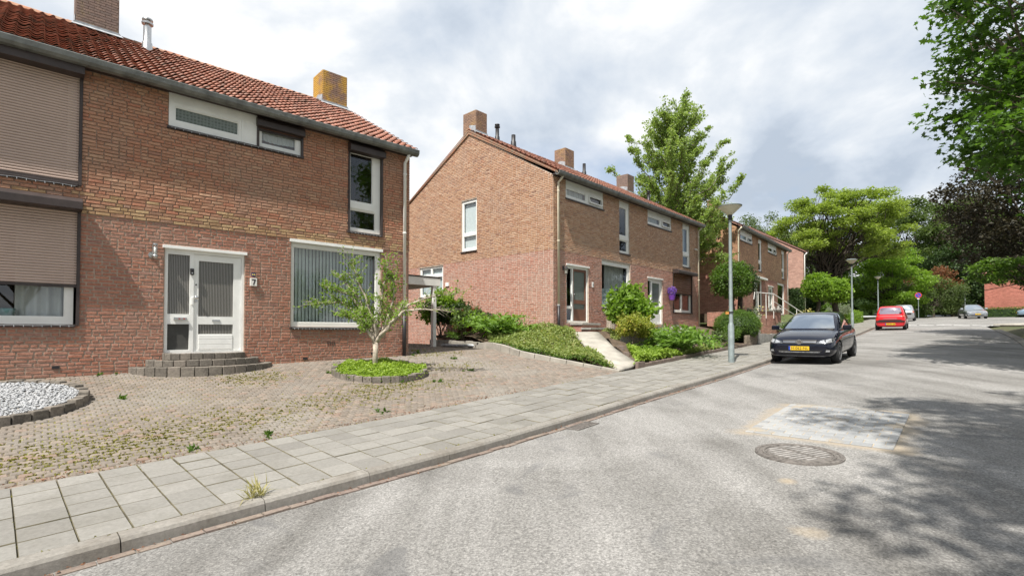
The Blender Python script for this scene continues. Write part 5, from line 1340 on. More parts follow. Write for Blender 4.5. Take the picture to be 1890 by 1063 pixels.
# ================================================================== carport and slope garden of house 2
H2G = lambda t, w_=0.: Vector((O2.x - N2.x * t - U2.x * w_, O2.y - N2.y * t - U2.y * w_))       # foot of the gable, w_ metres out from it
cpz = yard_z(-2.84, 18.46)
ct = tag(empty('carport', (-2.84, 18.46, cpz)), 'white carport with flat roof between the two nearest houses', 'carport')
mb = MB(); mb.box(-.07, .07, -.07, .07, -.05, 2.32); mb.build('post', M['white'], ct, bevel=.004, M=Matrix.Rotation(R(47), 4, 'Z'))
rm_ = Matrix.Rotation(h1.rotation_euler.z, 4, 'Z')
mb = MB(); mb.box(-3.15, .25, -.1, 5.5, 2.48, 2.53); ro = mb.build('roof', M['black'], ct, M=rm_)
mb = MB(); mb.box(-3.13, .23, -.09, -.06, 2.2, 2.478); mb.box(.2, .23, -.06, 5.45, 2.2, 2.478); mb.box(-3.1, .2, .0, .06, 2.24, 2.46); mb.box(-3.1, .2, .9, .96, 2.3, 2.46); mb.box(-3.1, .2, 1.9, 1.96, 2.3, 2.46); mb.box(-3.1, .2, 2.9, 2.96, 2.3, 2.46)
mb.box(.14, .2, .06, 5.4, 2.26, 2.46); mb.build('beam', M['white'], ct, M=rm_)
mb = MB(); mb.box(-3.1, .2, -.02, 5.4, 2.462, 2.478); mb.build('ceiling', M['white'], ct, M=rm_ @ Matrix.Translation((0, 0, -.02)))
dp = tag(empty('fallen_pipe', (-2.5, 18.3, yard_z(-2.5, 18.3) + .05)), 'grey plastic pipe lying along the bed edge by the carport', 'pipe')
mb = MB(); mb.tube([(0, 0, 0), (1.55, -1.55, yard_z(-.95, 16.75) - yard_z(-2.5, 18.3) + .03)], .055, 10); mb.build('tube', M['lead'], dp, smooth=True)

rel = lambda z: z + 1.65
bedA = [(2.62, 12.93), (2.16, 14.9), (1.95, 17.1), (1.75, 17.45), tuple(H2G(0)), tuple(H2G(6.4)), (-3.1, 20.4), (-2.2, 19.3), (-.72, 16.4), (.33, 14.72)]
zA = idw([(2.62, 12.93, rel(-.93)), (2.16, 14.9, rel(-.55)), (1.9, 17.1, rel(.0)), (1.43, 17.7, rel(.22)), (*H2G(2.), rel(.25)), (*H2G(4.), rel(.1)), (*H2G(6.4), rel(-.25)), (-2.2, 19.3, rel(-.32)), (-.72, 16.4, rel(-.40)), (.33, 14.72, rel(-.55)), (1.3, 13.9, rel(-.7)), (.6, 16.5, rel(-.12))])
tag(poly_patch('garden_bed', bedA, zA, M['soil'], .3), kind='structure')
eg = tag(empty('bed_edging', (.23, 14.6, yard_z(.23, 14.6))), 'row of pale concrete edging blocks holding back the sloping bed', 'edging')
EL = [Vector(p) for p in ((2.72, 12.84), (.23, 14.58), (-.85, 16.3), (-2.34, 19.18), (-3.3, 20.7))]
for a_, b_ in zip(EL, EL[1:]):
    L_ = (b_ - a_).length; n = max(1, round(L_ / .5)); d = (b_ - a_) / n; an = math.atan2(d.y, d.x)
    for k in range(n):
        c = a_ + d * (k + .5); z = yard_z(c.x, c.y); hgt = min(.2, .03 + .045 * (c - EL[0]).length); pt = math.atan((yard_z(*(c + d * .5)) + min(.2, .03 + .045 * (c + d * .5 - EL[0]).length) - yard_z(*(c - d * .5)) - min(.2, .03 + .045 * (c - d * .5 - EL[0]).length)) / d.length)
        mb = MB(); mb.box(-d.length / 2 + .006, d.length / 2 - .006, -.05, .05, -.1, hgt + random.gauss(0, .008)); mb.build('edging_block', M['concrete_path'], eg, bevel=.008, M=Matrix.Translation((c.x - .23, c.y - 14.6, z - yard_z(.23, 14.6))) @ Matrix.Rotation(an, 4, 'Z') @ Matrix.Rotation(-pt, 4, 'Y'))
# path and steps to house 2
pth = [(2.68, 12.95), (3.38, 13.68), (3.1, 15.2), (2.95, 17.75), (2.05, 17.35), (2.25, 15.)]
zP = lambda x, y: rel(-.93 + .93 * min(max((y - 13.2 - .3 * (x - 2.9)) / 4.3, 0), 1))
pth_o = poly_patch('garden_path', pth, zP, M['concrete_path'], .3); sm = pth_o.modifiers.new('thick', 'SOLIDIFY'); sm.thickness = .12; sm.offset = -1
tag(pth_o, kind='structure')
gs = tag(empty('front_steps', tuple(mw2 @ Vector((1.5, 0, -.1))), h2.rotation_euler.z), 'grey concrete steps on brick leading to the brown front door', 'steps')
for k, (y0_, zt) in enumerate(((-.55, .34), (-.9, .17), (-1.22, .0))):
    mb = MB(); mb.box(-.55, .62 + .08 * k, y0_ - .02, y0_ + .40 if k else -.02, zt + .1 - .07, zt + .1); mb.build('tread', M['concrete'], gs, bevel=.006)
    mb = MB(); mb.box(-.5, .55 + .08 * k, y0_ + .03, -.006 if k == 0 else y0_ + .36, -.6, zt + .1 - .072); uvm(mb.build('riser', M['wall2'], gs))
# bed right of the path, low block edging along the pavement
ue0, ue1, ue2 = kuv(5.4, 12.6)[0], kuv(9.6, 17.5)[0], kuv(12.2, 20.4)[0]
fr = [tuple(at_uv(u, PAVE_W + .12)[:2]) for u in np.arange(kuv(4.95, 12.1)[0] - .1, ue2, .8)]
H2F = lambda x, w_=0.: O2 + U2 * x + N2 * w_
bedB = [(3.36, 13.75)] + fr + [tuple(H2F(11.0, 1.2)), tuple(H2F(11.0)), tuple(H2F(2.2)), (2.97, 17.9), (3.08, 15.2)]
zB = idw([(3.4, 13.85, rel(-.80)), (3.05, 16.2, rel(-.22))] + [(p[0], p[1], zr(*p) + .26) for p in fr] + [(*H2F(2.3, .1), rel(.12)), (*H2F(5, .1), rel(.2)), (*H2F(8, .1), rel(.25)), (*H2F(11, .1), rel(.27)), (3.2, 15.2, rel(-.45)), (3.1, 17.7, rel(.02)), (*H2F(5, 2), rel(-.1)), (*H2F(8, 2), rel(-.05))])
tag(poly_patch('garden_bed', bedB, zB, M['soil'], .3), kind='structure')
eg2 = tag(empty('bed_edging', (*fr[0], zr(*fr[0]))), 'low brown block edging between the pavement and the leafy front bed', 'edging')
def edge_row(root, pts, h, wd, mat, zf, seg=.4):
    pts = [Vector(p) for p in pts]
    for a_, b_ in zip(pts, pts[1:]):
        L_ = (b_ - a_).length; n = max(1, round(L_ / seg)); d = (b_ - a_) / n; an = math.atan2(d.y, d.x)
        for k in range(n):
            c = a_ + d * (k + .5)
            mb = MB(); mb.box(-d.length / 2 + .004, d.length / 2 - .004, -wd / 2, wd / 2, -.45, h + random.gauss(0, .006)); mb.build('edging_block', M[mat], root, bevel=.006, M=Matrix.Translation((c.x - root.location.x, c.y - root.location.y, zf(c.x, c.y) - root.location.z)) @ Matrix.Rotation(an, 4, 'Z'))
edge_row(eg2, [(3.16, 15.2), (3.42, 13.78)] + [(p[0] + .05, p[1] - .06) for p in fr], .17, .08, 'gutter', lambda x, y: zr(x, y) + .10 if x > 3.5 else zB(x, y) - .12)
tw = tag(empty('terrace_edging', (3.5, 16.4, rel(-.2))), 'weathered stone blocks edging the terrace beside the garden path', 'edging')
for k, (x_, y_, l_, z_) in enumerate(((0, 0, 1.0, -.16), (.05, .02, .8, .0), (.95, .35, .8, -.05), (.98, .37, .7, .1))):
    mb = MB(); mb.box(0, l_, -.07, .07, -.1, .13); mb.build('block', M['concrete'], tw, bevel=.012, M=Matrix.Translation((x_, y_, z_)) @ Matrix.Rotation(R(18), 4, 'Z'))
bk_ = tag(empty('basket_planter', (*H2F(3.0, .45), rel(.1))), 'weathered wooden tub standing by the brown door steps', 'planter')
mb = MB()
for k in range(14):
    a0, a1 = 6.283 * k / 14 + .02, 6.283 * (k + 1) / 14 - .02; mb = MB(); mb.prism([(.17 * math.cos(a0), .17 * math.sin(a0)), (.17 * math.cos(a1), .17 * math.sin(a1)), (.14 * math.cos(a1), .14 * math.sin(a1)), (.14 * math.cos(a0), .14 * math.sin(a0))], 0, .36 + random.gauss(0, .01)); mb.build('stave', M['barkpale'], bk_)
mb = MB(); mb.lathe([(.14, .28), (.001, .3)], 14); mb.build('soil', M['soil'], bk_)
# gravel terrace between house 2 and 3
gt = [tuple(H2F(10.2, 3.6)), tuple(at_uv(kuv(12.6, 20.8)[0], PAVE_W + .5)[:2]), tuple(at_uv(kuv(16.5, 25.3)[0], PAVE_W + .4)[:2]), tuple(O3 + N3 * 1.2), tuple(O3 + N3 * 0.1 - U3 * .2), tuple(H2F(12.6, .5))]
zG = idw([(p[0], p[1], (zr(*p) + .17) if i in (1, 2) else max(zr(*p) + .42, rel(-.02))) for i, p in enumerate(gt)])
pebm = pieces('pink_gravel', [(0, (.32, .26, .22)), (.5, (.42, .35, .30)), (1, (.38, .29, .25))], rough=.9, grain=.4, bscale=50)
tag(poly_patch('gravel_terrace', gt, zG, pebm, .4), kind='structure')
eg3 = tag(empty('terrace_edging', (*gt[0], zG(*gt[0]))), 'grey concrete kerb around the pink gravel terrace', 'edging')
edge_row(eg3, [gt[5], gt[0], gt[1], gt[2]], .10, .09, 'concrete', lambda x, y: zG(x, y) - .05, .8)
# garden of house 3
g3 = [tuple(at_uv(u, PAVE_W + .05)[:2]) for u in np.arange(kuv(15.5, 24)[0], kuv(34, 46)[0], 1.5)] + [tuple(O4 + N4 * .1 + U4 * 9), tuple(O4 - U4 * .2), tuple(O4 - N4 * 6), tuple(O3 + U3 * 12.4 - N3 * 6), tuple(O3 + U3 * 12.5), tuple(O3 - U3 * .3), tuple(O3 - N3 * 8 - U3 * .3), tuple(H2F(12.5) - N2 * 8), tuple(H2F(12.5))]
z3 = idw([(p[0], p[1], zr(*p) + .2) for p in g3[:10]] + [(*(O3 + U3 * k), rel(1.0 + .03 * k)) for k in (0, 4, 8, 12)] + [(*O4, 3.1), (*(O4 + U4 * 8), 3.3), (*H2F(12.5), rel(.3)), (*(O3 - N3 * 8), rel(.9)), (*(H2F(12.5) - N2 * 8), rel(.5))])
tag(poly_patch('front_lawn', g3, z3, M['grass'], .9), kind='structure')
# retaining wall, steps and railing of house 3
rw = tag(empty('retaining_wall', (13.2, 26.7, rel(.2)), R(40)), 'curved brick retaining wall in front of the brown brick house', 'wall')
mb = MB(); mb.box(-1.4, 1.8, -.12, .12, -1.2, .85); mb.box(-1.4, -1.16, .1, 2.4, -1.2, .85); mb.box(1.56, 1.8, .1, 2.4, -1.2, .85); uvm(mb.build('brickwork', M['wall3'], rw))
mb = MB(); mb.box(-1.46, 1.86, -.16, .16, .85, .92); mb.build('coping', M['sett'], rw)
mb = MB(); mb.box(-1.2, 1.6, .12, 3.4, .3, .78); mb.build('fill', M['soil'], rw)
rl = tag(empty('stair_railing', (13.4, 26.6, rel(1.0)), R(40)), 'thin pale metal handrail above the brick retaining wall', 'railing')
rp = [(-1.3, 0, .98), (.6, 0, 1.0), (2.8, -.3, .25), (3.7, -.4, -.05)]
mb = MB(); mb.tube(rp, .022, 6); mb.build('handrail', M['pvc'], rl)
mb = MB(); mb.tube([(p[0], p[1], p[2] - .4) for p in rp[1:]], .015, 6); mb.build('lower_rail', M['pvc'], rl)
for x_, y_, zt in ((-1.2, 0, .98), (-.3, 0, .99), (.6, 0, 1.0), (2.8, -.3, .25), (3.7, -.4, -.05)):
    mb = MB(); mb.tube([(x_, y_, zt), (x_, y_, zt - 1.3)], .018, 6); mb.build('post', M['pvc'], rl)
# ================================================================== cars
def evaluated(o):
    dg = bpy.context.evaluated_depsgraph_get(); e = o.evaluated_get(dg); return bpy.data.meshes.new_from_object(e)
M['tyre'] = plain('tyre_rubber', (.018, .018, .019), .85, var=.15, scale=20.)
M['rim'] = plain('alloy_rim', (.45, .45, .46), .35, .8, .05)
M['carglass'] = None
def carglass(name, tint, col):
    m, t = newmat(name)
    b = nd(t, 'ShaderNodeBsdfGlossy', {'Color': (.9, .95, 1), 'Roughness': .02})
    tr = nd(t, 'ShaderNodeBsdfTransparent', {'Color': tint})
    fr = nd(t, 'ShaderNodeFresnel', {'IOR': 1.5})
    bf = nd(t, 'ShaderNodeNewGeometry').outputs['Backfacing']
    mx_ = nd(t, 'ShaderNodeMixShader', {0: mth(t, 'MULTIPLY', mth(t, 'MULTIPLY_ADD', fr.outputs[0], 1., .52, clamp=True), mth(t, 'SUBTRACT', 1., bf)), 1: tr.outputs[0], 2: b.outputs[0]}); out(t, mx_.outputs[0]); return m
M['carglass'] = carglass('car_glass', (.45, .5, .5), (.02, .025, .027))
M['trim'] = plain('black_trim', (.02, .02, .021), .5, var=.1, scale=10.)
M['lampclear'] = plain('headlamp_lens', (.55, .56, .58), .1, .5, .3, 30.)
M['lampdark'] = plain('headlamp_bezel', (.16, .165, .175), .1, .5, .3, 14.)
M['lampred'] = plain('red_tail_lamp', (.45, .025, .02), .12, 0., .2, 30.)
M['lampamber'] = plain('amber_lamp', (.6, .25, .06), .15)
M['plate_y'] = plain('yellow_number_plate', (.72, .46, .02), .45, var=.03)
M['plate_b'] = plain('plate_blue', (.02, .06, .38), .45, var=.03)
def text_mesh(txt, size, mat):
    c = bpy.data.curves.new('t', 'FONT'); c.body = txt; c.size = size; c.align_x = 'CENTER'; c.align_y = 'CENTER'; c.extrude = .001; c.resolution_u = 3
    o = bpy.data.objects.new('t', c); COL.objects.link(o); bpy.context.view_layer.update()
    me = evaluated(o); bpy.data.objects.remove(o); bpy.data.curves.remove(c); me.materials.clear(); me.materials.append(mat); me.name = 'lettering'; return me
def car(name, label, loc, fwd, p, paintmat, group=None):
    rz = math.atan2(fwd[1], fwd[0]); root = tag(empty(name, loc, rz), label, 'car', group)
    sl3 = Vector((.0273, .0319, 0)); fx = fwd[0] * .0273 + fwd[1] * .0319
    root.rotation_euler = (0, -math.atan(fx), rz)
    L, W, H = p['L'], p['W'], p['H']; hw = W / 2
    # lower body: lofted cross-sections
    st = p['body']; half = []
    mb = MB(); ns = None
    for (x, zl, zt, wf, cr) in st:
        w_ = hw * wf; h = zt - zl
        sec = [(0, zl), (.72 * w_, zl), (.93 * w_, zl + .05), (w_, zl + .30 * h), (w_ * 1.0, zl + .58 * h), (w_ * .985, zl + .80 * h), (w_ * .91, zt - .012), (w_ * .62, zt + cr * .75), (0, zt + cr)]
        full = [(x, y, z) for y, z in sec] + [(x, -y, z) for y, z in sec[-2:0:-1]]
        ns = len(full); mb.v += full
    n = len(st)
    for i in range(n - 1):
        for k in range(ns): mb.f.append((i * ns + k, i * ns + (k + 1) % ns, (i + 1) * ns + (k + 1) % ns, (i + 1) * ns + k)); mb.m.append(0); mb.r.append(0)
    mb.f += [tuple(range(ns - 1, -1, -1)), tuple((n - 1) * ns + k for k in range(ns))]; mb.m += [0, 0]; mb.r += [0, 0]
    body = mb.build('body', [paintmat, M['trim']], root, smooth=True)
    bm = bmesh.new(); bm.from_mesh(body.data); bmesh.ops.recalc_face_normals(bm, faces=bm.faces); bm.to_mesh(body.data); bm.free()
    sd = body.modifiers.new('s', 'SUBSURF'); sd.levels = 2; sd.render_levels = 2
    cut = MB(); wr = p['wr']
    for ax in p['axles']:
        for sg in (-1, 1):
            cut.lathe([(wr + .055, 0), (wr + .055, .34)], 28, M=Matrix.Translation((ax, sg * (hw + .06) - (.34 if sg > 0 else 0), wr)) @ Matrix.Rotation(R(-90), 4, 'X'))
    co_ = cut.build('cut', [paintmat, M['trim']], None); 
    for f in co_.data.polygons: f.material_index = 1
    bm = bmesh.new(); bm.from_mesh(co_.data); bmesh.ops.recalc_face_normals(bm, faces=bm.faces); bm.to_mesh(co_.data); bm.free()
    co_.parent = root; bo = body.modifiers.new('b', 'BOOLEAN'); bo.operation = 'DIFFERENCE'; bo.object = co_; bo.solver = 'EXACT'
    bpy.context.view_layer.update(); me = evaluated(body); body.modifiers.clear(); body.data = me; bpy.data.objects.remove(co_)
    me.polygons.foreach_set('use_smooth', [True] * len(me.polygons)); me.set_sharp_from_angle(angle=R(38))
    # cabin
    g = p['cabin']; mb = MB(); nr = None
    for (z, xf, xfc, xb, xbc, wf, wb_) in g:      # height, front centre, front corner, rear centre, rear corner, half widths
        xm = (xfc + xbc) / 2
        ring = [(xf, 0), (xf * .6 + xfc * .4, wf * .62), (xfc, wf * .95), (xfc - .18, wf), (xm, (wf + wb_) / 2 + .012), (xbc + .18, wb_), (xbc, wb_ * .95), (xb * .6 + xbc * .4, wb_ * .6), (xb, 0)]
        full = [(x, y, z) for x, y in ring] + [(x, -y, z) for x, y in ring[-2:0:-1]]; nr = len(full); mb.v += full
    n = len(g)
    for i in range(n - 1):
        for k in range(nr): mb.f.append((i * nr + k, (i + 1) * nr + k, (i + 1) * nr + (k + 1) % nr, i * nr + (k + 1) % nr)); mb.m.append(0); mb.r.append(0)
    tp = (n - 1) * nr; hn = nr // 2
    for k in range(hn):      # crowned roof as strips
        a_, b_ = tp + k, tp + k + 1; c_, d_ = tp + (nr - k - 1) % nr, tp + (nr - k) % nr
        q = (a_, b_, c_, d_); q = tuple(dict.fromkeys(q)); mb.f.append(q[::-1]); mb.m.append(0); mb.r.append(0)
    cab = mb.build('cabin', paintmat, root, smooth=True)
    bm = bmesh.new(); bm.from_mesh(cab.data); bmesh.ops.recalc_face_normals(bm, faces=bm.faces); bm.to_mesh(cab.data); bm.free()
    sd = cab.modifiers.new('s', 'SUBSURF'); sd.levels = 2; sd.render_levels = 2
    bpy.context.view_layer.update(); me = evaluated(cab); cab.modifiers.clear(); cab.data = me; me.polygons.foreach_set('use_smooth', [True] * len(me.polygons))
    bb = BVHTree.FromPolygons([v.co for v in body.data.vertices], [tuple(f.vertices) for f in body.data.polygons])
    cb = BVHTree.FromPolygons([v.co for v in cab.data.vertices], [tuple(f.vertices) for f in cab.data.polygons])
    def patch(nm, poly, axis, mat, off=.006, tree=bb, res=.06, smooth=True):
        """piece lying on the car's skin: polygon seen along axis ('f','r' use (y,z); 'l','s' use (x,z))"""
        pts = [Vector(q) for q in poly]; dense = []
        for i, a_ in enumerate(pts):
            b_ = pts[(i + 1) % len(pts)]; k = max(1, int((b_ - a_).length / res)); dense += [a_.lerp(b_, j / k) for j in range(k)]
        xs = [q.x for q in pts]; ys = [q.y for q in pts]; inn = []
        x = min(xs) + res / 2
        while x < max(xs):
            y = min(ys) + res / 2
            while y < max(ys):
                q = Vector((x, y))
                if pip(q, pts) and min((q - d_).length for d_ in dense) > res * .45: inn.append(q)
                y += res
            x += res
        vo, eo, fo, *_ = geometry.delaunay_2d_cdt(dense + inn, [], [list(range(len(dense)))], 1, 1e-6)
        d = {'f': Vector((-1, 0, 0)), 'r': Vector((1, 0, 0)), 'l': Vector((0, -1, 0)), 's': Vector((0, 1, 0))}[axis]
        V = []; last = None
        for q in vo:
            o_ = Vector((0, q.x, q.y)) if axis in 'fr' else Vector((q.x, 0, q.y)); o_ -= d * 5
            h = tree.ray_cast(o_, d)
            if h[0] is None: h = tree.find_nearest(o_ + d * (5 - (L / 2 if axis in 'fr' else hw)))
            V.append(h[0] - d * off + (h[1] * off * .5 if h[1] is not None else Vector()))
        m_ = MB(); m_.add(V, [tuple(f) for f in fo]); o = m_.build(nm, mat, root, smooth=smooth)
        bm = bmesh.new(); bm.from_mesh(o.data)
        for f in bm.faces: 
            if f.normal.dot(d) > 0: f.normal_flip()
        bm.to_mesh(o.data); bm.free(); return o
    for nm, poly, axis, mat, *rest_ in p['patches']:
        tr_ = cb if nm in ('windscreen', 'rear_window', 'side_window') else bb
        axs = ('l', 's') if axis == 'both' else (axis,)
        for a_ in axs:
            if axis in 'fr' and nm in p.get('mirror', ()):
                patch(nm, poly, axis, M[mat] if isinstance(mat, str) else mat, *(rest_ or [.006]), tree=tr_); patch(nm, [(-y, z) for y, z in poly], axis, M[mat] if isinstance(mat, str) else mat, *(rest_ or [.006]), tree=tr_)
            else: patch(nm, poly, a_, M[mat] if isinstance(mat, str) else mat, *(rest_ or [.006]), tree=tr_)
    # wheels
    for ax in p['axles']:
        for sg in (-1, 1):
            wl_ = part('wheel', root, Matrix.Translation((ax, sg * (hw - .105), wr)) @ Matrix.Rotation(R(-90 * sg), 4, 'X'))
            m_ = MB(); m_.lathe([(wr * .64, .09), (wr * .80, .105), (wr * .95, .095), (wr, .06), (wr, -.06), (wr * .95, -.095), (wr * .6, -.1)], 32); m_.build('tyre', M['tyre'], wl_, smooth=True)
            m_ = MB(); m_.lathe([(wr * .655, .085), (wr * .63, .098), (wr * .60, .08), (wr * .58, .03), (.001, .03)], 28); m_.build('rim', M['rim'], wl_, smooth=True, angle=35)
            for k in range(5):
                m_ = MB(); a_ = k * 72; m_.box(.02, wr * .6, -.035, .035, .05, .085); m_.build('spoke', M['rim'], wl_, M=Matrix.Rotation(R(a_), 4, 'Z'))
            m_ = MB(); m_.lathe([(.055, .03), (.05, .09), (.001, .095)], 14); m_.build('hub_cap', M['rim'], wl_)
    # mirrors
    for sg in (-1, 1):
        mx_, my_, mz_ = p['mirror_at']
        m_ = MB(); m_.tube([(mx_, sg * (my_ - .10), mz_ - .04), (mx_ - .01, sg * my_, mz_)], [.025, .03], 6); m_.build('mirror_arm', M['trim'], root)
        m_ = MB(); m_.box(-.07, .07, -.11, .11, -.065, .075); mo = m_.build('mirror', p.get('mirror_mat', paintmat), root, bevel=.03, M=Matrix.Translation((mx_, sg * (my_ + .10), mz_ + .02)))
    # number plate
    y0_, z0_, nx_, txt = p['plate']
    ax_ = 'f' if nx_ > 0 else 'r'
    h = bb.ray_cast(Vector((5 * nx_, y0_, z0_)), Vector((-nx_, 0, 0)))[0]; xx = h.x + nx_ * .025
    pl_ = part('number_plate', root, Matrix.Translation((xx, y0_, z0_)) @ Matrix.Rotation(R(90 if nx_ > 0 else -90), 4, 'Z') @ Matrix.Rotation(R(90), 4, 'X'))
    m_ = MB(); m_.box(-.26, .26, -.055, .055, -.02, .0); m_.build('plate', M['plate_y'], pl_)
    m_ = MB(); m_.box(-.26, -.215, -.0545, .0545, .0002, .002); m_.build('euro_band', M['plate_b'], pl_)
    link_mesh('lettering', text_mesh(txt, .105, M['trim']), pl_, Matrix.Translation((.02, -.002, .002)))
    return root, bb

blackpaint = paint('black_car_paint', (.003, .004, .012), 0., .15, .45)
redpaint = paint('red_car_paint', (.62, .014, .022), 0., .3)
silver = paint('silver_car_paint', (.42, .43, .44), .7, .32)
silver2 = paint('silver_blue_car_paint', (.36, .39, .42), .7, .32)
bluepaint = paint('pale_blue_car_paint', (.25, .36, .46), .5, .3)
polo = dict(L=4.05, W=1.75, H=1.45, wr=.315, axles=(1.24, -1.31), mirror_at=(.62, .86, .98), mirror=('headlamp', 'headlamp_bezel', 'fog_lamp', 'fog_surround'),
    body=[(2.03, .36, .56, .70, .0), (2.0, .25, .645, .83, .005), (1.93, .2, .70, .905, .02), (1.78, .185, .765, .955, .04), (1.52, .18, .83, .985, .045), (1.2, .18, .885, .998, .045), (.8, .18, .935, 1.0, .035), (.3, .18, .955, 1.0, .0), (-.4, .18, .965, 1.0, 0), (-1.1, .18, .98, 1.0, 0), (-1.6, .19, .985, .975, 0), (-1.88, .22, .965, .93, 0), (-1.99, .28, .92, .86, 0), (-2.03, .36, .82, .74, 0)],
    cabin=[(.90, 1.04, .84, -1.93, -1.80, .80, .74), (1.02, .85, .66, -1.88, -1.75, .775, .72), (1.2, .56, .38, -1.75, -1.6, .70, .65), (1.36, .25, .08, -1.58, -1.42, .615, .58), (1.43, .07, -.10, -1.46, -1.30, .545, .51), (1.46, -.16, -.28, -1.25, -1.1, .42, .40)],
    plate=(0, .47, 1, 'H-062-NL'),
    patches=[('windscreen', [(-.66, .985), (.66, .985), (.66, 1.0), (.525, 1.355), (.3, 1.385), (-.3, 1.385), (-.525, 1.355), (-.66, 1.0)], 'f', 'carglass'),
        ('side_window', [(.42, 1.0), (.08, 1.34), (-.32, 1.375), (-.34, 1.01)], 'both', 'carglass'), ('side_window', [(-.40, 1.01), (-.38, 1.375), (-.98, 1.34), (-1.02, 1.03)], 'both', 'carglass'), ('side_window', [(-1.07, 1.04), (-1.04, 1.335), (-1.25, 1.28), (-1.45, 1.10)], 'both', 'carglass'),
        ('rear_window', [(-.55, 1.05), (.55, 1.05), (.45, 1.33), (-.45, 1.33)], 'r', 'carglass'),
        ('headlamp_bezel', [(.42, .60), (.45, .665), (.70, .72), (.845, .755), (.855, .69), (.80, .625), (.62, .59)], 'f', 'lampdark', .008), ('headlamp', [(.49, .62), (.52, .675), (.61, .70), (.63, .61)], 'f', 'lampclear', .014), ('headlamp', [(.66, .62), (.655, .705), (.75, .73), (.78, .64)], 'f', 'lampclear', .014),
        ('grille', [(-.42, .605), (.42, .605), (.43, .69), (-.43, .69)], 'f', 'trim', .008), ('chrome_strip', [(-.42, .635), (-.1, .635), (-.1, .65), (-.42, .65)], 'f', 'chrome', .014), ('chrome_strip', [(.1, .635), (.42, .635), (.42, .65), (.1, .65)], 'f', 'chrome', .014),
        ('lower_grille', [(-.50, .36), (-.38, .315), (.38, .315), (.50, .36), (.60, .42), (-.60, .42)], 'f', 'trim', .008), ('chrome_strip', [(-.5, .355), (.5, .355), (.53, .37), (-.53, .37)], 'f', 'lampclear', .014),
        ('lip', [(-.62, .245), (.62, .245), (.66, .27), (-.66, .27)], 'f', 'lampdark', .01),
        ('fog_surround', [(.62, .36), (.66, .46), (.80, .44), (.78, .36)], 'f', 'trim', .008), ('fog_lamp', [(.65, .375), (.67, .425), (.745, .42), (.74, .375)], 'f', 'lampclear', .014),
        ('door_line', [(.50, .36), (.515, .36), (.46, .96), (.445, .96)], 'both', 'trim', .003), ('door_line', [(-.36, .34), (-.345, .34), (-.345, .97), (-.36, .97)], 'both', 'trim', .003), ('door_line', [(-.98, .60), (-.965, .60), (-1.05, .97), (-1.065, .97)], 'both', 'trim', .003),
        ('door_handle', [(-.28, .80), (-.10, .80), (-.10, .835), (-.28, .835)], 'both', 'chrome', .02), ('door_handle', [(-.95, .82), (-.78, .82), (-.78, .855), (-.95, .855)], 'both', 'chrome', .02),
        ('tail_lamp', [(.55, .78), (.8, .78), (.8, .93), (.55, .93)], 'r', 'lampred', .008), ('sill_trim', [(.85, .215), (-.93, .215), (-.93, .265), (.85, .265)], 'both', 'trim', .006)])
fpolo = (-.668, -.744)
pc_, pbvh = car('parked_car', 'black hatchback with yellow number plate parked facing the camera at the left kerb', (9.52, 16.02, road_z(9.52, 16.02)), fpolo, polo, blackpaint, 'cars parked along the kerb')
em = part('emblem', pc_, Matrix.Translation((pbvh.ray_cast(Vector((5, 0, .645)), Vector((-1, 0, 0)))[0].x + .022, 0, .645)) @ Matrix.Rotation(R(90), 4, 'Z') @ Matrix.Rotation(R(90), 4, 'X'))
m_ = MB(); m_.lathe([(.055, 0), (.058, .008), (.066, .008), (.068, 0)], 24); m_.build('ring', M['chrome'], em)
m_ = MB(); m_.lathe([(.001, -.002), (.06, -.002)], 20); m_.build('disc', M['trim'], em)
for a_, b_ in (((-.022, .052), (0, .006)), ((.022, .052), (0, .006)), ((-.05, .02), (-.025, -.048)), ((-.025, -.048), (0, .0)), ((0, .0), (.025, -.048)), ((.025, -.048), (.05, .02))):
    m_ = MB(); m_.tube([(a_[0], a_[1], .006), (b_[0], b_[1], .006)], .006, 5); m_.build('stroke', M['chrome'], em)
# things behind the windscreen
for y_ in (-.36, .36):
    m_ = MB(); m_.box(-.12, .12, -.24, .24, -.1, .62); m_.box(-.05, .05, -.13, .13, .64, .86); m_.build('seat', M['trim'], pc_, bevel=.05, M=Matrix.Translation((-.15, y_, .5)) @ Matrix.Rotation(R(-14), 4, 'Y'))
m_ = MB(); m_.box(.35, .85, -.66, .66, .85, .985); m_.build('dashboard', M['trim'], pc_, bevel=.04)
m_ = MB(); m_.lathe([(.165, 0), (.18, .012), (.165, .024), (.15, .012), (.165, 0)], 20); m_.build('steering_wheel', M['trim'], pc_, M=Matrix.Translation((.3, .36, 1.02)) @ Matrix.Rotation(R(-65), 4, 'Y'))

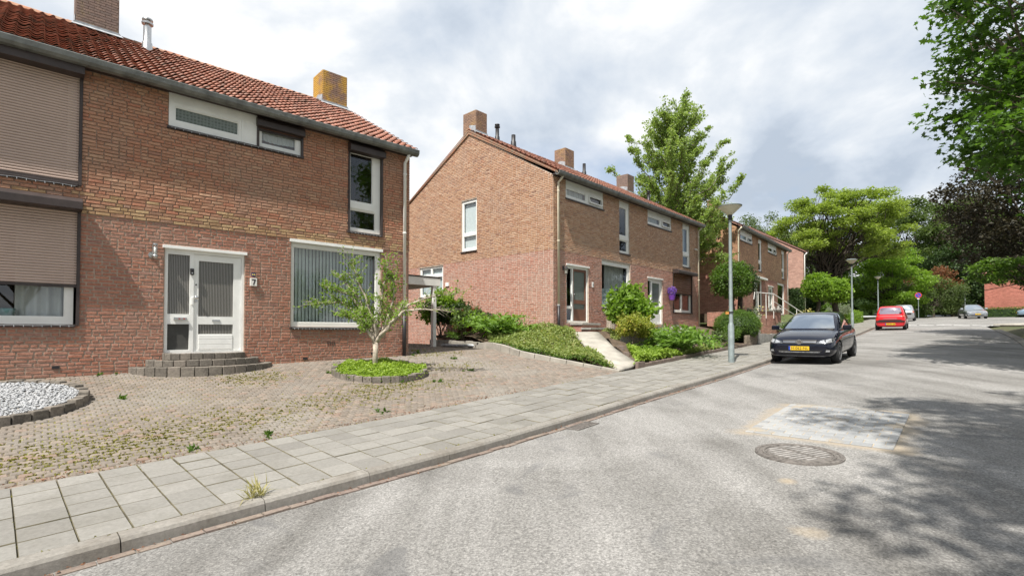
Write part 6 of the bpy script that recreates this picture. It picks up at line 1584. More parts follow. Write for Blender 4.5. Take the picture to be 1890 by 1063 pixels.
small = dict(L=3.45, W=1.63, H=1.47, wr=.28, axles=(1.12, -1.18), mirror_at=(.52, .80, .98), mirror_mat=M['trim'], mirror=('tail_lamp', 'reverse_lamp', 'headlamp'),
    body=[(1.72, .4, .6, .66, .0), (1.68, .25, .72, .82, .01), (1.5, .19, .82, .93, .03), (1.1, .18, .90, .985, .04), (.7, .18, .95, 1.0, .03), (0, .18, .95, 1.0, 0), (-.8, .18, .96, 1.0, 0), (-1.35, .19, .96, .98, 0), (-1.62, .21, .93, .95, 0), (-1.71, .25, .88, .91, 0), (-1.74, .34, .78, .85, 0)],
    cabin=[(.90, .93, .78, -1.66, -1.6, .755, .75), (1.02, .75, .6, -1.63, -1.56, .74, .735), (1.2, .45, .3, -1.56, -1.46, .69, .685), (1.36, .2, .05, -1.47, -1.36, .63, .625), (1.44, .02, -.12, -1.4, -1.26, .57, .56), (1.47, -.2, -.32, -1.2, -1.05, .45, .44)],
    plate=(0, .40, -1, 'XX-RV-69'),
    patches=[('windscreen', [(-.62, .98), (.62, .98), (.5, 1.36), (-.5, 1.36)], 'f', 'carglass'), ('side_window', [(.36, 1.0), (.08, 1.35), (-.32, 1.38), (-.34, 1.0)], 'both', 'carglass'), ('side_window', [(-.40, 1.0), (-.38, 1.38), (-1.0, 1.36), (-1.22, 1.06)], 'both', 'carglass'),
        ('rear_window', [(-.58, .98), (.58, .98), (.60, 1.05), (.52, 1.36), (.35, 1.385), (-.35, 1.385), (-.52, 1.36), (-.60, 1.05)], 'r', 'carglass', .01),
        ('tail_lamp', [(.63, .78), (.78, .76), (.78, .98), (.66, 1.0)], 'r', 'lampred', .012), ('reverse_lamp', [(.65, .85), (.76, .84), (.76, .91), (.66, .92)], 'r', 'lampamber', .02),
        ('bumper_strip', [(-.72, .51), (.72, .51), (.74, .58), (.60, .60), (.56, .64), (-.56, .64), (-.60, .60), (-.74, .58)], 'r', 'trim', .03), ('chrome_strip', [(-.36, .70), (.36, .70), (.36, .72), (-.36, .72)], 'r', 'lampclear', .012),
        ('headlamp', [(.4, .66), (.7, .7), (.74, .8), (.5, .78)], 'f', 'lampclear', .01), ('door_line', [(.44, .36), (.455, .36), (.42, .96), (.405, .96)], 'both', 'trim', .003), ('door_line', [(-.37, .34), (-.355, .34), (-.355, .96), (-.37, .96)], 'both', 'trim', .003)])
def zscale(p, k):      # taller small car
    p['body'] = [(x, zl, zt * k, wf, cr) for x, zl, zt, wf, cr in p['body']]; p['cabin'] = [(z * k, *r_) for z, *r_ in p['cabin']]
    p['patches'] = [(n_2, [(u_, v_ * k) for u_, v_ in pl2], ax_, mt, *rs) for n_2, pl2, ax_, mt, *rs in p['patches']]
zscale(small, 1.05)
fup = (.64, .768)
car('parked_car', 'small red hatchback seen from behind at the left kerb', (25.35, 34.0, road_z(25.35, 34.0)), fup, small, redpaint, 'cars parked along the kerb')
mpv = dict(small); mpv.update(L=4.2, W=1.75, H=1.6, wr=.30, axles=(1.3, -1.3), mirror_at=(.8, .86, 1.05), plate=(0, .5, -1, '63-PV-TX'))
mpv['body'] = [(x * 1.21, zl, zt * 1.03, wf, cr) for x, zl, zt, wf, cr in small['body']]
mpv['cabin'] = [(z * 1.04, a * 1.3, b * 1.3, c * 1.19, d * 1.19, w1 * 1.07, w2 * 1.07) for z, a, b, c, d, w1, w2 in small['cabin']]
mpv['patches'] = [(n_2, [((u_ * 1.2 if ax_ == 'both' else u_ * 1.06), v_ * 1.035) for u_, v_ in pl2], ax_, mt, *rs) for n_2, pl2, ax_, mt, *rs in small['patches'] if n_2 not in ('bumper_strip',)]
car('parked_car', 'silver people carrier parked in front of the small red hatchback', (39.2, 50.9, zr(39.2, 50.9) + .03), fup, mpv, silver, 'cars parked along the kerb')
sal = dict(polo); sal.update(L=4.6, W=1.78, axles=(1.4, -1.45), mirror_at=(.72, .86, .99), plate=(0, .47, 1, '87-XX-ZB'), mirror_mat=silver2)
sal['body'] = [(x * 1.135, zl, zt, wf, cr) for x, zl, zt, wf, cr in polo['body']]; sal['cabin'] = [(z, a * 1.25, b * 1.25, c * 1.12, d * 1.12, w1, w2) for z, a, b, c, d, w1, w2 in polo['cabin']]
sal['patches'] = [(n_2, [((u_ * 1.14 if ax_ == 'both' else u_), v_) for u_, v_ in pl2], ax_, mt, *rs) for n_2, pl2, ax_, mt, *rs in polo['patches'] if n_2 not in ('lip',)]
car('parked_car', 'silver saloon parked in the side street before the red brick wall', (48.5, 53.7, zr(48.5, 53.7) + .012), (-.531, -.847), sal, silver2, 'cars parked in the side street')
car('parked_car', 'pale blue car cut off by the right edge of the picture', (54.5, 51.8, zr(54.5, 51.8) + .012), (-.75, .66), dict(sal, plate=(0, .47, 1, '22-TL-KP')), bluepaint, 'cars parked in the side street')

# ================================================================== street furniture
M['lampcream'] = plain('cream_lamp_bowl', (.62, .58, .45), .35, var=.06)
M['galv'] = plain('galvanised_green_grey', (.30, .35, .35), .5, .4, .12, 6.)
def street_lamp(loc, label, lean=(0, 0), h=4.55):
    l = tag(empty('street_lamp', loc), label, 'street lamp', 'street lamps'); l.rotation_euler = (lean[0], lean[1], 0)
    mb = MB(); mb.lathe([(.085, -.1), (.085, 1.05), (.06, 1.12), (.055, 1.15), (.042, h - .42)], 14); mb.build('pole', M['galv'], l, smooth=True, angle=40)
    mb = MB(); mb.lathe([(.05, h - .45), (.055, h - .42), (.06, h - .30), (.05, h - .29)], 14); mb.build('collar', M['black'], l)
    mb = MB(); mb.lathe([(.055, h - .30), (.13, h - .235), (.30, h - .075), (.315, h - .05)], 24); mb.build('bowl', M['lampcream'], l, smooth=True)
    mb = MB(); mb.lathe([(.325, h - .055), (.33, h - .035), (.24, h - .0), (.001, h + .02)], 24); mb.build('canopy', M['galv'], l, smooth=True, angle=30)
    return l
L1 = Vector((6.32, 14.71)); l1 = street_lamp((*L1, pv_z(*L1, .6)), 'nearest grey lamp post with cream bowl on the pavement')
mb = MB(); mb.lathe([(.075, 1.42), (.08, 1.44), (.075, 1.46)], 14); mb.build('band', M['black'], l1)
mb = MB(); mb.box(-.15, -.07, -.03, .03, 1.38, 1.45); mb.build('tape', M['lampamber'], l1)
for (x_, y_), lb in (((21.9, 32.8), 'second lamp post, rising behind the black hatchback'), ((38.1, 53.0), 'third lamp post, rising behind the small red hatchback'), ((55.6, 62.5), 'farthest lamp post, behind the silver saloon')):
    street_lamp((x_, y_, zr(x_, y_) + .12), lb)
sg_ = tag(empty('no_parking_sign', (45., 56.4, zr(45., 56.4)), R(-38)), 'round blue no-parking sign with red ring on a thin pole', 'road sign')
mb = MB(); mb.tube([(0, 0, -.1), (0, 0, 2.95)], .03, 8); mb.build('pole', M['galv'], sg_)
FR = Matrix.Translation((0, -.04, 2.65)) @ Matrix.Rotation(R(90), 4, 'X')
mb = MB(); mb.lathe([(.001, .0), (.31, .0), (.31, -.01)], 32); mb.build('disc', plain('sign_blue', (.03, .07, .42), .4, var=.05), sg_, M=FR)
sred = plain('sign_red', (.5, .03, .03), .4, var=.05)
mb = MB(); n = 32; mb.add([(r_ * math.cos(6.2832 * k / n), r_ * math.sin(6.2832 * k / n), .004) for r_ in (.31, .24) for k in range(n)], [(k, (k + 1) % n, n + (k + 1) % n, n + k) for k in range(n)]); mb.build('ring', sred, sg_, M=FR)
mb = MB(); mb.box(-.25, .25, -.03, .03, .003, .006); mb.build('bar', sred, sg_, M=FR @ Matrix.Rotation(R(-45), 4, 'Z'))
mb = MB(); mb.box(-.1, .1, -.006, .006, -.34, -.25); mb.build('sub_plate', M['white'], sg_, M=Matrix.Translation((0, -.05, 2.55)))
# ================================================================== garden plants
gA = lambda p, dz=0.: (p[0], p[1], zA(p[0], p[1]) + dz)
gB = lambda p, dz=0.: (p[0], p[1], zB(p[0], p[1]) + dz)
pts = scatter([(2.62, 12.93), (2.16, 14.9), (1.95, 17.1), tuple(H2G(.1, .25)), tuple(H2G(2.6, .25)), (-.9, 17.5), (-.66, 16.45), (.36, 14.75)], 11500, zA, .20)
cover('slope_ground_cover', 'mixed green ground cover over the sloping bed before the gable', pts, .075, M['cover'])
pts = scatter([(2.62, 12.93), (2.5, 13.2), (.3, 15.1), (-.6, 16.6), (-.72, 16.35), (.33, 14.68)], 1500, lambda x, y: zA(x, y) - .05, .16)
cover('edge_ground_cover', 'trailing leaves spilling over the concrete edging blocks', pts, .07, M['leaf_mid'])
shrub('leafy_shrub', 'bright green leafy shrub against the bare gable', gA(H2G(4.9, 1.0)), (1.0, .9, .95), 5200, .13, M['leaf_bright'], lumps=14)
shrub('dark_shrub', 'dark evergreen shrub beside the white carport post', gA((-2.3, 20.1)), (.95, .9, .75), 4600, .10, M['leaf_dark'], lumps=12)
shrub('dark_shrub', 'dark green shrub in the shade right of the carport post', gA((-1.5, 18.6)), (.75, .7, .52), 3600, .09, M['leaf_olive'], lumps=10)
shrub('red_leaf_shrub', 'thin shrub with reddish brown leaves at the gable', gA(H2G(3.6, .5)), (.55, .5, .62), 1300, .08, M['leaf_red'], lumps=7)
shrub('low_shrub', 'compact blue-green shrub at the middle of the gable foot', gA(H2G(2.75, .8)), (.6, .55, .42), 3000, .07, M['leaf_dark'], lumps=9)
shrub('low_shrub', 'small reddish shrub in front of the gable foot', gA(H2G(3.0, 1.5)), (.55, .5, .32), 1800, .07, M['leaf_red'], lumps=8)
fern('fern', 'large pale fern at the left end of the sloping bed', gA((-.55, 17.7), .0), 40, 1.55, M['fernleaf'])
fern('fern', 'dark fern low behind the carport post', gA((-2.0, 19.2), .0), 16, .7, M['leaf_mid'])
shrub('leafy_shrub', 'tall light green shrub in front of the big window of the two-tone house', gB((3.95, 17.3)), (.95, .85, 1.0), 2400, .19, M['leaf_bright'], lumps=16, shell=.6)
shrub('variegated_shrub', 'rounded yellow-green shrub beside the garden path', gB((3.9, 16.2)), (.72, .66, .56), 4800, .075, M['leaf_yellow'], lumps=12)
fern('fern', 'big feathery fern clump right of the yellow-green shrub', gB((5.1, 16.4), .05), 56, 1.6, M['fernleaf'], spread=.9, leaflet=.42)
fern('fern', 'second feathery fern clump nearer the shuttered window', gB((5.6, 17.2), .1), 34, 1.5, M['leaf_grey'], spread=.8, leaflet=.35)
fern('fern', 'small yellow-green fern in front of the terrace blocks', gB((4.05, 15.2), .02), 22, .55, M['leaf_bright'], spread=.8)
pts = scatter([(3.5, 13.9)] + fr[:5] + [(4.9, 15.6), (3.9, 15.2), (3.42, 15.1)], 6200, zB, .26)
cover('bright_ground_cover', 'bright green leafy ground cover beside the garden path', pts, .085, M['cover_bright'])
pts = scatter(fr[4:9] + [(8.0, 19.6), (6.6, 17.9), (5.3, 16.1)], 5200, zB, .24)
cover('mixed_ground_cover', 'mixed low plants along the pavement left of the lamp post', pts, .07, M['cover'])
pts = scatter([(3.3, 16.5), (4.2, 16.9), (3.9, 18.6), (3.2, 18.2)], 1500, zB, .16)
cover('terrace_ground_cover', 'low reddish green plants by the concrete steps', pts, .06, M['cover'])
for (x_, y_), lb, mt, rr_ in (((6.4, 18.2), 'loose grey-green shrub left of the lamp post', 'leaf_grey', (.45, .4, .32)), ((7.7, 19.2), 'olive shrub in front of the gravel terrace', 'leaf_olive', (.5, .5, .3)), ((8.4, 19.6), 'straggly green plant touching the clipped box bush', 'leaf_mid', (.45, .45, .42)), ((6.8, 19.6), 'low green plant beneath the shuttered window', 'cover', (.5, .4, .25))):
    shrub('low_shrub', lb, gB((x_, y_)), rr_, 1500, .06, M[mt], lumps=7)
bpos = at_uv(kuv(11.3, 19.6)[0], PAVE_W + .62)
bx = tag(empty('clipped_box_bush', (bpos.x, bpos.y, bpos.z)), 'dense rounded box bush behind the nearest lamp post', 'shrub')
mb = MB(); mb.lathe([(.3, .1), (.74, .45), (.8, .75), (.55, 1.08), (.001, 1.2)], 14); mb.build('core', M['leaf_dark'], bx)
d = rng.normal(size=(9500, 3)); d /= np.linalg.norm(d, axis=1)[:, None]; rj = 1 + .05 * np.sin(d[:, 0] * 9) * np.sin(d[:, 1] * 8 + 1) + rng.normal(size=9500) * .035
P = d * np.array([.86, .86, .62]) * rj[:, None] + [0, 0, .78]
link_mesh('foliage', leaf_mesh('foliage', P, .052, M['leaf_mid'], .3), bx)
pal = tag(empty('log_edging', (bpos.x, bpos.y, bpos.z)), 'short upright logs and concrete post under the box bush', 'edging')
for k in range(9):
    p = at_uv(kuv(11.3, 19.6)[0] - .75 + k * .16, PAVE_W + .06) - bpos
    mb = MB(); mb.lathe([(.07, -.2), (.07, .38 + random.gauss(0, .03)), (.05, .42)], 8); mb.build('log', M['bark'], pal, M=Matrix.Translation(p))
p = at_uv(kuv(11.3, 19.6)[0] + .85, PAVE_W + .1) - bpos
mb = MB(); mb.box(-.1, .1, -.1, .1, -.2, .62); mb.build('concrete_post', M['concrete'], pal, M=Matrix.Translation(p) @ Matrix.Rotation(R(41), 4, 'Z'), bevel=.01)
P = ball_pts(420, tuple(mw2 @ Vector((8.78, -.2, 1.95))), (.22, .22, .2), 1.)
o_ = link_mesh('petunias', leaf_mesh('petunias', P - np.array(hb.location), .06, M['flower_purple'], .4), hb); o_.matrix_world = Matrix.Translation(hb.location); o_.matrix_local = Matrix.Rotation(-h2.rotation_euler.z, 4, 'Z')

def ball_tree(name, label, loc, th, r, mat, nl, size, flat=.85, tr=.06, group=None, bark='barkdark'):
    t = tag(empty(name, loc), label, 'tree', group); mb = MB(); top = (0, 0, th)
    branch(mb, (0, 0, -.2), top, tr * 1.2, tr, 8, .02, 4)
    for k in range(14):
        a_ = k * 2.4; branch(mb, top, (r * .7 * math.cos(a_), r * .7 * math.sin(a_), th + r * flat * random.uniform(.2, 1.5)), tr * .5, .01, 5, .06, 3)
    mb.build('trunk', M[bark], t, smooth=True)
    d = rng.normal(size=(nl, 3)); d /= np.linalg.norm(d, axis=1)[:, None]
    rj = (.74 + .34 * rng.random(nl)) * (1 + .10 * np.sin(d[:, 0] * 7 + 1) * np.sin(d[:, 1] * 6) + .05 * np.sin(d[:, 2] * 9))
    P = d * rj[:, None] * np.array([r, r, r * flat]) + [0, 0, th + r * flat * .75]
    link_mesh('crown', leaf_mesh('crown', P, size, mat, .55), t); return t
ball_tree('clipped_ball_tree', 'clipped dark green ball tree in front of the shaded brown gable', (10.75, 24.9, rel(.22)), 1.6, .9, M['leaf_mid'], 5200, .11, 1.0, .10)
ball_tree('clipped_ball_tree', 'second ball tree, half hidden behind the dark green one', (11.75, 26.2, rel(.4)), 1.6, .85, M['leaf_dark'], 3200, .11, .95, .12)
ball_tree('mop_head_tree', 'left of two bright green mop-head trees behind the black hatchback', (21.6, 36.0, rel(.4)), 2.05, .92, M['leaf_bright'], 2300, .20, 1.0, .12)
ball_tree('mop_head_tree', 'right of two bright green mop-head trees behind the black hatchback', (23.4, 36.8, rel(.42)), 1.85, 1.0, M['leaf_bright'], 2500, .20, .86, .19)
z3g = lambda x_, y_: (x_, y_, z3(x_, y_))
for (x_, y_), lb, mt, rr_, ct_ in (((12.0, 25.6), 'loose flowering rose bush before the brick retaining wall', 'leaf_grey', (.8, .7, .7), 2200), ((14.8, 27.2), 'grey lavender clump in front of the retaining wall', 'leaf_grey', (.9, .6, .35), 1600), ((13.9, 25.2), 'low green bush in front of the retaining wall', 'leaf_mid', (.7, .6, .35), 1800),
                              ((16.6, 29.4), 'yellow-green bush below the pale handrail', 'leaf_yellow', (.8, .8, .5), 2000), ((18.2, 31.2), 'pale yellow rose bush behind the black hatchback', 'leaf_yellow', (.9, .9, .62), 2200), ((19.6, 33.6), 'green shrub at the foot of the mop-head trees', 'leaf_mid', (1., .9, .5), 2200), ((21.0, 35.6), 'light green perennials under the mop-head trees', 'leaf_bright', (.9, .8, .45), 2000), ((25.5, 39.8), 'feathery grey-green grasses beside the second lamp post', 'leaf_grey', (1.1, .9, .75), 2200)):
    shrub('garden_shrub', lb, z3g(x_, y_), rr_, ct_, .09, M[mt], lumps=8)
fl = ball_pts(90, (18.2, 31.2, z3(18.2, 31.2) + .75), (.9, .9, .6), .4); cover('rose_blossoms', 'pale yellow roses blooming behind the black hatchback', np.vstack([fl, ball_pts(60, (12.0, 25.6, z3(12, 25.6) + .8), (.8, .7, .6), .4)]), .13, M['flower_yellow'], 'flowers')
fl2 = tag(empty('garden_ornaments', (13.9, 27.0, rel(1.1))), 'white garden ornaments standing on the retaining wall', 'ornament')
for k, (x_, s_) in enumerate(((0, .09), (.35, .12), (.62, .08))):
    mb = MB(); mb.lathe([(s_ * .7, 0), (s_, s_ * .9), (s_ * .5, s_ * 1.5), (s_ * .65, s_ * 2.), (.001, s_ * 2.5)], 10); mb.build('figure', M['concrete'], fl2, smooth=True, M=Matrix.Translation((x_, x_ * .8, 0)))
def hedge(name, label, a_, b_, wd, h, mat, n, size, zf):
    a_, b_ = Vector(a_), Vector(b_); L_ = (b_ - a_).length; an = math.atan2((b_ - a_).y, (b_ - a_).x); m = (a_ + b_) / 2
    e = tag(empty(name, (m.x, m.y, zf(m.x, m.y)), an), label, 'hedge')
    mb = MB(); mb.box(-L_ / 2 + .1, L_ / 2 - .1, -wd / 2 + .1, wd / 2 - .1, -.2, h - .1); mb.build('core', M['leaf_dark'], e)
    P = np.stack([rng.uniform(-L_ / 2, L_ / 2, n), rng.uniform(-wd / 2, wd / 2, n), rng.uniform(0, h, n)], 1); f = rng.integers(0, 4, n)
    P[f == 0, 1] = -wd / 2 + rng.normal(size=(f == 0).sum()) * .04; P[f == 1, 2] = h + rng.normal(size=(f == 1).sum()) * .05; P[f == 2, 0] = -L_ / 2 + rng.normal(size=(f == 2).sum()) * .04; P[f == 3, 0] = np.where(rng.random((f == 3).sum()) < .3, L_ / 2, P[f == 3, 0])
    link_mesh('foliage', leaf_mesh('foliage', P, size, M[mat], .4), e); return e
zg_ = lambda x_, y_: zr(x_, y_) + .15
hedge('conifer_hedge', 'tall dark clipped conifer hedge at the pinkish gable', (22.7, 40.9), (24.3, 43.4), 1., 2.3, 'leaf_dark', 3500, .13, lambda x_, y_: z3(x_, y_))
hedge('clipped_hedge', 'light green clipped hedge behind the second lamp post', (26.9, 42.2), (31.2, 46.8), 1.7, 1.05, 'leaf_bright', 6500, .10, zg_)
hedge('low_hedge', 'low hedge behind the no-parking sign', (43.5, 59.5), (50.5, 63.), 1.2, 1.0, 'leaf_mid', 5200, .13, zg_)
hedge('low_hedge', 'low hedge along the foot of the red brick building', (52.1, 56.0), (68, 40.5), .9, 1.0, 'leaf_mid', 8000, .12, lambda x_, y_: zr(x_, y_) + .02)

# ================================================================== trees
def gtree(x_, y_): return (x_, y_, ground_z(x_, y_))
# ginkgo behind the two-tone house: ascending straight limbs with sprays along them
gk = tag(empty('ginkgo_tree', (9.74, 30.75, rel(.5))), 'tall ginkgo with spiky light green branches between the second and third house', 'tree')
mb = MB(); LPs = []; tr_pts = [Vector((random.gauss(0, .04), random.gauss(0, .04), z)) for z in np.linspace(-.3, 11.5, 12)]
mb.tube(tr_pts, list(np.linspace(.22, .03, 12)), 8)
env = lambda h: float(np.interp(h, [.28, .42, .58, .72, .86, 1.], [3.0, 3.6, 3.9, 3.1, 2.3, 1.0]))
gr = random.Random(5)
for k in range(96):
    h = .27 + .73 * ((k + .5) / 96) ** .9; a_ = k * 2.399 + gr.gauss(0, .3); rad = env(h) * gr.uniform(.62, 1.22)
    en_ = Vector((math.cos(a_) * rad, math.sin(a_) * rad, 13.6 * h * gr.uniform(.93, 1.05))); rise = rad * gr.uniform(.8, 1.7) if h > .4 else rad * gr.uniform(-.1, .35)
    st_ = Vector((0, 0, min(max(1.9, en_.z - rise), 11.))); dv = (en_ - st_); ln = dv.length; dv /= ln
    bp_ = branch(mb, st_, en_, .06, .007, 5, .045, 7)
    for j in range(int(15 * ln)):
        t = gr.random() ** .8 * .98 + .02; i_ = min(int(t * 7), 6); c = bp_[i_].lerp(bp_[i_ + 1], t * 7 - i_); s_ = gr.uniform(.2, .48) * (1.2 - t * .75)
        if math.sin(t * 23 + k * 3) > .72: continue
        LPs.append(ball_pts(13, tuple(c + Vector((0, 0, .04 * ln * math.sin(3.14 * t)))), (s_, s_, s_ * .9), 1.4))
    for j in range(5):
        t = gr.uniform(.25, .85); c = st_.lerp(en_, t); d2 = (dv + Vector((gr.gauss(0, .55), gr.gauss(0, .55), gr.gauss(.2, .3)))).normalized() * gr.uniform(.5, 1.2); branch(mb, c, c + d2, .018, .004, 4, .04, 3)
        for i in range(7): LPs.append(ball_pts(9, tuple(c + d2 * (i / 6)), (.2, .2, .17), 1.4))
mb.build('trunk', M['bark'], gk, smooth=True)
link_mesh('crown', leaf_mesh('crown', np.vstack(LPs), .11, M['leaf_ginkgo'], .35, aspect=.9), gk)
def crown(c, rad, n, r0_, r1_, seed, low=-.9, shell=.7): return blob_clusters(c, rad, n, r0_, r1_, low, seed, shell)
tree('spreading_tree', 'broad lime-green spreading tree above the parked cars', (35.3, 57., zr(35.3, 57.)), 5.2, .42, crown((1.2, 0, 9.8), (6.7, 6.4, 5.2), 110, .9, 1.7, 3, -.5), 46000, .26, M['leaf_crown'], 'barkdark', flat=.42, up=.9, shell=1.8)
tree('hornbeam_tree', 'dense bright green tree with branches to the ground behind the silver people carrier', (45.3, 61.5, zr(45.3, 61.5)), 2.6, .25, crown((0, 0, 4.6), (4.5, 4., 4.2), 60, .8, 1.5, 5, -.8), 21000, .26, M['leaf_bright'], 'barkdark', flat=.45, up=.9, shell=1.7)
for x_, y_, top_, rx_, sd, lb in ((60.5, 78, 17.4, 6.2, 11, 'dark green tree rising right behind the spreading lime-green tree'), (70, 77, 17.0, 6.8, 12, 'dark green tree nearest the copper tree on the skyline'), (65.5, 73.5, 15.8, 5.5, 16, 'dark green tree in the middle of the far tree line'), (49.5, 84, 14.6, 6.5, 13, 'dark tree hidden behind the spreading lime-green tree'), (82, 76, 15.5, 7, 15, 'dark tree behind the red brick building')):
    tree('dark_tree', lb, (x_, y_, zr(x_, y_)), 5., .4, crown((0, 0, top_ * .58), (rx_, rx_ * .9, top_ * .45), 75, 1.2, 2.2, sd, -.95), 26000, .36, M['leaf_olive'], 'barkdark', 'dark trees beyond the junction', flat=.6, up=.5, shell=1.7)
for x_, y_, top_, rx_, sd, lb in ((36.2, 72, 14.6, 3.2, 21, 'grey-green thin tree behind the brown brick house, right one'), (32.4, 71, 14.2, 2.9, 22, 'grey-green thin tree behind the brown brick house, left one')):
    tree('birch_tree', lb, (x_, y_, zr(x_, y_)), 7., .2, crown((0, 0, top_ * .62), (rx_, rx_, top_ * .4), 46, .7, 1.3, sd), 8000, .24, M['leaf_olive'], 'bark', 'thin trees behind the houses', flat=.9, up=.1, shell=1.8)
tree('dark_tree', 'very dark yew-like tree between reddish shrub and red brick building', (62., 69., zr(62, 69)), 2., .35, crown((0, 0, 5.2), (5.8, 4, 5.2), 60, 1., 1.8, 31), 16000, .30, M['leaf_dark'], 'barkdark', flat=.7, up=.4)
tree('reddish_shrub_tree', 'rounded shrub with reddish brown top behind the no-parking sign', (52.3, 63.2, zr(52.3, 63.2)), 1.4, .15, crown((0, 0, 2.6), (3.4, 3, 2.5), 34, .7, 1.2, 33), 9500, .20, M['leaf_olive'], 'barkdark', flat=.75, up=.4)
tree('reddish_shrub', 'rust-coloured loose foliage above the rounded shrub by the sign', (54.2, 65.5, zr(54.2, 65.5)), 2.4, .12, crown((0, 0, 4.6), (2.8, 2.2, 1.5), 22, .6, 1.1, 34), 4200, .20, M['leaf_red'], 'barkdark', flat=.7, up=.4, cat='shrub')
hedge('tall_thicket', 'dark thicket closing the view below the spreading tree', (24, 63), (46, 69.5), 2.5, 4.6, 'leaf_dark', 9000, .3, zg_)
hedge('tall_thicket', 'dark thicket behind the red brick building and the saloon', (47, 71), (80, 66), 2.5, 5., 'leaf_dark', 9000, .32, zg_)
for i, (x_, y_, r_, mt, lb) in enumerate(((31., 62, 2.6, 'leaf_dark', 'dark undergrowth left of the big trunk'), (34.5, 64, 2.8, 'leaf_dark', 'dark undergrowth behind the big trunk'), (38.5, 64.5, 2.6, 'leaf_dark', 'dark undergrowth right of the big trunk'), (41.8, 63.6, 1.6, 'leaf_mid', 'green undergrowth behind the third lamp post'), (57.5, 66.5, 2.6, 'leaf_dark', 'dark undergrowth behind the silver saloon'), (27.5, 55., 1.8, 'leaf_mid', 'green bushes beyond the pinkish gable'), (33.0, 52.5, 1.3, 'leaf_mid', 'green bush behind the clipped light hedge'), (36, 57.5, 1.2, 'leaf_olive', 'olive bush at the foot of the big trunk'))):
    shrub('undergrowth', lb, gtree(x_, y_), (r_ * 1.3, r_, r_ * .75), 3600, .2, M[mt], 'shrub', 'undergrowth below the trees', lumps=12)
# copper tree and green tree at the right edge
tree('copper_tree', 'dark copper-leaved tree hanging in from the right edge', (25.9, 23.4, ground_z(25.9, 23.4)), 2.6, .3, crown((0, 0, 5.9), (5.0, 4.4, 3.5), 120, .7, 1.3, 41, -.85), 36000, .17, M['leaf_copper'], 'barkdark', flat=.55, up=.7, shell=1.6)
tree('green_maple', 'low bright green maple branches under the copper tree', (24.6, 21.2, ground_z(24.6, 21.2)), 2.0, .16, crown((-2.8, .4, 2.75), (2.4, 1.4, .7), 30, .25, .6, 43, -1), 3600, .16, M['leaf_mid'], 'barkdark', flat=.45, up=.9)
# near maple, top right
cl = crown((.2, 0, 8.4), (4.4, 4.4, 5.0), 250, .6, 1.05, 51, -.86, .9)
tree('near_maple', 'leafy green maple overhanging the road at the top right', (14.0, 10.4, ground_z(14, 10.4)), 3.6, .24, cl, 50000, .15, M['leaf_maple'], 'bark', flat=.5, up=.8, shell=1.9, kind='lobed')
# two more street trees beside and behind the camera throw the dappled shade on the road
tree('street_tree', 'street tree just outside the picture, shading the near road', (5.2, -1.2, ground_z(5.2, -1.2)), 3.4, .24, crown((.2, 1.4, 9.4), (4.2, 3.4, 2.6), 70, .6, 1.1, 61, -.9), 16000, .17, M['leaf_maple'], 'bark', 'street trees on the right', flat=.5, up=.8)
tree('street_tree', 'street tree behind the camera, shading the near corner of the road', (3.6, -4.6, ground_z(3.6, -4.6)), 3.4, .24, crown((-1.0, 2.0, 9.2), (2.8, 2.6, 2.4), 44, .6, 1.1, 63, -.9), 11000, .17, M['leaf_maple'], 'bark', 'street trees on the right', flat=.5, up=.8)
tree('street_tree', 'street tree outside the picture between the maple and the copper tree', (19.5, 15.6, ground_z(19.5, 15.6)), 3.4, .24, crown((0, 0, 7.), (4., 4., 3.), 60, .6, 1.1, 62, -.9), 10000, .19, M['leaf_maple'], 'bark', 'street trees on the right', flat=.5, up=.8)

# ================================================================== weeds, moss, leaf litter
P = []; D = []
def tuft(x_, y_, z_, n, h):
    for k in range(n):
        a_ = random.uniform(0, 6.28); P.append((x_ + random.gauss(0, .012), y_ + random.gauss(0, .012), z_)); D.append((math.cos(a_) * .6 * h, math.sin(a_) * .6 * h, h))
tf = []
def tufts(name, label, spots, mat, aspect):
    global P, D
    P, D = [], []
    for s in spots: tuft(*s)
    Dn = np.array(D); ln = np.linalg.norm(Dn, axis=1)
    o = link_mesh(name, leaf_mesh(name, np.array(P), ln, M[mat], 0., aspect=aspect, dirs=Dn, jitter=.02)); tag(o, label, 'weeds', kind='stuff')
kt = at_uv(kuv(-2.05, 4.2)[0], .15)
tufts('kerb_grass', 'tuft of dry grass on the near kerb', [(kt.x, kt.y, kt.z, 46, .13), (kt.x + .05, kt.y + .05, kt.z, 24, .16)], 'drygrass', .06)
sp = []
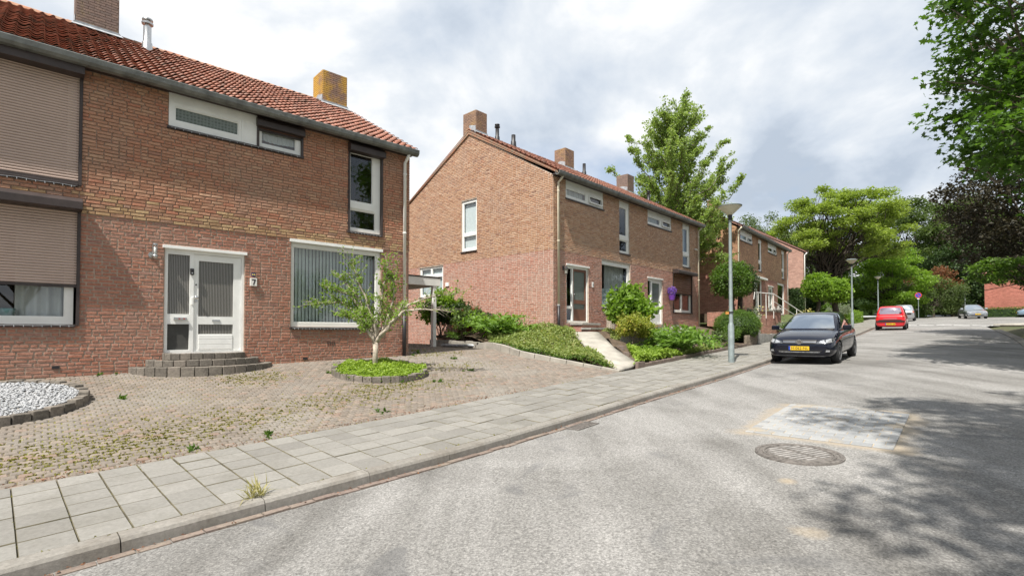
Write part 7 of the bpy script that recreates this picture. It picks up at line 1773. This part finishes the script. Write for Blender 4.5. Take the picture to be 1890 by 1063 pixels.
for s_, w_ in ((-2.1, 4.9), (-1.25, 4.8), (.5, 4.6), (1.0, 1.5), (2.5, 3.1), (3.9, 2.5), (-2.5, 2.0), (-2.55, .1), (3.9, .1), (4.3, -.4), (1.9, 2.9), (4.6, 1.0), (5.0, -1.2), (4.4, -2.4)):
    q = P1(s_, w_)
    for k in range(3): a_ = q + Vector((random.gauss(0, .07), random.gauss(0, .05))); sp.append((a_.x, a_.y, yard_z(*a_), random.randint(7, 16), random.uniform(.03, .07)))
tufts('forecourt_weeds', 'small green weeds growing between the forecourt pavers', sp, 'leaf_mid', .45)
sp = []
for k in range(4600):      # moss in the joints, in drifts
    c = random.choice(((-2.6, 4.2, .9), (-1.6, 3.9, .8), (-3.2, 4.4, .8), (.4, 3.6, .9), (2.2, 3.2, 1.), (3.6, 1.8, 1.1), (4.6, 0, .9), (-.4, 1.3, .5), (4.8, -2, .8), (1.3, 3.1, .6)))
    s_, w_ = random.gauss(c[0], c[2] * .75), random.gauss(c[1], .3)
    w_ = -8.8 + round((w_ + 8.8) / PY) * PY + PY / 2
    q = P1(s_, w_)
    if pip(q, OUTL) and not blocked(s_, w_): sp.append((q.x, q.y, yard_z(*q) - .012, 6, random.uniform(.012, .027)))
tufts('joint_moss', 'yellow-green moss in the joints of the forecourt', sp, 'moss', .9)
sp = []
for u in np.arange(U_A - 3, U_A + 14, .045):
    for v in (.158, PAVE_W):
        if random.random() < (.55 if v < 1 else .35): q = at_uv(u, v + random.gauss(0, .006), -.012); sp.append((q.x, q.y, q.z, 4, random.uniform(.01, .022)))
for k in range(-10, 30):
    for v in np.arange(.2, 2., .05):
        if random.random() < .45: q = at_uv(U_A - 4 + SP * (k + 10), v, -.012); sp.append((q.x, q.y, q.z, 4, random.uniform(.008, .016)))
tufts('pavement_moss', 'thin moss lines between the pavement slabs', sp, 'moss', .9)
PP = []
for k in range(900):
    if random.random() < .6:
        u = random.uniform(U_A - 2, U_A + 7); v = PAVE_W + .06 + abs(random.gauss(0, .10)); q = at_uv(u, v); PP.append((q.x, q.y, yard_z(q.x, q.y) + .004))
    else:
        u = random.uniform(U_A - 2, U_A + 12); q = at_uv(u, random.gauss(-.03, .03)); PP.append((q.x, q.y, zr(q.x, q.y) + .016))
o_ = link_mesh('leaf_litter', leaf_mesh('leaf_litter', np.array(PP), .028, M['dryleaf'], 1.5)); tag(o_, 'brown leaf litter along the pavement edge and gutter', 'leaf litter', kind='stuff')
